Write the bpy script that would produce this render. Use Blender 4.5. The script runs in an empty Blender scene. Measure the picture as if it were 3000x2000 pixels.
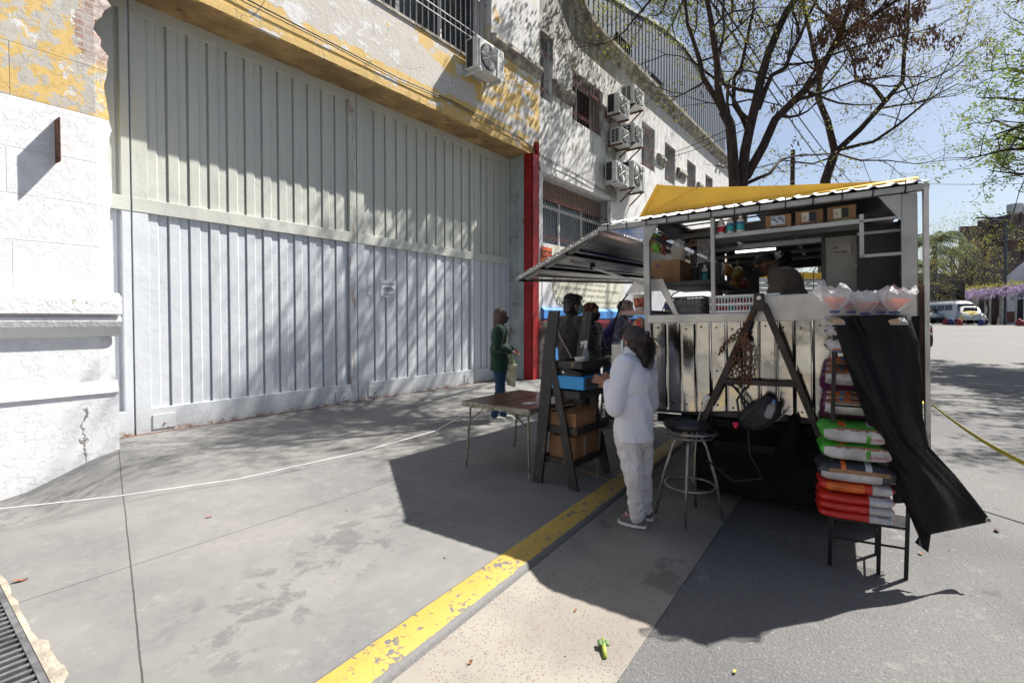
import bpy, bmesh, math, random
import numpy as np
from mathutils import Vector, Matrix, noise
C = bpy.context.scene.collection
R_ = math.radians
V = Vector
# ---------------------------------------------------------------- camera
FOC = 1450.0                      # focal length in pixels of the 3000 px wide photograph
YAW = math.atan((2607 - 1500) / FOC); PIT = R_(1.35); CYP = 935 + FOC * math.tan(PIT)
cam = bpy.data.cameras.new('camera'); camo = bpy.data.objects.new('camera', cam); C.objects.link(camo)
camo.location = (0, 0, 1.5); camo.rotation_euler = (R_(90) - PIT, 0, YAW - R_(90))
cam.sensor_width = 36; cam.lens = 36 * FOC / 3000; cam.shift_y = -(1000 - CYP) / 3000; cam.clip_end = 2000; cam.clip_start = .05
bpy.context.scene.camera = camo
F = V((math.cos(YAW), math.sin(YAW), 0)); RR = V((math.sin(YAW), -math.cos(YAW), 0)); ZZ = V((0, 0, 1))
FP = math.cos(PIT) * F - math.sin(PIT) * ZZ; UP = math.sin(PIT) * F + math.cos(PIT) * ZZ; EYE = V((0, 0, 1.5))
def ray(x, y): return FP + RR * (x - 1500) / FOC + UP * (CYP - y) / FOC
def onY(x, y, v): r = ray(x, y); return EYE + r * (v / r.y)
def onZ(x, y, z=0): r = ray(x, y); return EYE + r * ((z - 1.5) / r.z)
def onX(x, y, v): r = ray(x, y); return EYE + r * (v / r.x)
def atD(x, y, d): r = ray(x, y); return EYE + r * (d / r.dot(F))
# ---------------------------------------------------------------- light
SUN = V((1.9, -1.0, 2.85)).normalized()
W = bpy.data.worlds.new("World"); bpy.context.scene.world = W; W.use_nodes = True
nt = W.node_tree; bg = nt.nodes['Background']; sk = nt.nodes.new('ShaderNodeTexSky'); sk.sky_type = 'NISHITA'; sk.sun_disc = False
sk.sun_elevation = math.asin(SUN.z); sk.sun_rotation = math.atan2(SUN.x, SUN.y); sk.air_density = 1.0; sk.dust_density = 1.8; sk.ozone_density = 1.2
nt.links.new(sk.outputs[0], bg.inputs[0]); bg.inputs[1].default_value = 0.058
sl = bpy.data.lights.new('sun', 'SUN'); so = bpy.data.objects.new('sun', sl); C.objects.link(so)
sl.energy = 5.0; sl.angle = R_(0.53); sl.color = (1, .955, .88); so.rotation_euler = SUN.to_track_quat('Z', 'Y').to_euler(); so.location = (20, -10, 30)
vs = bpy.context.scene.view_settings; vs.view_transform = 'Standard'; vs.look = 'None'; vs.exposure = 1.1; vs.gamma = 1
# ---------------------------------------------------------------- node helper
class NT:
    def __init__(s, name):
        s.m = bpy.data.materials.new(name); s.m.use_nodes = True; s.t = s.m.node_tree; s.b = s.t.nodes['Principled BSDF']; s.co = None; s.out = s.t.nodes['Material Output']
    def n(s, ty, **k):
        n = s.t.nodes.new('ShaderNode' + ty)
        for a, b in k.items(): setattr(n, a, b)
        return n
    def lk(s, a, b):
        if isinstance(a, (int, float)): b.default_value = a
        elif isinstance(a, (tuple, list)): b.default_value = tuple(a) + ((1,) if len(a) == 3 and b.type == 'RGBA' else ())
        else: s.t.links.new(a, b)
    def xyz(s):
        if not s.co:
            g = s.n('NewGeometry'); s.co = g.outputs['Position']; sp = s.n('SeparateXYZ'); s.lk(s.co, sp.inputs[0]); s.X, s.Y, s.Z = sp.outputs; s.g = g
        return s.co
    def mp(s, sc=(1, 1, 1), loc=(0, 0, 0), rot=(0, 0, 0), obj=False):
        m = s.n('Mapping'); s.lk(s.n('TexCoord').outputs['Object'] if obj else s.xyz(), m.inputs[0]); m.inputs['Scale'].default_value = sc; m.inputs['Location'].default_value = loc; m.inputs['Rotation'].default_value = rot; return m.outputs[0]
    def noise(s, scale, det=4, rough=.6, vec=None, dist=0):
        n = s.n('TexNoise'); n.inputs['Scale'].default_value = scale; n.inputs['Detail'].default_value = det; n.inputs['Roughness'].default_value = rough; n.inputs['Distortion'].default_value = dist
        s.lk(vec if vec is not None else s.xyz(), n.inputs['Vector']); return n.outputs['Fac']
    def vor(s, scale, feat='F1', vec=None, out='Distance'):
        n = s.n('TexVoronoi', feature=feat); n.inputs['Scale'].default_value = scale; s.lk(vec if vec is not None else s.xyz(), n.inputs['Vector']); return n.outputs[out]
    def ma(s, op, a, b=0, c=None, clamp=False):
        n = s.n('Math', operation=op, use_clamp=clamp); s.lk(a, n.inputs[0]); s.lk(b, n.inputs[1])
        if c is not None: s.lk(c, n.inputs[2])
        return n.outputs[0]
    def ss(s, x, a, b):    # smoothstep
        n = s.n('MapRange', interpolation_type='SMOOTHSTEP'); s.lk(x, n.inputs[0]); n.inputs[1].default_value = a; n.inputs[2].default_value = b; return n.outputs[0]
    def mix(s, f, a, b, mode='MIX'):
        n = s.n('Mix', data_type='RGBA', blend_type=mode); s.lk(f, n.inputs[0]); s.lk(a, n.inputs[6]); s.lk(b, n.inputs[7]); return n.outputs[2]
    def bump(s, h, st=.3, d=.01, nrm=None):
        n = s.n('Bump'); n.inputs['Strength'].default_value = st; n.inputs['Distance'].default_value = d; s.lk(h, n.inputs['Height'])
        if nrm: s.lk(nrm, n.inputs['Normal'])
        return n.outputs[0]
    def set(s, col=None, rough=None, metal=None, nrm=None, **k):
        if col is not None: s.lk(col, s.b.inputs['Base Color'])
        if rough is not None: s.lk(rough, s.b.inputs['Roughness'])
        if metal is not None: s.lk(metal, s.b.inputs['Metallic'])
        if nrm is not None: s.lk(nrm, s.b.inputs['Normal'])
        for a, b in k.items(): s.lk(b, s.b.inputs[a.replace('_', ' ')])
        return s.m
_mc = {}
def pm(name, col, rough=.6, metal=0, var=.18, vs=6, bump=.15, bs=60, bd=.004, dirt=0, dcol=(.05, .04, .035), ds=3, obj=False, **k):
    """plain surface with uneven colour, uneven gloss, fine bump and optional dirt or rust patches"""
    if name in _mc: return _mc[name]
    N = NT(name); v = N.mp(obj=True) if obj else N.xyz()
    a = N.noise(vs, 5, .6, v); c = N.mix(N.ss(a, .3, .7), tuple(x * (1 - var) for x in col), tuple(min(1, x * (1 + var)) for x in col))
    if dirt: c = N.mix(N.ma('MULTIPLY', N.ss(N.noise(ds, 8, .7, v), .66 - dirt, .74 - dirt * .5), .85), c, dcol)
    N.set(c, N.ma('MULTIPLY_ADD', N.noise(vs * 2.3, 3, .5, v), .25, max(0.02, rough - .12)), metal, N.bump(N.noise(bs, 3, .6, v), bump, bd) if bump else None, **k)
    _mc[name] = N.m; return N.m
# ---------------------------------------------------------------- mesh builder
WL = {}
class MB:
    def __init__(s, T=None): s.v = []; s.f = []; s.mi = []; s.T = T; s.cm = 0
    def P(s, p):
        p = V(p); s.v.append(tuple(s.T @ p) if s.T else tuple(p)); return len(s.v) - 1
    def Fc(s, ids): s.f.append(tuple(ids)); s.mi.append(s.cm)
    def poly(s, pts): s.Fc([s.P(p) for p in pts]); return s
    def box(s, x0, x1, y0, y1, z0, z1):
        b = [s.P(p) for p in ((x0, y0, z0), (x1, y0, z0), (x1, y1, z0), (x0, y1, z0), (x0, y0, z1), (x1, y0, z1), (x1, y1, z1), (x0, y1, z1))]
        for q in ((0, 3, 2, 1), (4, 5, 6, 7), (0, 1, 5, 4), (1, 2, 6, 5), (2, 3, 7, 6), (3, 0, 4, 7)): s.Fc([b[i] for i in q])
        return s
    def hexa(s, a, b):    # two quads -> solid
        A = [s.P(p) for p in a]; B = [s.P(p) for p in b]; n = len(A); s.Fc(A[::-1]); s.Fc(B)
        for i in range(n): s.Fc((A[i], A[(i + 1) % n], B[(i + 1) % n], B[i]))
        return s
    def slab(s, pts, off):
        o = V(off); return s.hexa([V(p) for p in pts], [V(p) + o for p in pts])
    def bar(s, p, q, w, h=None, up=(0, 0, 1)):
        h = h or w; p = V(p); q = V(q); d = (q - p).normalized(); up = V(up)
        if abs(d.dot(up)) > .98: up = V((1, 0, 0))
        a = d.cross(up).normalized() * w / 2; b = a.cross(d).normalized() * h / 2
        return s.hexa([p - a - b, p + a - b, p + a + b, p - a + b], [q - a - b, q + a - b, q + a + b, q - a + b])
    def tube(s, pts, r, n=8, cap=True):
        pts = [V(p) for p in pts]; m = len(pts); rr = r if isinstance(r, (list, tuple)) else [r] * m; rings = []
        ref = V((0, 0, 1)) if abs((pts[1] - pts[0]).normalized().z) < .9 else V((1, 0, 0))
        for i in range(m):
            d = (pts[min(i + 1, m - 1)] - pts[max(i - 1, 0)]).normalized()
            a = d.cross(ref)
            a = a.normalized() if a.length > 1e-4 else V((1, 0, 0)); b = a.cross(d).normalized(); ref = b
            rings.append([s.P(pts[i] + (a * math.cos(2 * math.pi * j / n) + b * math.sin(2 * math.pi * j / n)) * rr[i]) for j in range(n)])
        for i in range(m - 1):
            for j in range(n): s.Fc((rings[i][j], rings[i][(j + 1) % n], rings[i + 1][(j + 1) % n], rings[i + 1][j]))
        if cap: s.Fc(rings[0][::-1]); s.Fc(rings[-1])
        return s
    def lathe(s, prof, c, n=24, ax=None):
        """prof [(r, h)] round axis ax through c"""
        c = V(c); ax = V(ax or (0, 0, 1)).normalized(); a = ax.orthogonal().normalized(); b = ax.cross(a); rings = []
        for r, h in prof: rings.append([s.P(c + ax * h + (a * math.cos(2 * math.pi * j / n) + b * math.sin(2 * math.pi * j / n)) * max(r, 1e-4)) for j in range(n)])
        for i in range(len(rings) - 1):
            for j in range(n): s.Fc((rings[i][j], rings[i][(j + 1) % n], rings[i + 1][(j + 1) % n], rings[i + 1][j]))
        s.Fc(rings[0][::-1]); s.Fc(rings[-1]); return s
    def loft(s, rings):
        """rings of points with equal counts, closed and capped"""
        R = [[s.P(p) for p in r] for r in rings]; n = len(R[0])
        for i in range(len(R) - 1):
            for j in range(n): s.Fc((R[i][j], R[i][(j + 1) % n], R[i + 1][(j + 1) % n], R[i + 1][j]))
        s.Fc(R[0][::-1]); s.Fc(R[-1]); return s
    def ball(s, c, r, n=16, m=10, T=None):
        c = V(c); r = r if isinstance(r, (tuple, list)) else (r, r, r); rows = []
        for i in range(m + 1):
            th = math.pi * i / m; row = []
            for j in range(n):
                ph = 2 * math.pi * j / n; p = V((r[0] * math.sin(th) * math.cos(ph), r[1] * math.sin(th) * math.sin(ph), r[2] * math.cos(th)))
                if T: p = T @ p
                row.append(p + c)
            rows.append(row)
        top = s.P(rows[0][0]); bot = s.P(rows[m][0]); ids = [[s.P(p) for p in row] for row in rows[1:m]]
        for j in range(n):
            s.Fc((top, ids[0][j], ids[0][(j + 1) % n])); s.Fc((bot, ids[-1][(j + 1) % n], ids[-1][j]))
        for i in range(len(ids) - 1):
            for j in range(n): s.Fc((ids[i][j], ids[i + 1][j], ids[i + 1][(j + 1) % n], ids[i][(j + 1) % n]))
        return s
    def grid(s, fn, nu, nv):
        ids = [[s.P(fn(i / nu, j / nv)) for j in range(nv + 1)] for i in range(nu + 1)]
        for i in range(nu):
            for j in range(nv): s.Fc((ids[i][j], ids[i + 1][j], ids[i + 1][j + 1], ids[i][j + 1]))
        return s
    def build(s, name, mat, parent=None, smooth=False, bevel=0, thick=0, subd=0, kind=None):
        me = bpy.data.meshes.new(name); off = WL.get(parent.name, V((0, 0, 0))) if parent else V((0, 0, 0))
        me.from_pydata([tuple(V(p) - off) for p in s.v], [], s.f); me.update()
        ms = mat if isinstance(mat, (list, tuple)) else [mat]
        for m in ms: me.materials.append(m)
        if len(ms) > 1: me.polygons.foreach_set('material_index', s.mi)
        bm = bmesh.new(); bm.from_mesh(me); bmesh.ops.recalc_face_normals(bm, faces=bm.faces) if len(bm.faces) < 60000 else None
        bm.to_mesh(me); bm.free()
        if smooth:
            me.polygons.foreach_set('use_smooth', [True] * len(me.polygons))
            if smooth != True: me.set_sharp_from_angle(angle=R_(smooth))
        o = bpy.data.objects.new(name, me); C.objects.link(o); WL[o.name] = off
        if parent: o.parent = parent
        if subd: x = o.modifiers.new('sub', 'SUBSURF'); x.levels = x.render_levels = subd
        if thick: x = o.modifiers.new('sol', 'SOLIDIFY'); x.thickness = thick; x.offset = 0
        if bevel:
            x = o.modifiers.new('bev', 'BEVEL'); x.width = bevel; x.segments = 2; x.limit_method = 'ANGLE'; x.angle_limit = R_(40); x.harden_normals = False
        if kind: o['kind'] = kind
        return o
def tag(o, label, cat, group=None):
    o['label'] = label; o['category'] = cat
    if group: o['group'] = group
    return o
def thing(name, label, cat, loc=(0, 0, 0), group=None):
    o = bpy.data.objects.new(name, None); C.objects.link(o); o.location = loc; WL[o.name] = V(loc); o.empty_display_size = .1
    return tag(o, label, cat, group)
def copy_tree(o, parent=None):
    c = o.copy(); C.objects.link(c); c.parent = parent
    for ch in list(o.children): copy_tree(ch, c)
    return c
def text(name, s, mat, parent, origin, ux, uz, size, width=None, ext=.001, shear=0, align='LEFT', lines=1, lift=.003, bold=0):
    """lettering laid on a real surface: origin, unit right, unit up"""
    cu = bpy.data.curves.new(name, 'FONT'); cu.body = s; cu.size = size; cu.extrude = ext; cu.shear = shear; cu.align_x = align; cu.space_line = lines; cu.offset = bold; cu.resolution_u = 3
    o = bpy.data.objects.new(name, cu); C.objects.link(o); dg = bpy.context.evaluated_depsgraph_get(); me = bpy.data.meshes.new_from_object(o.evaluated_get(dg)); bpy.data.objects.remove(o)
    ux = V(ux).normalized(); uz = V(uz).normalized(); un = ux.cross(uz); k = 1
    if width and len(me.vertices):
        w = max(v.co.x for v in me.vertices) - min(v.co.x for v in me.vertices); k = width / w
    off = WL.get(parent.name, V((0, 0, 0))) if parent else V((0, 0, 0)); og = V(origin) - off
    for v in me.vertices: v.co = og + ux * v.co.x * k + uz * v.co.y + un * (v.co.z + lift)
    me.materials.clear(); me.materials.append(mat); o = bpy.data.objects.new(name, me); C.objects.link(o); o.parent = parent; WL[o.name] = off; return o
def sag(p, q, s, n=16): p = V(p); q = V(q); return [p.lerp(q, i / n) - V((0, 0, 4 * s * (i / n) * (1 - i / n))) for i in range(n + 1)]
rnd = random.Random(7)
# ================================================================ materials of the setting
def rectm(N, x0, x1, z0, z1, nz=None, amp=.3, soft=.03, ax='X'):
    """soft mask of a rectangle in X,Z (edges wobbled by a noise)"""
    N.xyz(); A = getattr(N, ax); w = 0 if nz is None else N.ma('MULTIPLY', N.ma('SUBTRACT', nz, .5), amp * 2)
    x = N.ma('ADD', A, w) if nz is not None else A; z = N.ma('ADD', N.Z if ax == 'X' else N.Y, w) if nz is not None else (N.Z)
    m = N.ma('MULTIPLY', N.ss(x, x0 - soft, x0 + soft), N.ss(x, x1 + soft, x1 - soft))
    return N.ma('MULTIPLY', m, N.ma('MULTIPLY', N.ss(z, z0 - soft, z0 + soft), N.ss(z, z1 + soft, z1 - soft)))
def linem(N, x0, y0, x1, y1, w, wob=.012):
    """thin line on the ground through two points"""
    N.xyz(); d = math.hypot(x1 - x0, y1 - y0); nx, ny = -(y1 - y0) / d, (x1 - x0) / d
    e = N.ma('ADD', N.ma('MULTIPLY', N.X, nx), N.ma('MULTIPLY_ADD', N.Y, ny, -(nx * x0 + ny * y0)))
    e = N.ma('ADD', e, N.ma('MULTIPLY_ADD', N.noise(3, 5, .7), wob, -wob / 2)); return N.ss(N.ma('ABSOLUTE', e), w, w * .45)
def m_sidewalk():
    N = NT('sidewalk concrete'); N.xyz(); a = N.noise(.9, 6, .65); b = N.noise(14, 6, .7); c = N.noise(170, 3, .6)
    col = N.mix(N.ss(a, .35, .65), (.135, .138, .14), (.215, .209, .197)); col = N.mix(N.ss(b, .35, .75), col, (.18, .176, .17))
    col = N.mix(N.ma('MULTIPLY', N.ss(c, .45, .75), .22), col, (.16, .158, .155))
    # worn dark patches left by spilled asphalt, one field near the kerb and one by the gate
    w = N.noise(5.5, 5, .62, N.mp((1, 1, 1), (3.1, 1.7, 0)), .5); near = rectm(N, .75, 3.1, 2.15, 3.05, N.noise(1.7, 2), .25, .25, 'Y') if 0 else None
    dy = N.ma('ADD', N.ma('MULTIPLY', N.X, -.32), N.Y); ma_ = N.ma('MULTIPLY', N.ss(dy, 1.75, 2.0), N.ss(dy, 2.75, 2.4)); ma_ = N.ma('MULTIPLY', ma_, N.ma('MULTIPLY', N.ss(N.X, .7, 1.0), N.ss(N.X, 3.0, 2.2)))
    p1 = N.ma('MULTIPLY', N.ss(w, .50, .58), ma_)
    g = N.ma('MULTIPLY', N.ss(N.Y, 5.2, 6.2), N.ss(N.X, 4.5, 2.0)); w2 = N.noise(6, 8, .75, N.mp((1, 1.6, 1))); p2 = N.ma('MULTIPLY', N.ss(w2, .50, .56), g)
    g3 = N.ma('MULTIPLY', N.ss(N.noise(22, 4, .7), .68, .72), N.ss(N.Y, 3.2, 4.5)); p2 = N.ma('MAXIMUM', p2, N.ma('MULTIPLY', g3, N.ss(N.X, 3.5, 2)))
    sm = N.noise(2.2, 8, .72, N.mp((1, .35, 1), rot=(0, 0, .45))); col = N.mix(N.ma('MULTIPLY', N.ss(sm, .48, .72), .35), col, (.13, .13, .13)); col = N.mix(N.ma('MULTIPLY', N.ss(N.noise(6, 9, .8), .56, .64), .25), col, (.33, .32, .30)); fl_ = N.ma('MULTIPLY', N.ss(N.noise(55, 3, .6), .70, .74), N.ss(N.noise(2.5, 3), .45, .6)); col = N.mix(N.ma('MULTIPLY', fl_, .6), col, (.07, .07, .07)); col = N.mix(N.ma('MULTIPLY', p1, N.ma('MULTIPLY_ADD', N.noise(25, 5, .7), .8, .1)), col, (.075, .075, .08)); col = N.mix(N.ma('MULTIPLY', p2, .78), col, (.105, .11, .115))
    # hairline cracks
    wv = N.n('VectorMath', operation='ADD'); nn = N.n('TexNoise'); nn.inputs['Scale'].default_value = 4; nn.inputs['Detail'].default_value = 6; N.lk(N.co, nn.inputs[0]); sc_ = N.n('VectorMath', operation='SCALE'); N.lk(nn.outputs['Color'], sc_.inputs[0]); sc_.inputs[3].default_value = .45; N.lk(N.co, wv.inputs[0]); N.lk(sc_.outputs[0], wv.inputs[1])
    cr = N.ma('MULTIPLY', N.ss(N.vor(2.6, 'DISTANCE_TO_EDGE', wv.outputs[0]), .007, .002), N.ss(N.noise(.8, 2), .53, .6)); col = N.mix(N.ma('MULTIPLY', cr, .4), col, (.12, .12, .12))
    j = N.ma('MAXIMUM', linem(N, 1.53, 6.08, .67, 2.43, .0055, .014), linem(N, 5.58, 6.92, 4.84, 3.43, .006, .004)); j = N.ma('MAXIMUM', j, linem(N, .49, 3.65, 3.1, 3.655, .0055, .003))
    j = N.ma('MAXIMUM', j, linem(N, 9.6, 6.92, 8.86, 3.43, .006, .004)); col = N.mix(N.ma('MULTIPLY', j, .85), col, (.035, .033, .03))
    h = N.ma('ADD', N.ma('MULTIPLY', c, .25), N.ma('MULTIPLY_ADD', j, -2, b)); st = N.ma('MULTIPLY', p2, N.ma('MULTIPLY', N.ma('SINE', N.ma('MULTIPLY', N.ma('ADD', N.X, N.Y), 260)), .4))
    return N.set(col, .82, 0, N.bump(N.ma('ADD', h, st), .4, .006))
def m_asphalt():
    N = NT('asphalt'); N.xyz(); a = N.noise(.5, 5, .6); v = N.vor(95, 'F1'); n = N.noise(220, 2, .6)
    col = N.mix(N.ss(a, .35, .65), (.095, .095, .10), (.135, .133, .131)); sp = N.ma('MAXIMUM', N.ss(N.noise(75, 3, .8), .60, .70), N.ma('MULTIPLY', N.ss(N.noise(28, 4, .8), .62, .72), .8))
    col = N.mix(N.ma('MULTIPLY', sp, .55), col, (.42, .41, .39)); col = N.mix(N.ma('MULTIPLY', N.ss(N.noise(60, 4, .8), .48, .36), .6), col, (.045, .045, .047))
    col = N.mix(N.ma('MULTIPLY', N.ss(N.noise(2.2, 4, .6), .66, .72), .5), col, (.045, .045, .045))
    tr_ = N.noise(1.1, 6, .65, N.mp((.12, 1, 1))); col = N.mix(N.ma('MULTIPLY', N.ss(tr_, .5, .7), .30), col, (.085, .085, .088)); col = N.mix(N.ma('MULTIPLY', N.ss(N.noise(3.5, 8, .75), .58, .66), .4), col, (.23, .225, .215)); ck = N.ma('MULTIPLY', N.ss(N.vor(.9, 'DISTANCE_TO_EDGE', N.mp((1, 1.3, 1), (3, 1, 0))), .008, .002), N.ss(N.noise(.6, 2), .45, .55)); col = N.mix(N.ma('MULTIPLY', ck, .0), col, (.04, .04, .04))
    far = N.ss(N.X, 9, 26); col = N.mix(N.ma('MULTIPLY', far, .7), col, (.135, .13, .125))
    return N.set(col, .85, 0, N.bump(N.ma('MULTIPLY_ADD', n, .6, N.ma('MULTIPLY', v, 1.2)), .6, .006))
def m_gutter():
    N = NT('pebble concrete'); N.xyz(); a = N.noise(1.3, 5, .6); v = N.vor(62, 'F1', N.mp((1, 1.7, 1), rot=(0, 0, .6)), 'Color'); sp = N.n('SeparateColor'); N.lk(v, sp.inputs[0]); d = N.vor(62, 'F1', N.mp((1, 1.7, 1), rot=(0, 0, .6)))
    col = N.mix(N.ss(a, .35, .65), (.205, .187, .162), (.27, .248, .215)); on = N.ma('MULTIPLY', N.ss(sp.outputs[0], .50, .54), N.ss(d, .42, .30))
    on = N.ma('MULTIPLY', on, N.ss(N.noise(1.8, 3), .30, .5)); ch = N.mix(N.ss(sp.outputs[1], .4, .6), (.17, .085, .075), (.12, .115, .11)); col = N.mix(N.ma('MULTIPLY', on, .8), col, ch)
    col = N.mix(N.ma('MULTIPLY', N.ss(N.noise(2.1, 4, .6, N.mp(loc=(5, 2, 0))), .64, .70), .55), col, (.10, .09, .08))
    return N.set(col, .8, 0, N.bump(N.noise(120, 3, .6), .4, .004))
def m_kerb():
    N = NT('kerb paint'); N.xyz(); n = N.noise(20, 7, .72); n2 = N.noise(4, 4, .6); edge = N.ma('ADD', N.ma('MULTIPLY', N.X, -.065), N.Y)
    keep = N.ss(N.ma('ADD', n, N.ma('MULTIPLY_ADD', n2, .5, -.25)), .60, .565); ed = N.ss(edge, 1.575, 1.64); ed2 = N.ss(edge, 1.80, 1.765); wn = N.ma('MULTIPLY_ADD', N.noise(30, 5, .7), .6, .0)
    k = N.ma('MULTIPLY', keep, N.ma('MULTIPLY', N.ma('GREATER_THAN', ed, wn), N.ma('GREATER_THAN', N.ma('MULTIPLY', ed2, 1.3), wn)))
    sc = N.ss(N.noise(9, 3, .6, N.mp((1, .2, 1))), .62, .68); k = N.ma('MULTIPLY', k, N.ma('SUBTRACT', 1, N.ma('MULTIPLY', sc, N.ma('MULTIPLY', N.ss(N.X, 2.3, 2.5), N.ss(N.X, 3.0, 2.8)))))
    cr = N.ss(N.vor(7, 'DISTANCE_TO_EDGE'), .02, .006); k = N.ma('MULTIPLY', k, N.ma('MULTIPLY_ADD', cr, -.2, 1)); up = N.ss(N.Z, -.02, -.008); k = N.ma('MULTIPLY', k, up)
    col = N.mix(k, N.mix(N.noise(60, 4, .7), (.07, .07, .075), (.19, .185, .18)), N.mix(n2, (.38, .25, .035), (.47, .33, .08)))
    return N.set(col, .7, 0, N.bump(N.ma('MULTIPLY_ADD', k, .8, N.noise(90, 3, .6)), .5, .004))
def m_white_pilaster():
    """lower wall thick white paint, upper part yellow paint peeling off grey render, bare brick at the broken corner"""
    N = NT('peeling white and yellow paint'); N.xyz(); v2 = N.mp((1, 1, 1))
    n1 = N.noise(4.2, 9, .68); n2 = N.noise(2.1, 7, .65, N.mp(loc=(7, 3, 1))); z = N.Z
    yel = N.mix(N.noise(1.5, 3), (.60, .40, .12), (.70, .50, .19)); ren = N.mix(N.noise(3, 6, .7), (.40, .37, .335), (.56, .54, .50)); up = N.mix(N.ss(n1, .49, .515), yel, ren)
    up = N.mix(N.ss(N.noise(5, 8, .7, N.mp(loc=(2, 8, 1))), .60, .63), up, (.66, .65, .64)); up = N.mix(N.ma('MULTIPLY', N.ss(z, 4.75, 5.15), .85), up, ren)
    wh = N.mix(N.noise(2.5, 5, .6), (.72, .73, .77), (.80, .80, .82)); lo = N.mix(N.ma('MULTIPLY', N.ss(N.noise(9, 6, .7), .70, .76), .5), wh, (.52, .47, .38))
    # brick where the render has fallen
    ex = N.ma('ADD', N.X, N.ma('MULTIPLY_ADD', n2, .5, -.25)); bz = N.ma('MULTIPLY', N.ss(ex, 1.47, 1.50), N.ma('MULTIPLY', N.ss(z, 4.2, 4.5), N.ss(z, 5.3, 5.1)))
    br = N.n('TexBrick'); br.inputs['Scale'].default_value = 1; br.inputs['Brick Width'].default_value = .22; br.inputs['Row Height'].default_value = .075; br.inputs['Mortar Size'].default_value = .012
    N.lk(N.mp((1, 1, 1), rot=(R_(90), 0, 0)), br.inputs['Vector']); N.lk((.30, .17, .14), br.inputs['Color1']); N.lk((.38, .25, .21), br.inputs['Color2']); N.lk((.40, .36, .33), br.inputs['Mortar'])
    bc = N.mix(N.ss(N.noise(6, 5, .7), .42, .6), br.outputs[0], (.44, .38, .36)); tz = N.ss(z, 3.765, 3.775)
    col = N.mix(tz, lo, up); col = N.mix(bz, col, bc)
    # scored block joints
    def hl(zz, w=.006): return N.ss(N.ma('ABSOLUTE', N.ma('SUBTRACT', z, zz)), w, w * .4)
    j = hl(3.25)
    for zz in (2.78, 2.31, 3.77, 4.31): j = N.ma('MAXIMUM', j, hl(zz))
    def vl(xx, a, b): return N.ma('MULTIPLY', N.ss(N.ma('ABSOLUTE', N.ma('SUBTRACT', N.X, xx)), .006, .0025), N.ma('MULTIPLY', N.ma('GREATER_THAN', z, a), N.ma('LESS_THAN', z, b)))
    for q in ((.90, 2.78, 3.25), (.93, 1.75, 2.31), (.94, 3.77, 4.31)): j = N.ma('MAXIMUM', j, vl(*q))
    col = N.mix(N.ma('MULTIPLY', j, N.ma('MULTIPLY_ADD', tz, .35, .12)), col, (.15, .12, .1))
    crk = N.ma('MULTIPLY', N.ss(N.ma('ABSOLUTE', N.ma('SUBTRACT', N.ma('MULTIPLY_ADD', N.noise(5, 6, .75), .3, N.X), 1.62)), .012, .004), N.ss(z, .52, .48)); col = N.mix(N.ma('MULTIPLY', crk, .9), col, (.08, .06, .05))
    pe = N.ma('MULTIPLY', N.ss(N.noise(7, 9, .8), .50, .56), N.ma('MULTIPLY_ADD', tz, .5, .35)); h = N.ma('ADD', N.ma('MULTIPLY', n1, .45), N.ma('MULTIPLY_ADD', j, -1.2, pe)); h = N.ma('MULTIPLY_ADD', crk, -3, h); h = N.ma('MULTIPLY_ADD', N.ma('MULTIPLY', bz, br.outputs[1]), -2, h)
    return N.set(col, .75, 0, N.bump(h, .55, .016))
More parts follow.
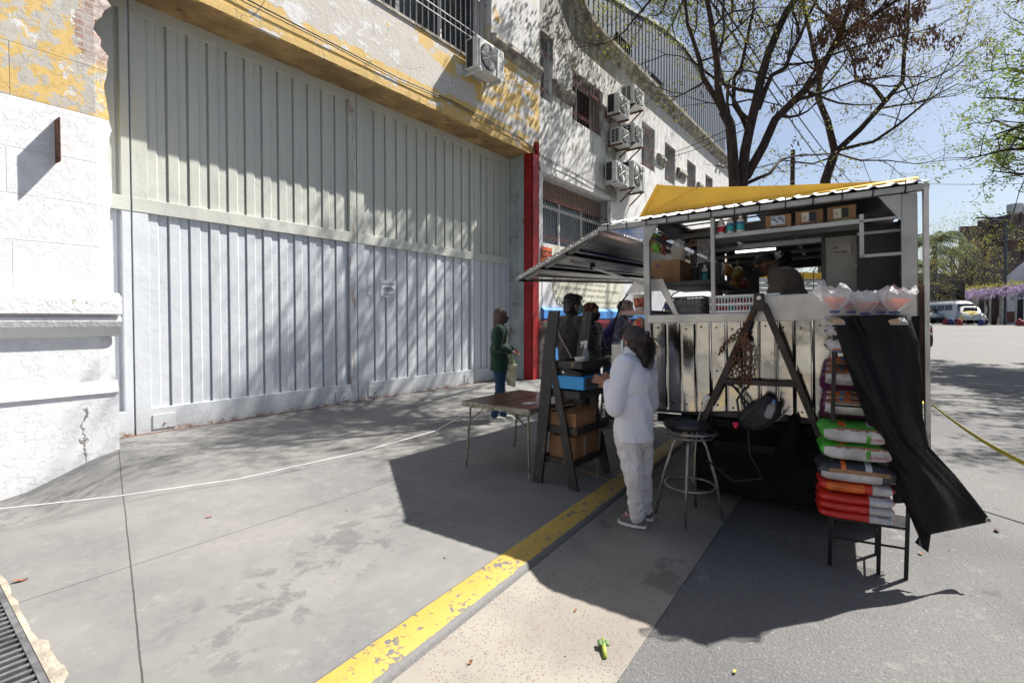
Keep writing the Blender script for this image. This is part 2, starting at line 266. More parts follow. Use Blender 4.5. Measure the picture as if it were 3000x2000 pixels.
def m_upper():
    """grey stained render with remains of yellow and white paint above the gate"""
    N = NT('stained render with yellow remains'); N.xyz(); z = N.Z; n1 = N.noise(3.2, 9, .68, N.mp((.6, 1, 1.1))); n2 = N.noise(1.0, 5, .6)
    ren = N.mix(N.noise(1.6, 7, .7), (.42, .395, .36), (.62, .59, .55)); yel = N.mix(N.noise(1.5, 3), (.58, .39, .12), (.68, .48, .19)); wh = N.mix(N.noise(2, 4), (.62, .62, .64), (.72, .72, .73))
    w = N.ma('MULTIPLY_ADD', N.noise(2.4, 7, .7, N.mp((.5, 1, 1))), .5, -.25)
    band = N.ss(N.ma('ADD', z, w), 6.02, 6.0)                                     # yellow band over the gate
    z2 = N.ma('MULTIPLY', N.ma('MULTIPLY', N.ss(N.ma('ADD', N.X, w), 8.0, 8.05), N.ss(z, 7.75, 7.72)), N.ss(N.ma('SUBTRACT', z, w), 6.2, 6.25)); p2 = N.ma('MULTIPLY', z2, N.ss(n1, .54, .51))
    z3 = N.ma('MULTIPLY', N.ss(N.ma('ADD', N.X, w), 5.6, 5.7), N.ss(z, 6.3, 6.5)); p3 = N.ma('MULTIPLY', z3, N.ss(N.noise(2.6, 9, .7, N.mp((.55, 1, 1.2), (4, 0, 9))), .545, .56))
    col = N.mix(N.ma('MULTIPLY', N.ss(n1, .57, .60), .8), ren, wh); col = N.mix(N.ma('MULTIPLY', z2, .8), col, wh); col = N.mix(N.ma('MAXIMUM', N.ma('MULTIPLY', band, N.ss(n1, .58, .56)), N.ma('MAXIMUM', p2, p3)), col, yel)
    hi = N.ss(z, 7.78, 7.82); col = N.mix(N.ma('MULTIPLY', hi, N.ss(N.noise(3, 7, .7), .35, .5)), col, (.60, .60, .61))
    stn = N.noise(7, 6, .7, N.mp((1.6, 1, .22))); col = N.mix(N.ma('MULTIPLY', N.ss(stn, .55, .75), .55), col, (.17, .155, .135)); col = N.mix(N.ma('MULTIPLY', N.ma('MULTIPLY', N.ss(z, 5.72, 5.6), .35), N.noise(5, 4)), col, (.34, .22, .1))
    cr = N.ma('MULTIPLY', N.ss(N.vor(.9, 'DISTANCE_TO_EDGE', N.mp((1, 1, 1.6))), .006, .002), N.ss(n2, .45, .6)); h = N.ma('MULTIPLY_ADD', cr, -2, N.ma('ADD', n1, N.noise(18, 6, .7)))
    return N.set(N.mix(N.ma('MULTIPLY', cr, .6), col, (.12, .1, .09)), .85, 0, N.bump(h, .6, .015))
def m_club():
    """white painted wall, grimy below the cornice and at the buttress, darker streaks"""
    N = NT('weathered white wall'); N.xyz(); z = N.Z; n = N.noise(1.2, 7, .7); st = N.noise(4.5, 8, .75, N.mp((1.4, 1, .28))); st2 = N.noise(2.2, 7, .7, N.mp((1.2, 1, .5), (3, 1, 7)))
    col = N.mix(n, (.60, .60, .60), (.74, .74, .745)); hi = N.ss(z, 5.4, 10.2); t = N.ma('MULTIPLY_ADD', hi, -.20, .60); g = N.ss(N.ma('SUBTRACT', st, t), -.05, .09)
    near = N.ss(N.X, 18, 12); g = N.ma('MULTIPLY', g, N.ma('MULTIPLY_ADD', near, .55, .42)); col = N.mix(N.ma('MULTIPLY', g, .9), col, (.145, .13, .115))
    bt = N.ma('MULTIPLY', N.ma('MULTIPLY', N.ss(N.X, 13.7, 14.3), N.ss(N.X, 15.4, 14.8)), N.ma('MULTIPLY', N.ss(z, 5.0, 5.6), N.ss(z, 8.6, 7.6))); col = N.mix(N.ma('MULTIPLY', bt, N.ss(st2, .35, .55)), col, (.17, .155, .13))
    wn = N.ma('MULTIPLY', N.ss(st2, .52, .62), N.ss(z, 5, 6)); col = N.mix(N.ma('MULTIPLY', wn, .5), col, (.42, .37, .30))
    def hl(zz, w=.008): return N.ss(N.ma('ABSOLUTE', N.ma('SUBTRACT', z, zz)), w, w * .4)
    j = hl(6.2)
    for zz in (7.0, 7.75, 8.6, 9.2): j = N.ma('MAXIMUM', j, hl(zz))
    col = N.mix(N.ma('MULTIPLY', j, .35), col, (.1, .09, .08))
    return N.set(col, .85, 0, N.bump(N.ma('MULTIPLY_ADD', j, -1.5, N.ma('ADD', N.noise(10, 6, .7), st)), .5, .012))
def m_gate():
    N = NT('gate paint'); N.xyz(); z = N.Z; n = N.noise(2, 6, .65); up = N.ss(z, 2.86, 2.9)
    col = N.mix(up, N.mix(n, (.52, .545, .585), (.62, .65, .69)), N.mix(n, (.46, .475, .44), (.58, .595, .53))); col = N.mix(N.ma('MULTIPLY', N.ss(N.noise(4, 7, .7, N.mp((1, 1, .12))), .5, .75), .45), col, (.36, .36, .35)); col = N.mix(N.ma('MULTIPLY', N.ss(z, .55, .0), .3), col, (.25, .24, .22))
    ru = N.ma('MULTIPLY', N.ss(N.noise(6, 8, .8, N.mp((1, 1, .18), (2, 2, 5))), .62, .74), .95); low = N.ma('MULTIPLY', N.ss(z, .10, .0), N.ss(N.noise(9, 6, .8), .48, .6))
    # rust along the stiles where leaves meet
    st = N.ss(N.ma('ABSOLUTE', N.ma('SUBTRACT', N.X, 5.36)), .12, .02); st = N.ma('MULTIPLY', st, N.ss(N.noise(7, 7, .8, N.mp((1, 1, .2))), .52, .62)); ru = N.ma('MAXIMUM', N.ma('MULTIPLY', ru, .35), N.ma('MAXIMUM', N.ma('MULTIPLY', st, .85), low))
    return N.set(N.mix(ru, col, (.20, .085, .03)), N.ma('MULTIPLY_ADD', n, .2, .38), 0, N.bump(N.ma('ADD', N.noise(1.8, 4, .6), N.ma('MULTIPLY', N.noise(40, 4), .10)), .55, .03))
def m_cladding():
    N = NT('dark metal sheet'); N.xyz(); w = N.ma('SINE', N.ma('MULTIPLY', N.X, 2 * math.pi / .34)); n = N.noise(1.5, 6, .7, N.mp((1, 1, .2)))
    col = N.mix(n, (.045, .055, .075), (.12, .135, .16)); return N.set(col, .55, .35, N.bump(w, .9, .05))
def m_mural():
    N = NT('mural wall paint'); N.xyz(); z = N.Z; n = N.noise(3, 6, .65); wh = N.mix(n, (.62, .64, .68), (.72, .73, .76)); cr = N.mix(n, (.62, .60, .50), (.70, .68, .58))
    e = N.ma('MULTIPLY_ADD', N.ma('SINE', N.ma('MULTIPLY', z, 5)), .06, 11.05); scr = N.ma('MULTIPLY', N.ma('MULTIPLY', N.ma('GREATER_THAN', N.X, e), N.ma('LESS_THAN', N.X, 15.45)), N.ma('GREATER_THAN', z, N.ma('MULTIPLY_ADD', N.ss(N.X, 11.6, 11.0), .45, 1.80)))
    col = N.mix(scr, wh, cr); bl = N.mix(n, (.055, .22, .60), (.08, .30, .72)); col = N.mix(N.ma('LESS_THAN', z, N.ma('MULTIPLY_ADD', n, .03, 1.76)), col, bl)
    col = N.mix(N.ma('MULTIPLY', N.ss(N.noise(4, 7, .75, N.mp((1, 1, .4))), .6, .68), .35), col, (.35, .34, .33)); return N.set(col, .7, 0, N.bump(N.noise(14, 6, .7), .4, .01))
M_side = m_sidewalk(); M_asph = m_asphalt(); M_gut = m_gutter(); M_kerb = m_kerb(); M_pil = m_white_pilaster(); M_up = m_upper(); M_club = m_club(); M_gate = m_gate(); M_clad = m_cladding(); M_mur = m_mural()
M_soff = pm('rusty ochre soffit', (.34, .22, .095), .8, 0, .35, 2.2, .6, 14, .02, .12, (.16, .06, .025), 2.5)
M_red = pm('red steel paint', (.30, .008, .012), .42, 0, .3, 2.0, .3, 25, .004, .08, (.06, .03, .03), 2)
M_jamb = pm('grey green steel paint', (.34, .38, .37), .6, 0, .2, 2.5, .35, 20, .006, .14, (.17, .08, .04), 2.2)
M_trim = pm('grimy stone trim', (.34, .31, .27), .9, 0, .45, 5, .8, 22, .02, .2, (.08, .07, .055), 3)
M_trimw = pm('white moulding paint', (.74, .745, .76), .75, 0, .06, 3, .7, 16, .015, .04, (.38, .28, .17), 5)
M_bars = pm('grey window bar steel', (.30, .30, .31), .5, .3, .25, 5, .1)
M_barr = pm('red oxide bar steel', (.16, .045, .04), .6, .2, .25, 5, .1)
M_frame = pm('white window frame', (.62, .62, .62), .5, 0, .15)
M_glass = pm('dark window glass', (.02, .026, .035), .06, 0, .3, 2, .08, 3, .01)
M_dark = pm('dark room', (.015, .015, .017), .9, 0, .2)
M_brown = pm('brown roller blind', (.22, .12, .06), .7, 0, .3, 12, .4, 30)
M_rust = pm('rusted steel', (.15, .07, .04), .8, .3, .5, 14, .5, 50, .004)
M_black = pm('black paint', (.018, .018, .02), .5, 0, .3); M_cable = pm('black cable', (.02, .02, .022), .55, 0, .2)
M_white = pm('white plastic', (.72, .72, .71), .45, 0, .06); M_wmetal = pm('white sheet metal', (.60, .61, .60), .4, 0, .12, 6, .05, 60, .004, .07, (.25, .16, .09), 5)
M_ink = pm('black ink', (.02, .02, .022), .7, 0, .1, 6, 0); M_inkg = pm('grey green brush ink', (.10, .12, .10), .8, 0, .4, 30, 0)
# ================================================================ ground
def rise(x, y):
    f = .795 * x + .607 * y; t = max(0, min(1, (f - 12) / 27)); return 1.13 * t * t * (3 - 2 * t)
def kx(y0, s): return lambda x: y0 + s * x
kL, kR, cA = kx(1.815, .057), kx(1.575, .066), kx(.85, .038)
def strip(name, y0, y1, z, mat, xs, ny, kind='structure', fz=None, pw=1):
    b = MB(); ids = []
    for x in xs:
        a, c = y0(x), y1(x); tt = [(j / ny) ** pw for j in range(ny + 1)]; ids.append([b.P((x, c + (a - c) * q, (fz(x, c + (a - c) * q) if fz else 0) + z + rise(x, c + (a - c) * q))) for q in tt])
    for i in range(len(xs) - 1):
        for j in range(ny): b.Fc((ids[i][j], ids[i + 1][j], ids[i + 1][j + 1], ids[i][j + 1]))
    o = b.build(name, mat, smooth=True); o['kind'] = kind; return o
XS = [-8 + i * .25 for i in range(60)] + [7 + i * 1.0 for i in range(56)] + [66, 72, 80, 110, 200, 400]
def dip(x, y):
    t = max(0, min(1, (1.85 - x) / 1.1)); s = max(0, min(1, (y - 4.6) / 1.8)); return -.33 * t * t * (3 - 2 * t) * s * s * (3 - 2 * s)
def holed(x, y): return dip(x, y)
strip('sidewalk', kL, lambda x: 9.2, 0, M_side, XS, 34, fz=holed)
kb = MB(); prof = lambda x: [(kL(x), 0.0), (kL(x) - .02, .006), (kR(x) + .02, .004), (kR(x) - .005, -.012), (kR(x) - .035, -.10)]
ids = [[kb.P((x, y, z + rise(x, kL(x)))) for y, z in prof(x)] for x in XS]
for i in range(len(XS) - 1):
    for j in range(4): kb.Fc((ids[i][j], ids[i + 1][j], ids[i + 1][j + 1], ids[i][j + 1]))
kb.build('kerb', M_kerb, smooth=True, kind='structure')
strip('gutter', cA, lambda x: kR(x) - .015, -.08, M_gut, XS, 16, fz=lambda x, y: .055 * max(0, 1 - (kR(x) - .015 - y) / .16) ** 1.5)
strip('road', lambda x: -220, lambda x: cA(x) + .004, -.084, M_asph, XS, 60, pw=2.2)
# broken pale concrete beside the street drain, bottom left
pc = MB(); pts = [tuple(onZ(x_ + 4 * math.sin(k_ * 2.3), y_)[:2]) for k_, (x_, y_) in enumerate(((-60, 1600), (-20, 1660), (2, 1682), (18, 1702), (30, 1722), (38, 1748), (50, 1762), (58, 1784), (72, 1806), (82, 1834), (96, 1852), (112, 1872), (140, 1878), (152, 1902), (158, 1924), (176, 1944), (194, 1952), (197, 1976), (190, 2000), (196, 2040), (150, 2040), (121, 2000), (60, 1888), (2, 1781), (-60, 1690)))]
M_pale = pm('pale broken concrete', (.33, .29, .235), .85, 0, .3, 6, .8, 25, .02)
P_ = [(x, y, .005) for x, y in pts]; pc.poly(P_); pc.build('concrete_patch', M_pale, kind='structure')
dr = thing('drain_grate', 'grey iron drain grate at the bottom left corner of the pavement', 'grate', (.2, 3.1, 0))
M_iron = pm('worn iron', (.20, .205, .21), .5, .7, .4, 9, .3)
b = MB(); b.box(-.05, .44, 2.2, 4.3, .003, .006); b.build('pit', M_dark, dr)
b = MB()
for x in (.42, .30, .15, .0): b.box(x - .012, x + .012, 2.2, 4.3, .007, .022)
y = 2.2
while y < 4.3:
    b.box(-.05, .43, y, y + .022, .007, .018); y += .055
b.build('bars', M_iron, dr)
# ================================================================ the gate building
YF, YD = 7.12, 7.74
gb = thing('gate_building', 'peeling yellow and white old facade around the big grey metal gate', 'building', (5.5, 7.4, 0))
b = MB()
def edge_wob(z): return .03 * math.sin(9 * z) + .018 * math.sin(31 * z + 1) + (.05 * noise.noise(V((0, 0, z * 3)))) 
# pilaster front as a grid with a ragged right edge
nz = 90; xsP = [-6, -3, -1, 0, .5, 1.0, 1.3, 1.5, 1.62]
for i in range(nz):
    z0, z1 = -.5 + 7.5 * i / nz, -.5 + 7.5 * (i + 1) / nz
    for j in range(len(xsP)):
        x0 = xsP[j]; e = j == len(xsP) - 1
        X0, X1 = (x0, x0) if j < len(xsP) else (0, 0)
        r0 = 1.75 + edge_wob(z0) * (.5 if z0 < 4.3 else 1.4) - (.04 if z0 > 4 else 0); r1 = 1.75 + edge_wob(z1) * (.5 if z1 < 4.3 else 1.4) - (.04 if z1 > 4 else 0)
        a = (x0, YF, z0); d = (x0, YF, z1); bb = (r0 if e else xsP[j + 1], YF + (.03 if e else 0), z0); c = (r1 if e else xsP[j + 1], YF + (.03 if e else 0), z1); b.poly([a, bb, c, d])
        if e: b.poly([(r0, YF + .03, z0), (r0 - .02, YF + .75, z0), (r1 - .02, YF + .75, z1), (r1, YF + .03, z1)])
b.build('pilaster', M_pil, gb)
# mouldings of the pilaster
b = MB()
def mould(b, pr, x0, x1, ret=True):
    n = len(pr); A = [(x0, YF - y, z) for y, z in pr]; B = [(x1, YF - y, z) for y, z in pr]
    for i in range(n - 1): b.poly([A[i], B[i], B[i + 1], A[i + 1]])
    b.poly([(x1, YF + .05, pr[0][1])] + B + [(x1, YF + .05, pr[-1][1])])
mould(b, [(0, 1.80), (.03, 1.79), (.12, 1.74), (.13, 1.72), (.13, 1.56), (.06, 1.555), (.055, 1.53), (.10, 1.515), (.105, 1.48), (.09, 1.42), (.05, 1.35), (.02, 1.31), (0, 1.305)], -6, 1.80)
b.build('cornice', M_trimw, gb, smooth=35)
b = MB(); mould(b, [(0, .80), (.02, .78), (.055, .69), (.06, .665), (.04, .657), (.038, -.5)], -6, 1.775); b.build('plinth', M_pil, gb, smooth=35)
# lintel wall above the gate with the upper window opening
def wallgrid(b, x0, x1, z0, z1, holes, yf, depth, jag=None):
    xs = sorted({x0, x1, *[h[0] for h in holes], *[h[1] for h in holes]}); zs = sorted({z0, z1, *[h[2] for h in holes], *[h[3] for h in holes]})
    for i in range(len(xs) - 1):
        for j in range(len(zs) - 1):
            cx, cz = (xs[i] + xs[i + 1]) / 2, (zs[j] + zs[j + 1]) / 2
            if any(h[0] < cx < h[1] and h[2] < cz < h[3] for h in holes): continue
            b.poly([(xs[i], yf, zs[j]), (xs[i + 1], yf, zs[j]), (xs[i + 1], yf, zs[j + 1]), (xs[i], yf, zs[j + 1])])
    for h in holes:
        y = yf + (h[4] if len(h) > 4 else depth)
        b.poly([(h[0], yf, h[2]), (h[0], y, h[2]), (h[0], y, h[3]), (h[0], yf, h[3])]); b.poly([(h[1], yf, h[2]), (h[1], y, h[2]), (h[1], y, h[3]), (h[1], yf, h[3])])
        b.poly([(h[0], yf, h[3]), (h[1], yf, h[3]), (h[1], y, h[3]), (h[0], y, h[3])]); b.poly([(h[0], yf, h[2]), (h[1], yf, h[2]), (h[1], y, h[2]), (h[0], y, h[2])])
ZL = 5.6
b = MB(); wallgrid(b, 1.6, 10.46, ZL, 14, [(5.2, 8.57, 7.02, 8.9), (10.22, 10.46, ZL, 5.94)], YF - .004, .5); b.build('upper_wall', M_up, gb)
b = MB(); b.box(1.7, 10.22, YF - .035, YF + .02, ZL - .03, ZL + .10); b.box(1.7, 10.22, YF - .02, YF + .02, ZL + .10, ZL + .16); b.build('lintel_band', M_up, gb)
b = MB(); b.grid(lambda u, v: (1.6 + 8.5 * u, YF - .03 + v * .75, ZL - .03 + .018 * noise.noise(V((u * 30, v * 4, 0))) - .015 * (v > .4)), 120, 8); b.build('soffit', M_soff, gb, smooth=True)
# window above the gate
def barred_window(parent, x0, x1, z0, z1, yf, depth, nb, hz, nfr=2, glassz=None, blind=None, barm=None, hm=None, hpair=.06, barr=.009, gy=.08):
    w = MB(); y = yf + depth; w.box(x0, x1, y - .03, y, z0, z0 + .05); w.box(x0, x1, y - .03, y, z1 - .05, z1); w.box(x0, x0 + .05, y - .03, y, z0, z1); w.box(x1 - .05, x1, y - .03, y, z0, z1)
    for k in range(1, nfr): xx = x0 + (x1 - x0) * k / nfr; w.box(xx - .04, xx + .04, y - .04, y, z0, z1)
    if glassz: w.box(x0, x1, y - .045, y, glassz - .04, glassz + .04)
    fr = w.build('window', M_frame, parent)
    g = MB(); g.box(x0, x1, y + .002, y + .012, z0, z1); g.build('pane', M_glass, fr)
    if blind: g = MB(); [g.box(x0 + .06, x1 - .06, y - .058, y - .048, blind + (z1 - blind) * k / 12 + .004, blind + (z1 - blind) * (k + 1) / 12) for k in range(12)]; g.build('blind', M_brown, fr)
    r = MB()
    for k in range(nb): xx = x0 + (x1 - x0) * (k + .5) / nb; r.tube([(xx, yf + gy, z0), (xx, yf + gy, z1)], barr, 6)
    r.build('grille', barm or M_bars, fr)
    r = MB()
    for h in hz:
        for q in (0, hpair): r.box(x0, x1, yf + gy - .018, yf + gy - .008, h + q, h + q + .018)
    r.build('grille_rail', hm or barm or M_bars, fr)
    return fr
barred_window(gb, 5.2, 8.57, 7.02, 8.9, YF, .5, 22, (7.55, 8.45), 3, hpair=.14, barr=.012, gy=.14)
b = MB(); b.box(5.15, 8.62, YF - .03, YF + .1, 6.97, 7.02); b.build('window_sill', M_trim, gb)
b = MB()
pr = [(0, 7.84), (.14, 7.80), (.15, 7.70), (.09, 7.66), (.08, 7.58), (.03, 7.52), (0, 7.50)]
mould(b, pr, 8.55, 10.44); b.poly([(8.55, YF + .02, 7.84)] + [(8.55, YF - y, z) for y, z in pr] + [(8.55, YF + .02, 7.5)]); b.build('ledge', M_trim, gb, smooth=35)
# steel jamb and red column
b = MB(); b.box(9.99, 10.03, 7.26, 7.76, -.02, ZL - .02); b.build('gate_jamb', M_jamb, gb); b = MB(); b.box(9.97, 9.985, 7.46, 7.475, 0, 5.5); b.box(9.98, 9.99, 7.66, 7.7, 0, 5.5); b.build('jamb_angle', M_jamb, gb)
col = thing('red_column', 'tall dark red steel column between the gate and the poem wall', 'column', (10.1, 7.1, 0))
b = MB(); b.box(9.98, 10.245, 6.99, 7.005, -.02, ZL - .04); b.box(9.98, 10.0, 6.99, 7.24, -.02, ZL - .04); b.box(10.24, 10.255, 6.985, 7.24, -.02, 5.9); b.box(10.02, 10.455, 7.20, 7.24, -.02, 5.9); b.build('steel_section', M_red, col)
# the gate itself
gt = MB(); gt.box(1.85, 10.0, YD + .05, YD + .08, -.01, ZL); gt.build('gate', M_gate, gb)
gate = [o for o in C.objects if o.name == 'gate'][0]
gate.parent = None; off = V((5.9, 7.74, 0))
C.objects.unlink(gate); bpy.data.objects.remove(gate)
gate = thing('metal_gate', 'huge grey ribbed metal gate, greenish above and bluish below, under the lintel', 'gate', (5.9, YD, 0))
def ribbed(x0, x1, z0, z1, per=.262):
    b = MB(); n = max(1, round((x1 - x0) / per)); p = (x1 - x0) / n; d = .045; xs = []
    for k in range(n):
        a = x0 + k * p; xs += [(a, 0), (a + p * .44, 0), (a + p * .50, .016), (a + p * .86, .016), (a + p * .865, d), (a + p * .985, d), (a + p * .99, 0)]
    xs.append((x1, 0))
    for i in range(len(xs) - 1): (xa, da), (xb, db) = xs[i], xs[i + 1]; b.poly([(xa, YD + da, z0), (xb, YD + db, z0), (xb, YD + db, z1), (xa, YD + da, z1)])
    return b
leaves = [(1.80, 1.99, 'L'), (2.28, 5.36, 'M'), (5.62, 8.60, 'M'), (8.80, 9.16, 'S'), (9.2, 9.96, 'S')]
spans = [(1.70, 2.09), (2.11, 5.455), (5.475, 8.65), (8.665, 9.975)]
ribs = [[(1.70, 2.0)], [(2.28, 5.32)], [(5.62, 8.55)], [(8.74, 9.15), (9.19, 9.95)]]
for (a, c), rb in zip(spans, ribs):
    lf = MB(); y0 = YD - .03
    def fr(x0, x1, z0, z1, dy=0): lf.box(x0, x1, y0 - dy, YD + .05, z0, z1)
    fr(a, c, -.01, .33); fr(a, c, 2.88, 3.06, .006); fr(a, c, 5.40, 5.62)
    e = [a] + [q for r in rb for q in r] + [c]
    for k in range(0, len(e), 2):
        for zz in ((.33, 2.88), (3.06, 5.40)): fr(e[k], e[k + 1], *zz) if e[k + 1] - e[k] > .004 else None
    L = lf.build('gate_leaf', M_gate, gate, bevel=.004)
    for r in rb:
        for zz in ((.33, 2.88), (3.06, 5.40)): ribbed(r[0], r[1], *zz).build('ribbed_sheet', M_gate, L)
    def plate(x0, x1, z0=.05, z1=.24):
        q = MB(); q.box(x0, x1, y0 - .012, y0 - .002, z0, z1); o = q.build('bolt_plate', M_gate, L, bevel=.003); q = MB(); q.ball(((x0 + x1) / 2, y0 - .015, z0 + .06), .014, 8, 6); q.build('bolt', M_rust, L)
    if a > 2 and a < 3: plate(2.29, 2.55); plate(5.0, 5.32)
    if 5 < a < 6: plate(5.68, 5.98); plate(8.3, 8.5)
b = MB(); b.box(5.70, 5.80, YD - .008, YD - .001, 1.95, 2.25); b.lathe([(.001, 0), (.022, 0), (.022, .012), (.001, .014)], (5.76, YD - .008, 2.12), 14, (0, -1, 0)); b.build('lock_plate', M_gate, gate, smooth=40)
b = MB(); b.box(1.75, 10.0, YD - .06, YD + .1, -.012, .006); b.build('threshold_rail', M_rust, gate)
no = thing('paper_notice', 'white printed paper notice taped inside plastic on the grey gate', 'notice', (6.15, YD - .035, 2.1))
b = MB(); b.box(6.0, 6.36, YD - .012, YD - .006, 1.93, 2.25); b.build('paper', pm('notice paper', (.66, .67, .72), .5, 0, .1, 9, .5, 12, .01), no)
b = MB(); b.grid(lambda u, v: (5.98 + .4 * u, YD - .016 - .012 * noise.noise(V((u * 9, v * 9, 3))), 1.88 + .40 * v), 16, 12)
N = NT('clear plastic sleeve'); N.set((.8, .82, .86), .15, 0); N.b.inputs['Alpha'].default_value = .18; b.build('plastic_sleeve', N.m, no, smooth=True)
for s, z, w in (('PROHIBIDO ESTACIONAR', 2.17, .30), ('PARA LA CARGA Y DESCARGA', 2.10, .20), ('DE LA COMPRA EN LA ENTRADA PRINCIPAL', 2.07, .30), ('POR PUERTA 206', 2.035, .18), ('SIN EXCEPCION', 1.965, .20)):
    text('lettering', s, M_ink, no, (6.18 - w / 2, YD - .014, z), (1, 0, 0), (0, 0, 1), .03, w)
# iron bracket on the pilaster
br = thing('iron_bracket', 'rusty iron loop bracket sticking out of the white pilaster', 'bracket', (1.2, YF, 3.2))
q0 = onY(181, 371, YF); q1 = onY(205, 352, YF - .30); b = MB(); X0 = 1.28
for p, q in (((X0, YF, 3.60), (X0 + .01, YF - .135, 3.60)), ((X0, YF, 3.19), (X0 + .01, YF - .135, 3.19)), ((X0 + .01, YF - .135, 3.62), (X0 + .01, YF - .135, 3.17)), ((X0, YF - .02, 3.6), (X0, YF - .02, 3.19))): b.bar(p, q, .05, .008, (1, 0, 0))
b.bar((X0, YF - .075, 3.59), (X0, YF - .075, 3.20), .11, .004, (1, 0, 0)); b.build('iron_loop', M_rust, br)
# ================================================================ the clubhouse beyond the red column
cb = thing('clubhouse', 'long grimy white building with barred windows behind the food trailer', 'building', (20, 7.4, 0))
b = MB(); holes = [(10.50, 11.09, 7.13, 8.82, .45), (12.1, 13.92, 7.08, 8.46, .45), (16.93, 18.17, 7.02, 8.58, .4), (19.22, 20.4, 6.98, 8.47, .4), (21.9, 23.1, 6.98, 8.47, .4), (24.6, 25.8, 6.98, 8.47, .4), (10.63, 14.6, 3.42, 5.24, .38)]
wallgrid(b, 10.46, 32, -.1, 9.9, holes, YF, .4); b.poly([(32, YF, -.1), (32, 14, -.1), (32, 14, 9.9), (32, YF, 9.9)]); b.build('wall', M_club, cb)
# parapet arch rising to the left above the cornice
def cz(x): return 9.95 + (0 if x > 13.2 else min(4.5, .42 * (13.2 - x) ** 2 if x > 11.6 else 1.07 + 1.35 * (11.6 - x)))
b = MB(); xs = [13.2 - .1 * i for i in range(28)]
for i in range(len(xs) - 1): b.hexa([(xs[i], YF + .001, 9.9), (xs[i + 1], YF + .001, 9.9), (xs[i + 1], YF + .001, cz(xs[i + 1])), (xs[i], YF + .001, cz(xs[i]))], [(xs[i], YF + .35, 9.9), (xs[i + 1], YF + .35, 9.9), (xs[i + 1], YF + .35, cz(xs[i + 1])), (xs[i], YF + .35, cz(xs[i]))])
b.build('parapet', M_club, cb)
b = MB(); pr = [(0, -.32), (.05, -.30), (.08, -.22), (.16, -.16), (.17, -.08), (.27, .0), (.28, .10), (.20, .15), (-.2, .2)]; path = [32, 28, 24, 20, 17, 15, 14] + xs
for i in range(len(path) - 1):
    for k in range(len(pr) - 1):
        (ya, za), (yb, zb) = pr[k], pr[k + 1]; x0, x1 = path[i], path[i + 1]; b.poly([(x0, YF - ya, cz(x0) + za), (x1, YF - ya, cz(x1) + za), (x1, YF - yb, cz(x1) + zb), (x0, YF - yb, cz(x0) + zb)])
b.build('cornice', M_trim, cb, smooth=35)
b = MB(); tp = [(-2, 8), (8, 10.2), (12, 11.5), (14.5, 12.3), (16.2, 12.8), (18, 13.2), (20, 13.75), (21.6, 14.1), (23.8, 14.4), (25.9, 14.35), (28.5, 14.1), (31.3, 13.5), (31.6, 13.3)]
for i in range(len(tp) - 1): (a, za), (c, zc) = tp[i], tp[i + 1]; b.poly([(a, 8.0, 9.0), (c, 8.0, 9.0), (c, 8.0, zc), (a, 8.0, za)])
b.poly([(31.6, 8, 9), (31.6, 16, 9), (31.6, 16, 13.3), (31.6, 8, 13.3)]); b.build('metal_cladding', M_clad, cb)
b = MB()
for i in range(len(tp) - 1): (a, za), (c, zc) = tp[i], tp[i + 1]; b.hexa([(a, 7.93, za), (a, 8.4, za + .02), (a, 8.4, za + .16), (a, 7.93, za + .14)], [(c, 7.93, zc), (c, 8.4, zc + .02), (c, 8.4, zc + .16), (c, 7.93, zc + .14)])
b.build('roof_edge', pm('grey roof edge', (.30, .33, .33), .6, .2, .2), cb)
for x, z in ((16.6, 11.15), (19.95, 11.0)):
    b = MB(); b.box(x, x + 1.15, 7.96, 7.99, z, z + .62); o = b.build('vent_window', M_dark, cb); b = MB(); [b.box(x + .08 + k * .17, x + .11 + k * .17, 7.92, 7.955, z, z + .62) for k in range(7)]; b.box(x, x + 1.15, 7.9, 7.96, z + .6, z + .66); b.build('vent_bars', M_black, o)
barred_window(cb, 10.52, 11.07, 7.15, 8.8, YF, .45, 3, (7.35, 8.3), 1, hm=M_barr)
barred_window(cb, 12.1, 13.92, 7.08, 8.46, YF, .45, 9, (7.3, 8.15), 2, hm=M_barr, barm=M_barr, barr=.011)
for x0, x1 in ((16.93, 18.17), (19.22, 20.4), (21.9, 23.1), (24.6, 25.8)): barred_window(cb, x0, x1, 7.02, 8.5, YF, .4, 8, (7.15, 7.75, 8.3), 2, hm=M_barr)
barred_window(cb, 10.66, 14.55, 3.44, 5.22, YF, .38, 30, (3.62, 4.62), 3, glassz=4.55, blind=4.72, hm=M_barr, barr=.010)
def mould2(b, pr, x0, x1, y=YF):
    A = [(x0, y - q, z) for q, z in pr]; B = [(x1, y - q, z) for q, z in pr]
    for i in range(len(pr) - 1): b.poly([A[i], B[i], B[i + 1], A[i + 1]])
    b.poly([(x0, y + .02, pr[0][1])] + A + [(x0, y + .02, pr[-1][1])]); b.poly([(x1, y + .02, pr[0][1])] + B + [(x1, y + .02, pr[-1][1])])
for x0, x1 in ((11.09, 12.06), (14.35, 15.3), (18.4, 19.1), (20.6, 21.6), (23.3, 24.4)):
    b = MB(); mould2(b, [(0, 7.80), (.13, 7.76), (.14, 7.64), (.08, 7.58), (.07, 7.48), (.02, 7.40), (0, 7.38)], x0, x1); b.build('ledge', M_trim, cb, smooth=35)
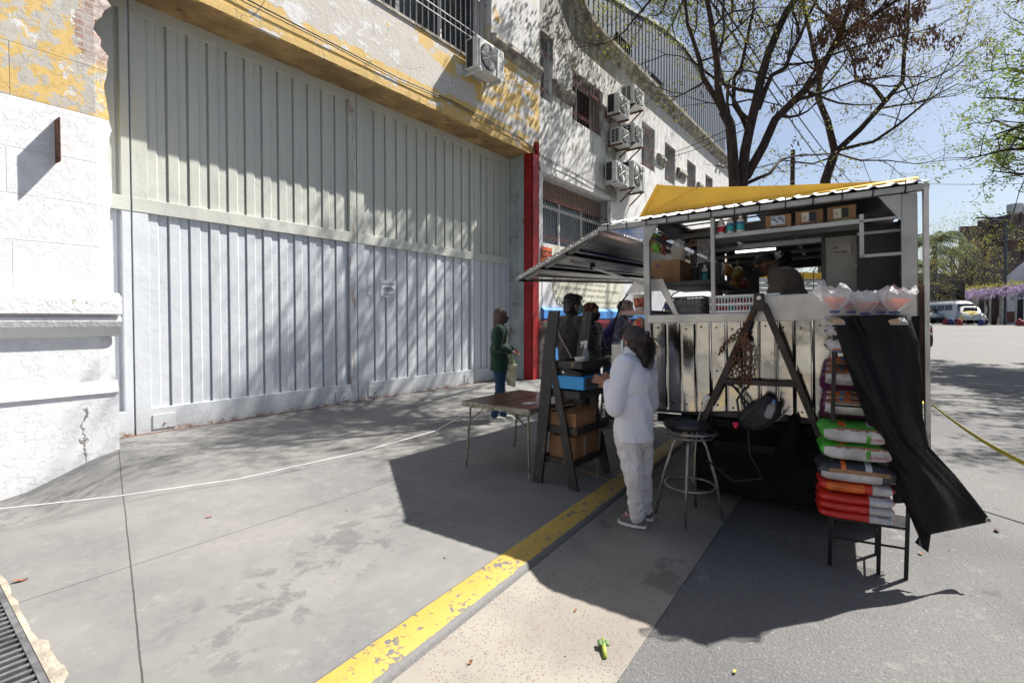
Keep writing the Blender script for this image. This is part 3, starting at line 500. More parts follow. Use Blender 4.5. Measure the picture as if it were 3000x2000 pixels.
# broad shallow ledge over the ground window, buttress
b = MB(); b.box(10.46, 14.7, YF - .05, YF + .03, 5.26, 5.34); mould2(b, [(0, 5.5), (.02, 5.48), (.03, 5.32), (0, 5.30)], 10.46, 14.7); b.build('string_course', M_club, cb)
b = MB(); b.hexa([(14.28, YF - .10, 3.48), (14.72, YF - .10, 3.48), (14.72, YF, 3.48), (14.28, YF, 3.48)], [(14.28, YF - .12, 5.2), (14.72, YF - .12, 5.2), (14.72, YF, 5.2), (14.28, YF, 5.2)]); b.build('buttress', M_club, cb)
# painted poem on the lower wall
b = MB(); b.box(10.60, 32, YF - .012, YF - .004, 1.35, 3.47); b.build('poem_wall', M_mur, cb)
pw = [o for o in cb.children if o.name.startswith('poem_wall')][0]
M_blue = pm('blue mural paint', (.06, .24, .62), .6, 0, .25, 4, .3); M_dred = pm('dark red mural paint', (.22, .012, .03), .6, 0, .2, 4, .3)
b = MB(); b.box(10.55, 32, YF - .10, YF, 1.52, 1.74); b.hexa([(10.55, YF - .10, 1.74), (10.55, YF, 1.74), (10.55, YF, 1.84)], [(32, YF - .10, 1.74), (32, YF, 1.74), (32, YF, 1.84)]); b.build('painted_ledge', M_blue, cb)
b = MB(); mould2(b, [(0, 1.50), (.10, 1.48), (.10, 1.38), (.03, 1.24), (.02, 1.20), (0, 1.18)], 10.55, 32, YF); b.build('red_moulding', M_dred, cb, smooth=35)
b = MB(); b.box(10.60, 32, YF - .02, YF, -.1, 1.19); b.build('blue_plinth', M_blue, cb)
b = MB(); b.tube([(10.42, YF - .12, 0), (10.42, YF - .12, 1.0), (10.5, YF - .14, 1.1), (10.5, YF - .14, 1.45)], [.16, .10, .14, .16], 10); b.build('column_foot', M_trim, cb, smooth=True)
def hw(s, x, z, w, sz=.16): text('lettering', s, M_inkg, pw, (x, YF - .014, z), (1, 0, 0), (0, 0, 1), sz, w, shear=.35, bold=-.003)
hw('El gol que hay que hacerle a mi mismo,', 12.0, 2.86, 3.2); hw('en el que tantas veces de mi vecindario.', 12.4, 2.66, 2.85)
hw('Es la cancha perdida, sin sabores', 12.1, 2.50, 2.0); hw('Es la diestra cortando en el vacio que saluda a los tres jugadores', 11.35, 2.33, 3.75)
hw('Es el grito de siempre, del gentio', 12.05, 2.15, 2.1); hw('El Ciclon! El de Matadores, y es mi viejo de vuelta al barrio', 11.25, 1.98, 3.75); hw('Guillermo Orsena', 13.75, 1.84, .95, .11)
# scroll flourishes
b = MB()
def spiral(cx, cz_, r, t0, t1, k=1): return [(cx + k * r * (1 - .8 * i / 24) * math.cos(t0 + (t1 - t0) * i / 24), YF - .016, cz_ + r * (1 - .8 * i / 24) * math.sin(t0 + (t1 - t0) * i / 24)) for i in range(25)]
for cx, cz_, r, k in ((11.18, 2.78, .07, 1), (11.2, 2.6, .07, -1), (11.16, 2.42, .08, 1), (11.2, 2.2, .09, -1), (11.35, 2.02, .10, 1), (11.5, 1.92, .09, -1), (11.68, 1.89, .07, 1), (11.82, 1.89, .06, -1)): b.tube(spiral(cx, cz_, r, 0, 5.5, k), .006, 4)
b.tube([(11.1, YF - .016, 3.0), (11.14, YF - .016, 2.7), (11.08, YF - .016, 2.4), (11.12, YF - .016, 2.15), (11.3, YF - .016, 1.93), (11.6, YF - .016, 1.84), (12.0, YF - .016, 1.84)], .006, 4); b.build('scroll_flourish', M_inkg, pw)
sg = thing('security_sign', 'small orange and black alarm sign on the wall beside the red column', 'sign', (10.75, YF, 3.2))
b = MB(); b.box(10.52, 11.02, YF - .03, YF - .018, 2.96, 3.36); b.build('panel', pm('orange sign', (.75, .13, .03), .5, 0, .1), sg); b = MB(); b.box(10.53, 11.01, YF - .034, YF - .031, 3.08, 3.27); b.build('black_band', M_ink, sg)
M_or = pm('orange lettering', (.80, .16, .05), .5, 0, .1, 6, 0); text('lettering', 'SPS', M_or, sg, (10.56, YF - .035, 3.11), (1, 0, 0), (0, 0, 1), .17, .28, bold=.004); text('lettering', '4634-3400', M_ink, sg, (10.60, YF - .032, 3.0), (1, 0, 0), (0, 0, 1), .06, .33)
b = MB(); b.lathe([(.055, 0), (.055, .004), (.03, .004), (.03, 0)], (10.93, YF - .035, 3.17), 16, (0, -1, 0)); b.build('emblem', M_or, sg)
# ---------------------------------------------------------------- air conditioners
M_grey = pm('grey unit grille', (.33, .33, .31), .5, .2, .2); M_louv = pm('black louvre', (.02, .02, .025), .6, 0, .3)
def ac_unit(label, x0, x1, z0, z1, y0, y1, style, brk):
    t = thing('air_conditioner', label, 'air conditioner', ((x0 + x1) / 2, (y0 + y1) / 2, z0), 'air conditioner units on the clubhouse wall')
    b = MB(); b.box(x0, x1, y0, y1, z0, z1); b.build('casing', M_wmetal, t, bevel=.012)
    w = x1 - x0; h = z1 - z0; r = min(.42 * h, .36 * w); cx, czz = x0 + w * .40, (z0 + z1) / 2
    b = MB(); b.lathe([(r * .12, 0), (r, 0), (r, .02), (r * .12, .02)], (cx, y0 - .001, czz), 28, (0, -1, 0)); b.build('fan_recess', M_louv, t)
    b = MB(); hub = V((cx, y0 - .024, czz))
    for k in range(5):
        a = 2 * math.pi * k / 5; b.hexa([hub + V((math.cos(a) * .03, 0, math.sin(a) * .03)), hub + V((math.cos(a + .2) * r * .9, 0, math.sin(a + .2) * r * .9)), hub + V((math.cos(a + .8) * r * .8, 0, math.sin(a + .8) * r * .8))], [hub + V((math.cos(a) * .03, .006, math.sin(a) * .03)), hub + V((math.cos(a + .2) * r * .9, .004, math.sin(a + .2) * r * .9)), hub + V((math.cos(a + .8) * r * .8, .004, math.sin(a + .8) * r * .8))])
    b.build('fan', M_grey, t)
    b = MB(); n = 9 if style != 'fine' else 15
    for k in range(1, n): rr = r * k / n; b.tube([(cx + rr * math.cos(a * math.pi / 14), y0 - .032, czz + rr * math.sin(a * math.pi / 14)) for a in range(29)], .003, 4, False)
    for k in range(12): a = k * math.pi / 6; b.tube([hub + V((0, -.008, 0)), (cx + r * math.cos(a), y0 - .032, czz + r * math.sin(a))], .004, 4)
    b.box(cx - r - .03, cx - r - .015, y0 - .02, y0 + .001, z0 + .03, z1 - .03); b.box(cx + r + .015, cx + r + .03, y0 - .02, y0 + .001, z0 + .03, z1 - .03); b.build('fan_guard', M_wmetal if style != 'grey' else M_grey, t)
    b = MB()
    if style in ('slats', 'cells'):
        ns = 12 if style == 'slats' else 6
        for k in range(ns):
            zz = z0 + h * (.1 + .82 * k / ns)
            for c in range(2): yy = y0 + (y1 - y0) * (.22 + .36 * c); b.box(x0 - .006, x0 + .01, yy, yy + (y1 - y0) * .28, zz, zz + h * (.045 if style == 'slats' else .1))
    else: b.box(x0 - .004, x0 + .01, y0 + (y1 - y0) * .38, y1 - .03, z0 + .04, z1 - .03)
    b.build('side_louvre', M_louv, t)
    b = MB(); [b.box(x0 + w * .80, x1 - .03, y0 - .004, y0 + .001, z0 + h * (.15 + .1 * k), z0 + h * (.155 + .1 * k)) for k in range(5)]; b.box(x0 + w * .82, x1 - .05, y0 - .005, y0 + .001, z1 - h * .22, z1 - h * .12); b.build('service_panel', M_grey, t)
    for xx in (x0 + w * .12, x0 + w * .88):
        b = MB(); b.bar((xx, YF, z0 - .03), (xx, y0 - .02, z0 - .03), .035, .05); b.bar((xx, YF - .02, z0 - .05), (xx, YF - .02, z0 + .16), .035, .03)
        if brk == 'diag': b.bar((xx, y0 + .05, z0 - .05), (xx, YF, z0 - .42), .035, .035)
        b.build('bracket', M_wmetal if brk == 'white' else M_rust, t)
    return t
ac_unit('white air conditioner below the window over the gate, on its own', 7.60, 8.47, 6.60, 7.22, 6.68, 7.0, 'fine', 'white')
def acpx(label, x0, yt, x1, yb, d, style, brk, h=None):
    p = onY(x0, yt, YF - d); q = onY(x1, yb, YF - d); pb = onY(x0, yb, YF - d); z1 = p.z; z0 = q.z; ac_unit(label, p.x, q.x, z0, z1, YF - d, YF - .10, style, brk)
acpx('left air conditioner of the top pair, with a dark open side', 1812, 268, 1845, 352, .48, 'fine', 'rust')
acpx('tall air conditioner of the top pair with white side slats, highest on the wall', 1856, 243, 1887, 325, .55, 'slats', 'diag')
acpx('left air conditioner of the middle pair with square side cells', 1819, 368, 1847, 434, .46, 'cells', 'rust')
acpx('right air conditioner of the middle pair beside the red barred window', 1857, 357, 1884, 432, .55, 'cells', 'diag')
acpx('left air conditioner of the bottom pair on white brackets', 1805, 468, 1843, 548, .46, 'fine', 'white')
acpx('right air conditioner of the bottom pair, nearest the yellow trailer roof', 1855, 469, 1889, 563, .50, 'fine', 'diag')
# wires along the wall
t = thing('wall_cable', 'thin black cable clipped along the facade above the gate', 'cable', (5, YF, 6)); b = MB(); zc = [onY(700, 22, YF - .05).z, 5.82]
pts = [(1.8, YF - .05, 5.95)] + [(x, YF - .05 - .01 * (i % 2), 5.88 - .03 * (i % 3)) for i, x in enumerate((3.3, 4.6, 5.9, 7.2, 8.4, 9.6))] + [(10.6, YF - .06, 5.62), (12, YF - .06, 5.58), (14.3, YF - .08, 5.42)]; b.tube(pts, .011, 5); b.tube([(p[0], p[1], p[2] - .035 - .02 * (i % 2)) for i, p in enumerate(pts)], .008, 5); b.build('cable', M_cable, t)
def wire(label, p, q, s, r=.012):
    t = thing('overhead_wire', label, 'wire', p, 'overhead wires'); b = MB(); b.tube(sag(p, q, s), r, 5); b.build('wire', M_cable, t)
w0 = onY(1880, 472, YF - .02)
for k, (lab, x, y) in enumerate((('upper of the two thin wires from the wall to the large tree', 2200, 345), ('lower of the two thin wires from the wall to the large tree', 2200, 372))): wire(lab, w0 + V((0, 0, -.05 * k)), atD(x, y, 9.3), .12, .009)
for i, (lab, a, b_, d0, d1, r) in enumerate((
    ('thick dark wire crossing the tree steeply, left one', (2060, -30), (2480, 560), 9, 26, .018), ('thick dark wire crossing the tree steeply, middle one', (2085, -30), (2500, 540), 9, 27, .018),
    ('thin wire crossing the tree crown, right one', (2180, -30), (2460, 420), 9, 24, .012), ('thin wire low across the sky at the trailer corner', (2400, 520), (3060, 535), 30, 34, .02), ('faint wire between the tree crowns', (2560, 170), (3060, 115), 24, 26, .012))):
    wire(lab, atD(*a, d0), atD(*b_, d1), .25, r)
# pigeons on the cornice
for lab, x, y in (('grey pigeon on the far end of the cornice, left one', 2107, 490), ('grey pigeon on the far end of the cornice, right one', 2118, 494)):
    p = onY(x, y, YF - .1); t = thing('pigeon', lab, 'pigeon', p); b = MB(); b.ball(p + V((0, 0, .10)), (.13, .07, .07)); b.ball(p + V((.11, 0, .19)), .04, 10, 8); b.tube([p + V((-.08, 0, .09)), p + V((-.24, 0, .05))], [.05, .02], 8); b.tube([p + V((.08, 0, .12)), p + V((.11, 0, .19))], [.05, .03], 8); b.tube([p, p + V((0, 0, .05))], .01, 5); b.build('body', M_black, t, smooth=True)
# ================================================================ the food trailer (local axes: u away, v to the left, w up)
TH, TL = R_(4), .022
TO = V((4.15, -.168, -.08)); tu = V((math.cos(TH), math.sin(TH), 0)); tv = V((-math.sin(TH), math.cos(TH), -TL)).normalized(); tw = tu.cross(tv)
TT = Matrix(((tu.x, tv.x, tw.x, TO.x), (tu.y, tv.y, tw.y, TO.y), (tu.z, tv.z, tw.z, TO.z), (0, 0, 0, 1))); TI = TT.inverted()
def Lp(x, y, u=0.):      # point seen at a pixel on the cross plane u of the trailer, in local axes
    r = ray(x, y); t = ((TO + tu * u - EYE).dot(tu)) / r.dot(tu); return TI @ (EYE + r * t)
def TW(u, v, w): return TT @ V((u, v, w))
M_alu = pm('brushed aluminium', (.50, .49, .48), .42, .75, .15, 5, .12, 90, .002, .05, (.2, .18, .16), 6); M_alud = pm('dull aluminium tube', (.38, .38, .375), .5, .6, .15, 6, .1)
def m_mirror():
    N = NT('dented polished steel'); N.xyz(); n = N.noise(4.5, 3, .5, N.mp((1, 1, .7))); n2 = N.noise(17, 2, .5)
    return N.set(N.mix(N.noise(9, 5, .7), (.38, .37, .35), (.56, .55, .53)), N.ma('MULTIPLY_ADD', N.noise(12, 4), .14, .06), 1, N.bump(n, .15, .03))
M_mir = m_mirror(); M_cor = pm('polished corrugated sheet', (.62, .61, .60), .2, 1, .1, 4, .1, 30, .004)
M_roofw = pm('white corrugated roof sheet', (.62, .62, .60), .45, .1, .12, 8, .1, 60, .004, .1, (.3, .27, .24), 9); M_yel = pm('yellow roof board', (.86, .50, .05), .5, 0, .10, 3, .15, 60, .003, .02, (.35, .2, .03), 9)
M_under = pm('dark chassis steel', (.009, .009, .010), .85, .0, .4, Specular_IOR_Level=.15); M_dkpan = pm('dark grey panel', (.02, .02, .022), .55, .1, .3, 4); M_grpan = pm('grey green fridge panel', (.23, .235, .215), .6, 0, .15, 3, .2)  # panel and chassis colours darkened to deepen the trailer's shade
N = NT('showcase glass'); N.set((.85, .9, .92), .03, 0); N.b.inputs['Alpha'].default_value = .16; M_gl = N.m
N = NT('clear plastic bag'); N.xyz(); N.set((.80, .80, .82), .22, 0, N.bump(N.noise(38, 5, .7), .9, .02)); N.b.inputs['Alpha'].default_value = .48; M_bag = N.m
M_card = pm('brown cardboard', (.25, .135, .065), .8, 0, .2, 4, .3, 60, .003, .05, (.12, .06, .03), 6); M_cardd = pm('box flap edge', (.16, .085, .04), .8)
M_tire = pm('tyre rubber', (.02, .02, .02), .8)
tr = thing('food_trailer', 'low aluminium food trailer with mirror steel front, open awning and yellow roof board', 'food trailer', TO + tu * 1.7 + tv * .9)
LV = 1.78; UL = 3.7
b = MB(TT); nv = 300; v0, v1 = -.01, 1.75     # mirror front with fine upright ribs
rb = [.11 + .115 * k for k in range(15)]
def mfront(i, j):
    v = v0 + (v1 - v0) * i; d = 0
    for r in rb:
        e = abs(v - r)
        if e < .008: d = -.004 * (1 - e / .008)
    d += .013 * noise.noise(V((v * 4.5, j * 2.2, 1)))
    return (d, v, .885 + .70 * j - (.02 * math.sin(i * 9) if j == 0 else 0))
b.grid(mfront, nv * 2, 26); b.build('steel_front', M_mir, tr, smooth=35)
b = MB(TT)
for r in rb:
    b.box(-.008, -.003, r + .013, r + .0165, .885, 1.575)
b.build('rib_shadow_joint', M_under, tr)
b = MB(TT)
for r in rb:
    for w in (.93, 1.54, 1.2) if r in rb[5::5] else (.93, 1.54): b.ball((-.006, r - .04, w + .01 * math.sin(r * 70)), .0075, 6, 4)
b.build('rivets', M_under, tr)
b = MB(TT); b.box(-.035, .12, .92, 1.755, 1.585, 1.652); b.box(-.032, .02, -.005, .925, 1.585, 1.775); b.box(-.03, .10, 0, .92, 1.765, 1.778); b.build('counter_plate', M_alu, tr, bevel=.004)
b = MB(TT); b.box(-.02, .02, 1.222, 1.252, 1.65, 2.40); b.build('front_post', M_alud, tr, bevel=.003)
b = MB(TT); b.box(-.005, .04, -.012, .07, 1.2, 2.40); b.slab([(-.02, .07, 2.22), (-.02, .07, 2.40), (-.02, .19, 2.40)], (.02, 0, 0)); b.build('front_post', M_alud, tr, bevel=.003)
b = MB(TT); b.box(-.03, .02, 1.735, 1.785, 1.52, 2.41)
b.slab([(-.03, 1.74, 2.26), (-.03, 1.74, 2.40), (-.03, 1.66, 2.40)], (.02, 0, 0))
b.build('front_post', M_alud, tr, bevel=.003)
b = MB(TT); b.box(-.05, .03, -.065, -.04, .62, 2.42); b.build('edge_profile', M_alu, tr)
b = MB(TT); b.box(-.04, .02, -.07, 2.19, 2.405, 2.445); b.build('eave_beam', M_alud, tr, bevel=.004)
b = MB(TT)
for k in range(13): b.tube([(-.05, .05 + k * .17, 2.47), (-.055, .05 + k * .17, 2.42), (-.03, .055 + k * .17, 2.40)], .004, 5)
b.build('hooks', M_under, tr)
def tri(x, p=.115): t = (x / p) % 1; return .016 * max(0, 1 - abs(t - .5) * 5)
b = MB(TT); b.grid(lambda i, j: (-.06 + .64 * i, -.07 + 2.22 * j, 2.452 + .15 * i + tri(2.22 * j)), 3, 220); b.build('front_roof_sheet', M_roofw, tr, thick=.004)
# pop-up yellow roof board and the raised roof behind it
U5 = .52
yB = [Lp(*p, U5) for p in ((1878, 637), (2058, 607), (2300, 582), (2560, 546), (2690, 527))]; yT = [Lp(*p, U5) for p in ((1930, 541), (2040, 549), (2300, 543), (2560, 532), (2688, 525))]
b = MB(TT); n = len(yB)
for i in range(n - 1): b.hexa([yB[i], yB[i + 1], yT[i + 1], yT[i]], [yB[i] + V((.025, 0, 0)), yB[i + 1] + V((.025, 0, 0)), yT[i + 1] + V((.025, 0, 0)), yT[i] + V((.025, 0, 0))])
b.build('yellow_board', M_yel, tr)
b = MB(TT)
for i in range(n - 1): b.hexa([yB[i] + V((-.05, 0, -.004)), yB[i + 1] + V((-.05, 0, -.004)), yB[i + 1] + V((-.002, 0, .018)), yB[i] + V((-.002, 0, .018))], [yB[i] + V((-.05, 0, .004)), yB[i + 1] + V((-.05, 0, .004)), yB[i + 1] + V((-.002, 0, .026)), yB[i] + V((-.002, 0, .026))])
b.bar(yB[0] + V((-.006, 0, 0)), yT[0] + V((-.006, 0, 0)), .012, .03); b.bar(yT[1] + V((-.006, 0, -.005)), yB[0] + V((-.006, -.05, .02)), .004, .004)
b.build('yellow_flange', M_yel, tr)
b = MB(TT); [b.ball((U5 - .003, yT[1].y - .17 * k, yT[1].z - .012 - .012 * k), .005, 6, 4) for k in range(10)]; b.build('board_rivets', M_rust, tr)
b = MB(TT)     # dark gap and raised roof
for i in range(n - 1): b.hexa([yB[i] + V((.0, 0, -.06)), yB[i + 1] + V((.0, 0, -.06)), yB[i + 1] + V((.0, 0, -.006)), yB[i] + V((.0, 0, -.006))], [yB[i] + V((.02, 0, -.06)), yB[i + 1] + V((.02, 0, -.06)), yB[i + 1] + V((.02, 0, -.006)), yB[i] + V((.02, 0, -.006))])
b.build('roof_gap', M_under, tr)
b = MB(TT)
def rsheet(u0, u1, va, vb): b.box(u0, u1, va, vb, 2.58, 2.60)
rsheet(.55, 3.7, -.06, 1.05); rsheet(.55, 1.0, 1.05, 2.0); rsheet(1.5, 3.7, 1.05, 2.0); rsheet(1.0, 1.5, 1.75, 2.0); b.box(.5, 3.7, 1.80, 1.82, 2.42, 2.60); b.build('roof', M_dkpan, tr)  # roof sheets, plus a side panel added to keep light out at the hinge
b = MB(TT)
for uu in (.55, 1.1, 1.7, 2.4, 3.1): b.box(uu, uu + .035, -.02, 1.78, 2.36, 2.395)
for vv in (.3, .75, 1.25): b.box(.3, 3.5, vv, vv + .03, 2.395, 2.425)
b.box(.05, 3.5, 1.70, 1.73, 2.28, 2.315)
for k in range(5): b.bar((.95 + .27 * k, .6, 2.56), (1.05 + .27 * k, 1.85, 2.56), .012)
b.build('ceiling_frame', pm('shade darkened ceiling tube', (.13, .13, .13), .5, .5, .2), tr)  # tube colour darkened to carry the shade of the interior
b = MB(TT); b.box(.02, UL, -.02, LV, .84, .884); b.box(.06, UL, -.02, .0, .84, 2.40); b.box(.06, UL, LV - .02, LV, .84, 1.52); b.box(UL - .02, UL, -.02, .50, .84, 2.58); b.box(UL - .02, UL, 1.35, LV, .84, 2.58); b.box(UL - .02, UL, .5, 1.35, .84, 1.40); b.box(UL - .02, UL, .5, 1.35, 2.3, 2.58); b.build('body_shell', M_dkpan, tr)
b = MB(TT); [b.box(.03, UL - .03, .003, .02, .95 + .16 * k, .975 + .16 * k) for k in range(9)]; b.build('wall_rails', M_alud, tr)
b = MB(TT); b.grid(lambda i, j: (.06 + (UL - .06) * i, LV + .004 + .01 * math.sin(i * 120), .86 + .66 * j), 200, 1); b.build('side_sheet', M_mir, tr, smooth=True)
b = MB(TT); b.box(.0, UL, .25, .33, .74, .84); b.box(.0, UL, 1.42, 1.50, .74, .84)
for uu in (.02, .9, 1.8, 2.7, 3.5): b.box(uu, uu + .06, .1, 1.7, .76, .82)
b.box(-.02, .04, .2, 1.35, .60, .655); b.box(-.02, .02, .3, .34, .6, .84); b.box(-.02, .02, 1.25, 1.29, .6, .84); b.build('chassis', M_under, tr)
b = MB(TT); b.box(.42, 3.3, .12, 1.50, .10, .76); b.build('light_blocker', M_under, tr, bevel=.02)  # added solid that blocks light so the space under the trailer stays dark
for vv in (.02, 1.52):
    for uu in (1.55, 2.2):
        b = MB(TT); b.lathe([(.16, 0), (.285, .01), (.30, .05), (.30, .15), (.285, .19), (.16, .2)], (uu, vv, .30), 28, (0, 1, 0)); o = b.build('wheel', M_tire, tr, smooth=40); b = MB(TT); b.lathe([(.02, .03), (.16, .03), (.17, .17), (.02, .17)], (uu, vv, .30), 20, (0, 1, 0)); b.build('rim', M_under, o)
# raised towing frame with chains
hf = MB(TT); ap = V((-.11, .90, 1.75)); fl = V((-.05, 1.36, .72)); fr_ = V((-.05, .53, .76)); hf.bar(ap + V((0, .015, -.04)), fl, .045, .035, (1, 0, 0)); hf.bar(ap + V((0, -.03, -.04)), fr_, .045, .035, (1, 0, 0)); hf.bar((-.075, 1.16, 1.13), (-.075, .68, 1.13), .035, .05, (1, 0, 0))
hf.hexa([(-.14, .865, 1.66), (-.14, .94, 1.66), (-.14, .935, 1.79), (-.14, .87, 1.79)], [(-.09, .865, 1.66), (-.09, .94, 1.66), (-.09, .935, 1.79), (-.09, .87, 1.79)]); hf.build('drawbar', pm('grimy brown black steel', (.05, .04, .037), .6, .4, .4, 8, .4, 40, .004), tr, bevel=.004)
b = MB(TT); b.lathe([(.001, 0), (.015, 0), (.015, .003), (.001, .003)], (-.141, .90, 1.755), 12, (-1, 0, 0)); b.build('coupling_eye', M_alu, tr)
def chain(pts, r=.0055, s=.045):
    b = MB(TT); pts = [V(p) for p in pts]; k = 0
    for i in range(len(pts) - 1):
        L = (pts[i + 1] - pts[i]).length; m = max(1, round(L / (s * .72)))
        for j in range(m):
            c = pts[i].lerp(pts[i + 1], (j + .5) / m); d = (pts[i + 1] - pts[i]).normalized(); a = d.cross(V((1, 0, 0) if k % 2 else (0, .7, .7))).normalized()
            b.tube([c + d * (s * .5 * math.sin(t)) + a * (s * .26 * math.cos(t)) for t in [q * math.pi / 4 for q in range(9)]], r, 5, False); k += 1
    return b
chain([(-.15, .93, 1.66), (-.13, 1.0, 1.55), (-.12, 1.14, 1.42), (-.12, 1.18, 1.34)]).build('chain', M_rust, tr, smooth=True)
for q, vv in enumerate((1.04, 1.0, .96, 1.07)): chain([(-.12, .98 + q * .01, 1.5), (-.11, vv, 1.36), (-.11, vv + .01 * q, 1.1 + .05 * (q % 2))], .0055, .05).build('chain', M_rust, tr, smooth=True)
b = MB(TT); b.tube([(-.1, 1.1, 1.12), (-.12, 1.0, 1.0), (-.12, .94, .88), (-.12, .98, .80), (-.12, 1.04, .86), (-.11, 1.06, 1.0), (-.1, 1.0, 1.1)], .009, 6); b.tube([(-.1, 1.15, 1.12), (-.13, 1.05, 1.09), (-.13, .99, .9), (-.1, .98, .6), (-.06, .9, .42), (-.04, 1.1, .36), (-.04, 1.3, .5)], .007, 6); b.build('hanging_cable', M_cable, tr, smooth=True)
b = MB(TT); b.tube([(-.12, 1.26, 1.02), (-.12, 1.30, .97)], .022, 10); b.build('plug', M_white, tr); b = MB(TT); b.tube([(-.12, 1.30, .97), (-.1, 1.35, .8), (-.06, 1.38, .55), (-.04, 1.40, .3)] + [TI @ onZ(2025, 1395, -.07), TI @ onZ(1975, 1398, -.07), TI @ onZ(1925, 1388, -.07), TI @ onZ(1895, 1372, -.07)], .005, 5); b.build('cream_cable', pm('cream cable', (.5, .47, .38), .6), tr, smooth=True)
# side awning of polished corrugated sheet
A0 = V((.0, 2.19, 2.44)); A1 = Lp(1516, 810, .8); A2 = Lp(1867, 822, 4.0); A3 = V((4.0, 1.82, 2.42)); A0b = V((.02, 1.80, 2.42))
def aw(i, j):   # i along, j outwards
    a = A0.lerp(A3, i) if i else A0; q = A1.lerp(A2, i); return a.lerp(q, j)
b = MB(TT); nw = 62
b.grid(lambda i, j: tuple(V(aw(i, j)) + V((0, 0, .010 * math.sin(i * nw * 2 * math.pi)))), nw * 6, 6); b.build('awning_sheet', M_cor, tr, smooth=True, thick=.002)
b = MB(TT); b.poly([(.0, 1.78, 2.43), A0, (4.0, 1.82, 2.43)]); b.build('awning_gusset', M_cor, tr, thick=.003)
b = MB(TT); dn = V((0, 0, -.03)); b.bar(A0 + dn, A1 + dn, .035, .03); b.bar(A1 + dn, A2 + dn, .035, .03); b.bar(A2 + dn, A3 + dn, .03); b.bar(aw(0, .12) + V((.06, 0, -.05)), aw(0, .98) + V((.15, 0, -.03)), .05, .02); b.build('awning_frame', M_alud, tr)
b = MB(TT)
for j in (.36, .68): b.bar(aw(.01, j) + V((0, 0, -.04)), aw(.99, j) + V((0, 0, -.04)), .03, .035)
b.bar(A1 + V((.02, -.01, -.045)), A2 + V((0, 0, -.045)), .02, .02); b.build('awning_purlin', M_under, tr)
for k in range(8): b = MB(TT); b.tube([aw(0, (k + .3) / 8) + V((-.03, 0, -.03 + .022 * math.cos(t))) + V((0, .022 * math.sin(t), 0)) for t in [q * math.pi / 5 for q in range(11)]], .0035, 5, False); b.build('awning_ring', M_alu, tr)
s0 = Lp(1652, 757, .95); b = MB(TT); b.bar(s0, Lp(1893, 835, .02), .022, .022); b.build('awning_strut', M_alud, tr); b = MB(TT); b.box(*(lambda c: (c.x - .02, c.x + .02, c.y - .02, c.y + .02, c.z - .02, c.z + .05))(s0.lerp(Lp(1893, 835, .02), .42)), ); b.build('strut_clamp', M_under, tr)
# front shelf, light, rear slats, fridge
b = MB(TT); b.box(0, .26, .29, 1.225, 2.238, 2.27); b.build('top_shelf', M_alud, tr, bevel=.002)
b = MB(TT); b.box(0, .024, .27, .295, 2.005, 2.30); b.box(0, .024, .07, .295, 2.245, 2.262); b.box(0, .024, .07, .295, 2.005, 2.025); b.build('side_bracket', M_alud, tr); b = MB(TT); b.box(.3, .32, .02, .3, 2.2, 2.22); b.slab([(.35, .32, 1.98), (.35, .08, 1.98), (.35, .08, 2.16)], (.02, 0, 0)); b.slab([(.4, .30, 1.75), (.4, .05, 1.75), (.4, .05, 1.93)], (.02, 0, 0)); b.build('side_bracket', M_alud, tr)
b = MB(TT); b.box(.32, .36, .05, .30, 1.70, 2.25)
b.build('tool_shelf', M_dkpan, tr)
fz = MB(TT); fz.box(.42, .9, .30, .50, 1.0, 2.32); fz.build('fridge', M_grpan, tr); b = MB(TT); b.box(.415, .42, .30, .50, 2.22, 2.32); b.box(.41, .43, .50, .525, 1.5, 2.32); b.build('fridge_trim', M_black, tr)
npz = MB(TT); npz.box(.408, .412, .335, .455, 2.08, 2.16); npz.build('note', pm('grey note', (.30, .29, .28), .7), tr)
text('lettering', 'Hoy', M_ink, tr, TW(.406, .445, 2.128), -tv, tw, .022, .03, shear=.2); text('lettering', 'Dia de Regalo', M_ink, tr, TW(.406, .445, 2.095), -tv, tw, .022, .09, shear=.2)
NL = NT('lit tube'); NL.set((1, 1, 1)); NL.b.inputs['Emission Color'].default_value = (.9, .95, 1, 1); NL.b.inputs['Emission Strength'].default_value = 1.6
b = MB(TT); b.box(1.6, 1.64, .95, 1.33, 2.315, 2.335); b.build('tube_light', NL.m, tr)
b = MB(TT); b.box(.55, .62, .35, 1.1, 2.21, 2.245); b.box(.9, .95, .35, 1.2, 2.27, 2.30); b.build('light_rail', pm('pale lilac shelf edge', (.42, .42, .48), .5), tr)
b = MB(TT)
for k in range(2):
    w = 2.14 - .12 * k; b.box(3.2, 3.22, .52, 1.2, w - .05, w - .04); [b.box(3.19, 3.2, .56 + .11 * q, .57 + .11 * q, w - .04, w + .06) for q in range(6)]
b.build('rear_lattice', M_alud, tr)
b = MB(TT); b.box(.5, 3.3, 1.35, 1.74, 1.42, 1.45); b.box(.4, 3.3, 1.30, 1.74, 1.66, 1.68); b.build('side_counter', M_dkpan, tr); b = MB(TT); b.box(.1, 1.2, 1.25, 1.76, 1.90, 1.93); b.build('upper_side_shelf', M_black, tr)
# brown board over the right side wall
b = MB(TT); b.box(-.004, .02, -.04, .035, 1.05, 1.80); b.build('wood_board', pm('stained brown board', (.13, .06, .04), .6, 0, .45, 5, .3, 20), tr)
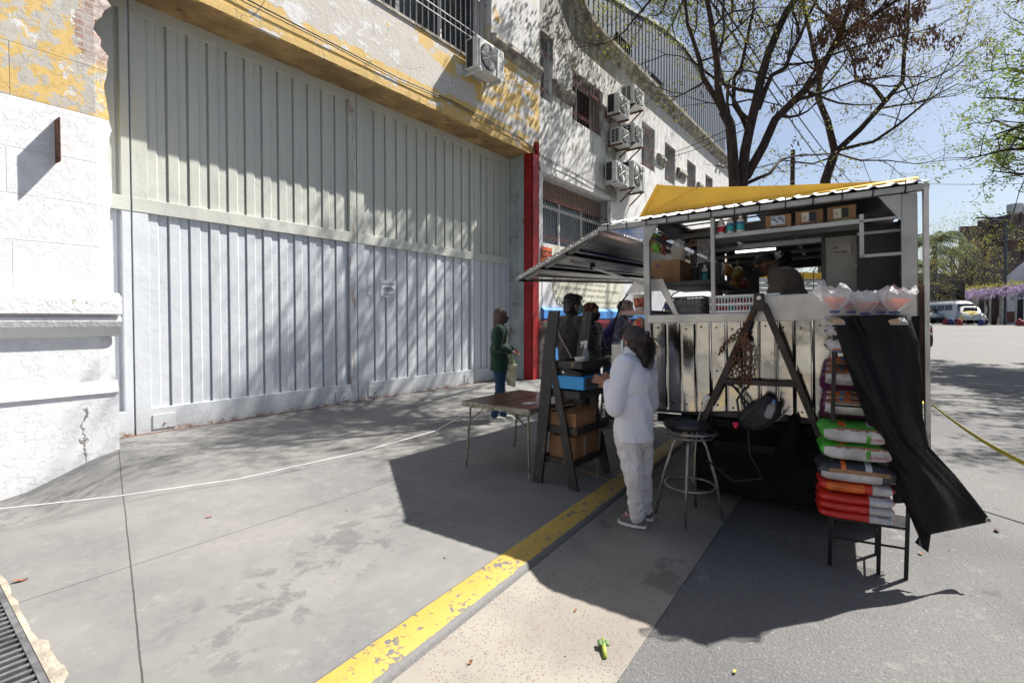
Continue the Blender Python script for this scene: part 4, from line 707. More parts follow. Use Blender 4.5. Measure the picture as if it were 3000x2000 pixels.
# ---------------------------------------------------------------- glass showcase on the serving side
sc = thing('glass_showcase', 'curved glass food showcase under the awning beside the trailer post', 'showcase', TW(.4, 1.9, 1.5))
prof = [(1.75, 1.98), (1.93, 1.90), (2.03, 1.78), (2.10, 1.60), (2.14, 1.40), (2.14, 1.30)]
def shw(i, j):
    k = j * (len(prof) - 1); a = min(int(k), len(prof) - 2); t = k - a; p, q = prof[a], prof[a + 1]; return (.10 + 1.3 * i, p[0] + (q[0] - p[0]) * t, p[1] + (q[1] - p[1]) * t)
b = MB(TT); b.grid(shw, 4, 20); b.build('curved_glass', M_gl, sc, smooth=True, thick=.004)
b = MB(TT); b.tube([(.10, v, w) for v, w in prof], .007, 6); b.build('glass_edge', M_under, sc); b = MB(TT); b.tube([(1.4, v, w) for v, w in prof], .007, 6); b.build('glass_edge', M_under, sc)
b = MB(TT); b.slab([(.09, 1.90, 1.96), (.09, 1.78, 1.96), (.09, 1.66, 1.96), (.09, 1.52, 1.62), (.09, 1.555, 1.62), (.09, 1.68, 1.86), (.09, 1.90, 1.86), (.09, 2.0, 1.84)], (.02, 0, 0)); b.build('end_bracket', M_alu, sc)
b = MB(TT); b.box(.12, 1.4, 1.80, 2.10, 1.66, 1.672); b.box(.12, 1.4, 1.80, 2.13, 1.40, 1.42); b.build('glass_shelf', M_gl, sc); b = MB(TT); b.box(.12, 1.4, 1.82, 2.08, 1.672, 1.70); b.build('tray', pm('pink tray', (.45, .25, .22), .5), sc); b = MB(TT); b.box(.1, 1.4, 1.78, 2.14, 1.22, 1.40); b.build('showcase_base', M_alu, sc)
b = MB(TT); b.hexa([(.3, 1.86, 1.50), (.3, 2.05, 1.50), (.3, 2.02, 1.62), (.3, 1.80, 1.62)], [(.34, 1.86, 1.50), (.34, 2.05, 1.50), (.34, 2.02, 1.62), (.34, 1.80, 1.62)]); b.build('price_card', pm('navy card', (.02, .04, .10), .5), sc)
# ---------------------------------------------------------------- goods
def px_box(u, x0, yb, x1, yt, dep): a = Lp(x0, yb, u); c = Lp(x1, yt, u); return (u, u + dep, min(a.y, c.y), max(a.y, c.y), min(a.z, c.z), max(a.z, c.z))
M_lbl = [pm('blue white label', (.55, .6, .68), .5), pm('deep blue label', (.03, .08, .25), .5), pm('teal label', (.02, .30, .30), .5), pm('red label', (.5, .02, .02), .5), pm('green label', (.10, .30, .08), .5), pm('cream label', (.6, .56, .45), .6)]
for i, (lab, x0, x1, yb, yt, lm, l2) in enumerate((('cardboard box with blue swirl cards, left on the top shelf', 2243, 2318, 667, 618, 0, 1), ('cardboard box with a blue and a black card, middle of the top shelf', 2331, 2412, 653, 604, 5, 1), ('cardboard box with a green edged card, right on the top shelf', 2424, 2508, 643, 592, 5, 4))):
    v0_, w0_ = Lp(x0, yb, .06).y, 2.271; v1_ = Lp(x1, yb, .06).y; t = thing('cardboard_box', lab, 'box', TW(.15, (v0_ + v1_) / 2, w0_), 'cardboard boxes on the top shelf')
    b = MB(TT); b.box(.06, .25, v1_, v0_, w0_, 2.375 + .005 * i); b.build('carton', M_card, t, bevel=.003); m = (v0_ + v1_) / 2
    for q, mm in ((.045, M_lbl[lm]), (-.002, M_lbl[l2] if i else M_lbl[lm])): b = MB(TT); b.box(.056, .061, m + q - .030 - .012, m + q - .012 + .014, w0_ + .03, w0_ + .095); b.build('card', mm, t)
    if i == 0:
        b = MB(TT); b.tube([(.054, m + .030 - .02 * math.cos(a), w0_ + .045 + .025 * math.sin(a)) for a in [q * .3 for q in range(8)]], .004, 5); b.tube([(.054, m - .014 - .02 * math.cos(a), w0_ + .045 + .028 * math.sin(a)) for a in [q * .3 for q in range(8)]], .004, 5); b.build('swirl', M_lbl[1], t); text('lettering', 'era', M_ink, t, TW(.054, m + .045, w0_ + .075), -tv, tw, .02, .03); text('lettering', 'en', M_ink, t, TW(.054, m - .005, w0_ + .077), -tv, tw, .02, .022)
        text('lettering', 'ENTERA', M_ink, t, TW(.058, m + .0, w0_ + .10), -tv, tw, .013, .05)
    else:
        b = MB(TT); [b.box(.053, .055, m + .018, m + .040, w0_ + .04 + .008 * k, w0_ + .042 + .008 * k) for k in range(5)]; b.build('print', M_ink, t); b = MB(TT); b.box(.052, .056, m - .040, m - .004, w0_ + .032, w0_ + .094); b.build('black_card', M_ink, t)
    b = MB(TT); b.box(.057, .06, v1_ + .03, v0_ - .03, w0_ + .006, w0_ + .016); b.build('stripe', M_ink if i < 2 else M_lbl[4], t)
def bottle(label, c, h, r, mats, grp='squeeze bottles on the top shelf', cap=M_white):
    t = thing('bottle', label, 'bottle', c, grp); b = MB(); b.lathe([(r * .9, 0), (r, .01), (r, h * .72), (r * .8, h * .8), (r * .42, h * .86), (r * .40, h * .9)], c, 16); b.build('body', mats[0], t, smooth=40)
    b = MB(); b.lathe([(r * .45, h * .88), (r * .45, h), (r * .1, h)], c, 12); b.build('cap', cap, t, smooth=40); b = MB(); b.lathe([(r * 1.03, h * .15), (r * 1.03, h * .65)], c, 16); b.build('label', mats[1], t, smooth=40); b = MB(); b.lathe([(r * 1.05, h * .50), (r * 1.05, h * .62)], c, 16); b.build('label_band', mats[2], t, smooth=40)
Mcr = pm('cream plastic', (.62, .58, .50), .4); 
bottle('red sauce bottle, leftmost on the top trailer shelf', TW(.05, 1.185, 2.27), .125, .027, (Mcr, M_lbl[3], M_white)); bottle('teal labelled mayonnaise bottle, middle of the three on the top shelf', TW(.05, 1.118, 2.27), .125, .027, (Mcr, M_lbl[2], M_lbl[1])); bottle('teal labelled bottle, nearest the top shelf boxes', TW(.05, 1.045, 2.27), .13, .028, (Mcr, M_lbl[2], M_lbl[1]))
bottle('small white bottle with blue label beside the printed carton', TW(.55, 1.42, 1.93), .17, .028, (Mcr, M_lbl[2], M_lbl[1]), 'bottles inside the trailer')
for i, (lab, x0, x1, m) in enumerate((('white tub with blue band on the side shelf, left one', 1952, 1968, 1), ('white tub with green band on the side shelf', 1972, 1990, 4), ('dark red tub on the side shelf, right one', 1996, 2016, 3))):
    a = Lp((x0 + x1) / 2, 862, .7); bottle(lab, TW(.7, a.y, 1.69), .13, .045, (M_white, M_lbl[m], M_lbl[1]), 'tubs on the side shelf')
t = thing('paint_tub', 'white bucket with red and yellow print in the glass showcase', 'tub', TW(.3, 1.92, 1.70)); b = MB(TT); b.lathe([(.055, 0), (.07, .13), (.073, .13), (.073, .145), (.05, .145)], (.3, 1.92, 1.70), 20); b.build('bucket', M_white, t, smooth=40); b = MB(TT); b.lathe([(.062, .03), (.0715, .115)], (.3, 1.92, 1.70), 20); b.build('print', pm('red yellow print', (.45, .12, .06), .6, 0, .8, 30), t, smooth=40)
# stacked printed carton, left of post
t = thing('printed_carton', 'tall brown carton with purple print behind the left trailer post', 'box', TW(.3, 1.68, 1.93)); b = MB(TT); b.box(.22, .62, 1.55, 1.82, 1.932, 2.13); b.build('carton', M_card, t, bevel=.004); b = MB(TT); [b.box(.216, .22, 1.60 + .0, 1.70 - .01 * (k % 3), 1.95 + .013 * k, 1.954 + .013 * k) for k in range(11)]; b.box(.25, .55, 1.546, 1.549, 1.97, 2.0); b.build('print', M_cardd, t); b = MB(TT); b.box(.215, .22, 1.72, 1.76, 2.08, 2.10); b.build('logo', pm('purple print', (.2, .03, .15), .6), t)
t = thing('dark_appliance', 'black appliance on the shelf behind the hanging pasta bag', 'appliance', TW(.7, 1.4, 1.93)); b = MB(TT); b.box(.62, .85, 1.30, 1.50, 1.932, 2.13); b.box(.62, .66, 1.50, 1.56, 1.932, 2.10); b.build('body', M_black, t, bevel=.012)
# hanging things
def hangbag(label, cx, cy_, u, w, h, mat, mat2, name='hanging_bag', rot=0):
    c = Lp(cx, cy_, u); t = thing(name, label, 'hanging bag', TT @ c, 'bags hanging in the trailer'); n = 12
    def g(i, j): a = 2 * math.pi * i; k = math.sin(math.pi * min(1, j * 1.02)) ** .5 if j < .98 else .25; rr = w / 2 * (1 if j > .25 else .35 + 2.6 * j); return (c.x + .05 * math.sin(a) * k, c.y + rr * math.cos(a) + rot * j, c.z - h * j)
    b = MB(TT); b.grid(g, 20, 16); b.build('film', M_bag, t, smooth=True)
    def g2(i, j): a = 2 * math.pi * i; j2 = .38 + .6 * j; k = math.sin(math.pi * min(1, j2)) ** .5; return (c.x + .045 * math.sin(a) * k, c.y + w / 2 * .96 * math.cos(a) + rot * j2, c.z - h * j2)
    b = MB(TT); b.grid(g2, 20, 10); b.poly([g2(i / 20, 0) for i in range(20)]); b.poly([g2(i / 20, 1) for i in range(20)]); b.build('contents', mat, t, smooth=True)
    if mat2: b = MB(TT); b.box(c.x - .055, c.x - .05, c.y - w * .2, c.y + w * .25 + rot * .5, c.z - h * .75, c.z - h * .3); b.build('print', mat2, t)
hangbag('clear bag of pale pasta hanging from the trailer rail', 1986, 700, .45, .125, .27, pm('pasta', (.50, .33, .14), .7, 0, .3, 60, .6, 80), None)
def sheetbag(label, p4, u, m, m2):
    P = [Lp(*p, u) for p in p4]; t = thing('snack_bag', label, 'hanging bag', TT @ P[0], 'bags hanging in the trailer'); b = MB(TT); b.grid(lambda i, j: tuple((P[0].lerp(P[1], i)).lerp(P[3].lerp(P[2], i), j) + V((-.03 * math.sin(math.pi * i) * math.sin(math.pi * j) + .008 * noise.noise(V((i * 8, j * 8, u))), 0, 0))), 14, 18); b.build('pouch', m, t, smooth=True, thick=.004)
    b = MB(TT); b.grid(lambda i, j: tuple((P[0].lerp(P[1], .3 + .45 * i)).lerp(P[3].lerp(P[2], .3 + .45 * i), .2 + .35 * j) + V((-.045, 0, 0))), 4, 4); b.build('print', m2, t, smooth=True)
sheetbag('bright green snack bag hanging behind the left post', ((1914, 680), (1937, 690), (1932, 744), (1907, 728)), .4, pm('lime foil', (.12, .34, .03), .35, 0, .4, 14), M_lbl[3]); sheetbag('dark red brown snack bag hanging next to the green one', ((1937, 690), (1952, 688), (1950, 748), (1936, 742)), .42, pm('red brown foil', (.20, .04, .03), .4, 0, .4, 14), pm('dark purple foil', (.10, .02, .06), .4)); sheetbag('small orange bag hanging behind the green snack bag', ((1903, 690), (1914, 690), (1912, 735), (1903, 735)), .43, M_or, M_lbl[3])
t = thing('price_board', 'small black chalk price board hanging inside the trailer', 'sign', TW(.8, 1.35, 2.1)); a = Lp(2022, 744, .8); c = Lp(2042, 780, .8); b = MB(TT); b.box(.8, .806, c.y, a.y, c.z, a.z); b.build('board', M_black, t)
M_chalk = pm('chalk', (.42, .42, .42), .9, 0, .2, 6, 0)
for k, s in enumerate(('PAN', 'CARDEO', '$ 1700', 'C / U')): text('lettering', s, M_chalk, t, TW(.798, a.y - .006, a.z - .022 - .024 * k), -tv, tw, .02, (a.y - c.y) * .75)
b = MB(TT); b.tube([(.8, a.y, a.z), (.8, (a.y + c.y) / 2, a.z + .12)], .002, 4); b.tube([(.8, c.y, a.z), (.8, (a.y + c.y) / 2, a.z + .12)], .002, 4); b.build('cord', M_black, t)
t = thing('paper_roll', 'roll of tape on the rail end inside the trailer', 'roll', TW(.6, 1.37, 2.24)); b = MB(TT); rc = Lp(2030, 711, .6); b.tube([(rc.x + .0, rc.y + .028 * math.cos(q * math.pi / 8), rc.z + .028 * math.sin(q * math.pi / 8)) for q in range(17)], .007, 6, False); b.build('ring', M_card, t, smooth=True)
t = thing('plastic_sheet', 'crumpled clear plastic sheet hanging beside the middle post', 'plastic sheet', TW(.7, 1.25, 2.2)); P = [Lp(*p, .7) for p in ((2040, 700), (2082, 700), (2078, 790), (2048, 800))]; b = MB(TT); b.grid(lambda i, j: tuple(P[0].lerp(P[1], i).lerp(P[3].lerp(P[2], i), j) + V((.05 * noise.noise(V((i * 5, j * 6, 1))), 0, 0))), 14, 18); b.build('sheet', M_bag, t, smooth=True); b = MB(TT); q = Lp(2062, 783, .68); b.box(.66, .665, q.y - .035, q.y + .035, q.z - .04, q.z + .02); b.build('price_tag', M_lbl[0], t)
# melons / cheeses and other round goods in the dark
for i, (x, y, r, m) in enumerate(((2108, 800, .05, 0), (2130, 790, .055, 0), (2160, 800, .06, 1), (2120, 835, .05, 1), (2150, 832, .05, 0), (2095, 828, .045, 0), (2178, 830, .045, 2))):
    p = TT @ Lp(x, y, 1.35); t = thing('wrapped_cheese', ['amber', 'olive yellow', 'dark red'][m] + ' wrapped cheese hanging in the dark trailer, number %s from the left' % ['third', 'fourth', 'sixth', 'second', 'fifth', 'first', 'seventh'][i], 'cheese', p, 'cheeses hanging in the trailer'); t['label'] = t['label'].replace('number ', ''); b = MB(); b.ball(p, (r, r, r * 1.15), 14, 10); b.tube([p + V((0, 0, r)), p + V((0, 0, r * 2.2))], .006, 5); b.build('body', [pm('amber rind', (.30, .13, .02), .35), pm('olive rind', (.20, .16, .04), .35), pm('red rind', (.16, .02, .02), .35)][m], t, smooth=True)
# crates
def crate(label, u0, u1, va, vb, w0, w1, mat, nb, name='plastic_crate'):
    t = thing(name, label, 'crate', TW((u0 + u1) / 2, (va + vb) / 2, w0), 'crates on the trailer counter'); b = MB(TT); e = .008
    b.box(u0, u1, va, vb, w0, w0 + .006)
    for (p, q) in (((u0, va), (u0, vb)), ((u1, va), (u1, vb)), ((u0, va), (u1, va)), ((u0, vb), (u1, vb))):
        for w in (w0 + .012, (w0 + w1) / 2, w1 - .006): b.bar((p[0], p[1], w), (q[0], q[1], w), e, .014 if w > w0 + .1 * 0 else e)
        for k in range(nb + 1): x = k / nb; a = (p[0] + (q[0] - p[0]) * x, p[1] + (q[1] - p[1]) * x); b.bar((a[0], a[1], w0), (a[0], a[1], w1), .005)
    b.build('basket', mat, t); return t
crate('white slatted plastic crate on the trailer counter', -.01, .28, .78, 1.265, 1.654, 1.79, M_white, 22)
for k in range(9):
    p = TW(.06 + .02 * (k % 2), .82 + .05 * k, 1.66); bottle('small red capped bottle in the white crate, ' + ['first', 'second', 'third', 'fourth', 'fifth', 'sixth', 'seventh', 'eighth', 'ninth'][k] + ' from the right', p, .095, .02, (M_lbl[3], M_lbl[3 if k % 3 else 2], M_white), 'bottles in the white crate', M_lbl[3])
crate('dark grey wire basket on the counter left of the middle post', .1, .5, 1.34, 1.60, 1.652, 1.80, pm('dark wire', (.09, .09, .09), .5, .4), 8, 'wire_basket'); b = MB(TT); b.box(.12, .48, 1.36, 1.58, 1.66, 1.78); t = thing('grey_box', 'grey box inside the dark wire basket', 'box', TW(.3, 1.47, 1.66)); b.build('box', M_grpan, t, bevel=.01)
t = thing('paper_bag', 'crumpled brown paper bag with red print hanging at the trailer corner', 'paper bag', TW(-.02, 1.9, 1.5)); P = [Lp(*p, .05) for p in ((1880, 918), (1897, 925), (1898, 985), (1880, 1010), (1846, 960), (1862, 935))]
b = MB(TT); cc = sum(P, V()) / 6; b.hexa([p + V((0, 0, 0)) for p in P], [p.lerp(cc, .25) + V((-.10, 0, 0)) for p in P]); o = b.build('bag', pm('brown paper', (.36, .20, .12), .8, 0, .3, 8, 1, 18, .03), t, subd=2, smooth=True)
b = MB(TT); b.bar(P[0].lerp(cc, .5) + V((-.10, 0, 0)), P[2].lerp(cc, .5) + V((-.10, 0, .01)), .03, .003, (1, 0, 0)); b.build('print', M_lbl[3], t)
# ---------------------------------------------------------------- rack with pet food and the black tarpaulin
M_rack = pm('black rack steel', (.02, .02, .021), .35, .6, .3, 8)
rk = thing('wire_rack', 'black wire shelf rack full of pet food bags at the trailer corner', 'rack', (3.95, .1, -.08))
legs = [(3.75, .285), (3.80, .035), (3.83, -.10), (4.08, .30), (4.12, .05)]
for k, (x, y) in enumerate(legs):
    b = MB(); b.bar((x, y, -.08), (x + .02, y - .005, 1.52 if k != 2 else .36), .022, .022, (1, 0, 0)); b.build('leg', M_rack, rk)
shz = [1.46, 1.20, .95, .70, .45, .22, .10]
for z in shz:
    b = MB()
    for p, q in ((0, 1), (3, 4), (0, 3), (1, 4)) if z > .3 else ((0, 1), (3, 4), (0, 3), (1, 4), (1, 2)): a = legs[p]; c = legs[q]; b.bar((a[0] + .01, a[1], z), (c[0] + .01, c[1], z), .009, .012)
    if z > .15: [b.bar((3.76 + .02 * k, .285, z + .004), (3.81 + .02 * k, .035 if z > .6 else -.10, z + .004), .0035) for k in range(14)]
    b.build('shelf', M_rack, rk)
b = MB(); [b.bar((legs[0][0], legs[0][1], z), (legs[1][0], legs[1][1], z), .005) for z in (1.30, 1.05, .80, .55, .34)]; b.build('guard_rod', M_rack, rk)
def petbag(label, c, L, Wd, H, yaw, roll, m, stripes, grp='pet food bags on the wire rack'):
    t = thing('pet_food_bag', label, 'pet food bag', c, grp); Rm = Matrix.Translation(V(c)) @ Matrix.Rotation(yaw, 4, 'Z') @ Matrix.Rotation(roll, 4, 'X')
    b = MB(Rm)
    def g(i, j):
        a = 2 * math.pi * j; e = abs(2 * i - 1); k = (1 - e ** 6) ** .5 if e < 1 else 0; sx = math.copysign(abs(math.cos(a)) ** .55, math.cos(a)); sy = math.copysign(abs(math.sin(a)) ** .7, math.sin(a))
        nn = 1 + .05 * noise.noise(V((i * 7, math.cos(a) * 2, math.sin(a) * 2 + c[2] * 9))); return ((i - .5) * L, sx * Wd / 2 * (.72 + .28 * k) * nn, H / 2 + sy * H / 2 * max(.10, k) * nn)
    b.grid(g, 26, 24); o = b.build('bag', m, t, smooth=True)
    for (i0, i1, j0, j1, mm) in stripes:
        q = MB(Rm)
        def gs(i, j, i0=i0, i1=i1, j0=j0, j1=j1): p = V(g(i0 + (i1 - i0) * i, j0 + (j1 - j0) * j)); cc = V((p.x, 0, H / 2)); d = (p - cc); return tuple(p + d.normalized() * .0035)
        q.grid(gs, 10, 12); q.build('print', mm, t, smooth=True)
    return t, Rm, g
M_pl = {k: pm(k + ' bag foil', v, .38, 0, .25, 7, .6, 25, .012) for k, v in dict(green=(.05, .30, .03), white=(.46, .45, .47), purple=(.09, .015, .07), red=(.48, .025, .015), orange=(.60, .12, .02), kibble=(.26, .14, .07), blue=(.02, .20, .45), black=(.03, .03, .04)).items()}
yaw0 = math.atan2(-.25, .05)
def cr(z, dx=0.): return (3.885 + dx, .175, z)
LG = .36
fr3 = lambda a, c: (a, c)
# g(): j=.5 side faces the camera side (local -y after yaw); stripes lie on j .40-.60 (front) and .2-.45 (top front)
for q_, (lab, z_, dx_) in enumerate((('green and white pet food bag, upper one of the green pair on the rack', .725, -.03), ('green and white pet food bag, lower one of the green pair on the rack', .61, -.01))):
    t, Rm, g_ = petbag(lab, cr(z_, dx_), .40, .32, .12, yaw0, 0, M_pl['green'], ((.05, .97, .44, .66, M_pl['white']), (.2, .97, .41, .46, M_pl['kibble']), (.60, .66, .46, .64, M_pl['green']), (.62, .80, .26, .36, M_pl['white']), (.25, .35, .26, .38, M_pl['orange'])))
    text('lettering', 'la mascota', pm('pink print', (.45, .08, .15), .6), t, Rm @ V((.055, -.165, .035)), (Rm.to_3x3() @ V((1, 0, 0))), ZZ, .03, .10)
for grp_, zb in (('upper', 1.055), ('lower', .865)):
    for k in range(3): petbag(['front', 'middle', 'rear'][k] + ' purple pet food bag leaning in the ' + grp_ + ' stack', cr(zb + .03 * k, -.02 + .06 * k), .37, .22, .10, yaw0, R_(-32), M_pl['purple'], ((.05, .95, .50, .72, M_pl['white']), (.10, .26, .28, .47, M_pl['orange']), (.26, .32, .28, .47, M_pl['blue']), (.32, .42, .30, .47, M_pl['orange']), (.05, .95, .47, .51, M_pl['kibble'])))
petbag('white pet food bag with orange and blue hem, top of the rack', cr(1.28, -.01), .33, .24, .10, yaw0, 0, M_pl['white'], ((.0, 1, .54, .58, M_pl['orange']), (.0, 1, .58, .63, M_pl['blue'])))
petbag('second white pet food bag just under the rack top', cr(1.38, .0), .33, .24, .09, yaw0, 0, M_pl['white'], ((.1, .5, .44, .5, M_pl['purple']),))
petbag('black and white pet food bag above the red ones', cr(.475, -.03), .42, .30, .13, yaw0, 0, M_pl['black'], ((.05, .8, .50, .66, M_pl['white']), (.15, .9, .46, .50, M_pl['kibble']), (.30, .36, .28, .46, M_pl['orange']), (.6, .68, .28, .46, M_pl['white'])))
petbag('dark red pet food bag wedged above the bottom stack', cr(.40, -.01), .40, .28, .08, yaw0, 0, M_pl['red'], ((.1, .6, .40, .6, M_pl['orange']), (.7, .95, .3, .6, M_pl['white'])))
petbag('red cellophane pet food bag under the tarpaulin', (3.93, .0, .47), .22, .22, .10, yaw0, 0, M_pl['red'], ((.1, .9, .44, .60, M_pl['kibble']),))
for k in range(3): petbag(['lowest', 'middle', 'top'][k] + ' red and white pet food bag of the bottom stack', cr(.235 + .052 * k, -.02), .40, .30, .062, yaw0, 0, M_pl['red'], ((.66, .97, .26, .70, M_pl['white']),))
for (z, y0_) in ((.86, .17), (.75, .1)):
    pass
# tarpaulin
M_tarp = pm('black tarpaulin', (.008, .008, .009), .5, 0, .3, 3, .5, 8, .03, Specular_IOR_Level=.2)
LE = [(2437, 925), (2455, 990), (2480, 1067), (2507, 1145), (2550, 1260), (2610, 1382), (2647, 1467), (2692, 1572)]; RE = [(2664, 920), (2690, 1000), (2700, 1110), (2704, 1220), (2722, 1308), (2798, 1390), (2858, 1465), (2905, 1527)]
def lerpc(Cv, t): k = t * (len(Cv) - 1); a = min(int(k), len(Cv) - 2); f_ = k - a; return (Cv[a][0] + (Cv[a + 1][0] - Cv[a][0]) * f_, Cv[a][1] + (Cv[a + 1][1] - Cv[a][1]) * f_)
def tg(i, j):
    a = lerpc(LE, j); c = lerpc(RE, j); x = a[0] + (c[0] - a[0]) * i; y = a[1] + (c[1] - a[1]) * i; d = 3.00 - .10 * j * i - .05 * math.sin(math.pi * i) * (1 - j * .3) + .06 * math.sin(i * 5 + j * 4) * j + .055 * noise.noise(V((i * 3.2, j * 3.0, 2))) + .016 * abs(noise.noise(V((i * 9 - j * 5, j * 2.5, 7)))) + .02 * max(0, 1 - abs(i - .25 - .55 * j) * 9)
    return atD(x, y, d)
tp_ = thing('black_tarpaulin', 'black tarpaulin hanging off the rack and blown out to the right', 'tarpaulin', atD(2560, 1100, 3.0)); b = MB(); b.grid(tg, 46, 70); b.build('sheet', M_tarp, tp_, smooth=True, thick=.002)
b = MB(); tl_ = [atD(2692, 1570, 2.96), atD(2728, 1560, 2.93), atD(2720, 1618, 2.90), atD(2680, 1588, 2.93)]; b.poly(tl_); b.build('tail', M_tarp, tp_, thick=.002)
b = MB(); e = tg(.96, .985); b.tube([e + V((-.005, -.004, 0)) + RR * (.012 * math.cos(q * math.pi / 6)) + ZZ * (.012 * math.sin(q * math.pi / 6)) for q in range(13)], .004, 6, False); e = tg(.97, .02); b.tube([e + V((-.01, -.004, 0)) + RR * (.01 * math.cos(q * math.pi / 6)) + ZZ * (.01 * math.sin(q * math.pi / 6)) for q in range(13)], .003, 6, False); b.build('eyelet', M_alu, tp_)
b = MB(); pts = [atD(x, y, 2.97) for x, y in ((2425, 935), (2440, 928), (2470, 920), (2450, 938), (2440, 928), (2425, 925), (2415, 932), (2435, 942), (2455, 948))]; b.tube(pts, .004, 5); b.build('tie_rope', pm('grey rope', (.3, .28, .25), .8), tp_, smooth=True)
# side curtain, dark, beside the trailer edge
b = MB(); b.grid(lambda i, j: (3.98 + .12 * i, -.03 - .12 * i, 1.52 - 1.2 * j), 4, 8); o = b.build('side_flap', M_tarp, tp_, thick=.002)
# bread bags on top
def breadbag(label, cx, cy_, d, w, h, lean):
    c = atD(cx, cy_, d) - ZZ * .055; t = thing('bread_bag', label, 'bread bag', c, 'knotted bread bags on the rack'); n = 20
    def g(i, j):
        a = 2 * math.pi * i; prof_ = [(.42, 0), (.46, .08), (.33, .19), (.05, .26), (.07, .30), (.27, .48), (.43, .70), (.50, .86), (.34, 1.0)]; k = j * 8; q = min(int(k), 7); f_ = k - q; r = prof_[q][0] + (prof_[q + 1][0] - prof_[q][0]) * f_; z = prof_[q][1] + (prof_[q + 1][1] - prof_[q][1]) * f_
        r *= 1 + .22 * noise.noise(V((math.cos(a) * 2.5, math.sin(a) * 2.5, j * 4 + cx))) * (1.6 if j > .6 else 1) + .09 * math.sin(5 * a + cx + j * 3) * j; return tuple(c + RR * (r * w * math.cos(a) + lean * z * h) + F * (r * w * .6 * math.sin(a)) + ZZ * (z * h + (.22 * h * noise.noise(V((math.cos(a) * 1.6, math.sin(a) * 1.6, cx))) * max(0, j - .6) / .4)))
    b = MB(); b.grid(g, 32, 24); b.build('film', M_bag, t, smooth=True)
    b = MB()
    for k in range(7): a = k * .45 - 1.35; b.hexa([c + ZZ * (.34 * h) + RR * (lean * .34 * h), c + ZZ * (.70 * h) + RR * (w * .27 * math.sin(a) + lean * .6 * h) - F * .03, c + ZZ * (.66 * h) + RR * (w * .27 * math.sin(a + .35) + lean * .6 * h) - F * .035], [c + ZZ * (.34 * h) + F * .02 + RR * (lean * .34 * h), c + ZZ * (.70 * h) + RR * (w * .27 * math.sin(a) + lean * .6 * h) + F * .03, c + ZZ * (.66 * h) + RR * (w * .27 * math.sin(a + .35) + lean * .6 * h) + F * .03])
    b.build('orange_print', pm('orange print', (.75, .16, .06), .5, 0, .2), t); b = MB(); b.lathe([(.028, 0), (.028, .012)], c + ZZ * (.31 * h) + RR * (lean * .31 * h), 10); b.build('blue_tie', M_lbl[1], t); b = MB(); b.ball(c + ZZ * (.10 * h), (w * .38, w * .26, h * .10)); b.build('bread', pm('pale bread', (.50, .34, .22), .8), t, smooth=True)
for lab, x, y, d, w, h, ln in (('left knotted bread bag on the rack, tallest and fullest', 2447, 925, 3.02, .20, .235, -.05), ('middle front knotted bread bag on the rack', 2535, 925, 3.05, .18, .20, -.02), ('right knotted bread bag on the rack, opening widest', 2612, 925, 3.0, .20, .225, .22), ('rear knotted bread bag between the left and middle ones', 2495, 915, 3.22, .16, .16, -.1), ('rear knotted bread bag between the middle and right ones', 2580, 918, 3.22, .17, .18, .05)): breadbag(lab, x, y, d, w, h, ln)
# backpack, bottle and dark coat hanging under the drawbar
bp = thing('backpack', 'black backpack hanging under the trailer front beside a coat', 'backpack', TW(-.12, .80, .7)); b = MB(TT)
P = [Lp(*p, -.12) for p in ((2150, 1222), (2165, 1195), (2205, 1180), (2240, 1148), (2262, 1150), (2305, 1175), (2300, 1215), (2260, 1262), (2210, 1270), (2162, 1258))]; cc = sum(P, V()) / len(P); b.hexa([p.lerp(cc, .12) + V((-.10, 0, 0)) for p in P], [p + V((.06, 0, 0)) for p in P]); b.build('bag', pm('black nylon', (.018, .018, .022), .6, 0, .4, 14, 1, 22, .02), bp, subd=2, smooth=True)
b = MB(TT); b.tube([Lp(2175, 1240, -.24), Lp(2200, 1200, -.25), Lp(2240, 1170, -.24), Lp(2280, 1200, -.22)], .008, 6); b.build('strap', M_black, bp, smooth=True); b = MB(TT); hc = Lp(2155, 1246, -.22); b.ball(hc + V((0, .008, .01)), (.012, .013, .016)); b.ball(hc + V((0, -.008, .01)), (.012, .013, .016)); b.ball(hc + V((0, 0, -.006)), (.011, .013, .018)); b.build('red_heart', pm('red fob', (.65, .01, .06), .4), bp, smooth=True)
t = thing('water_bottle', 'clear water bottle with blue cap tucked on the backpack', 'bottle', TW(-.25, .78, .8)); b0 = TT @ Lp(2252, 1212, -.25); b1 = TT @ Lp(2270, 1172, -.25); d = (b1 - b0).normalized(); b = MB(); b.lathe([(.02, -.03), (.028, -.02), (.028, .05), (.014, .08), (.012, .09)], b0, 14, d); b.build('body', M_gl, t, smooth=True); b = MB(); b.lathe([(.014, .09), (.014, .11), (.001, .11)], b0, 12, d); b.build('cap', M_lbl[1], t)
ct = thing('dark_coat', 'black coat hanging in the shade under the trailer front', 'coat', TW(-.05, .6, .5)); P = [Lp(*p, -.04) for p in ((2330, 1180), (2348, 1200), (2360, 1300), (2372, 1385), (2330, 1400), (2270, 1380), (2250, 1345), (2275, 1290), (2300, 1225))]; cc = sum(P, V()) / len(P); b = MB(TT); b.hexa([p.lerp(cc, .2) + V((-.06, 0, 0)) for p in P], [p + V((.05, 0, 0)) for p in P]); b.build('cloth', pm('deep black cloth', (.006, .006, .007), .95, 0, .2, Specular_IOR_Level=.1), ct, subd=1, smooth=True)
b = MB(TT); q = [Lp(*p, -.1) for p in ((2300, 1205), (2312, 1200), (2280, 1232), (2271, 1236))]; b.poly(q); b.build('pale_lining', M_grpan, ct, thick=.004)

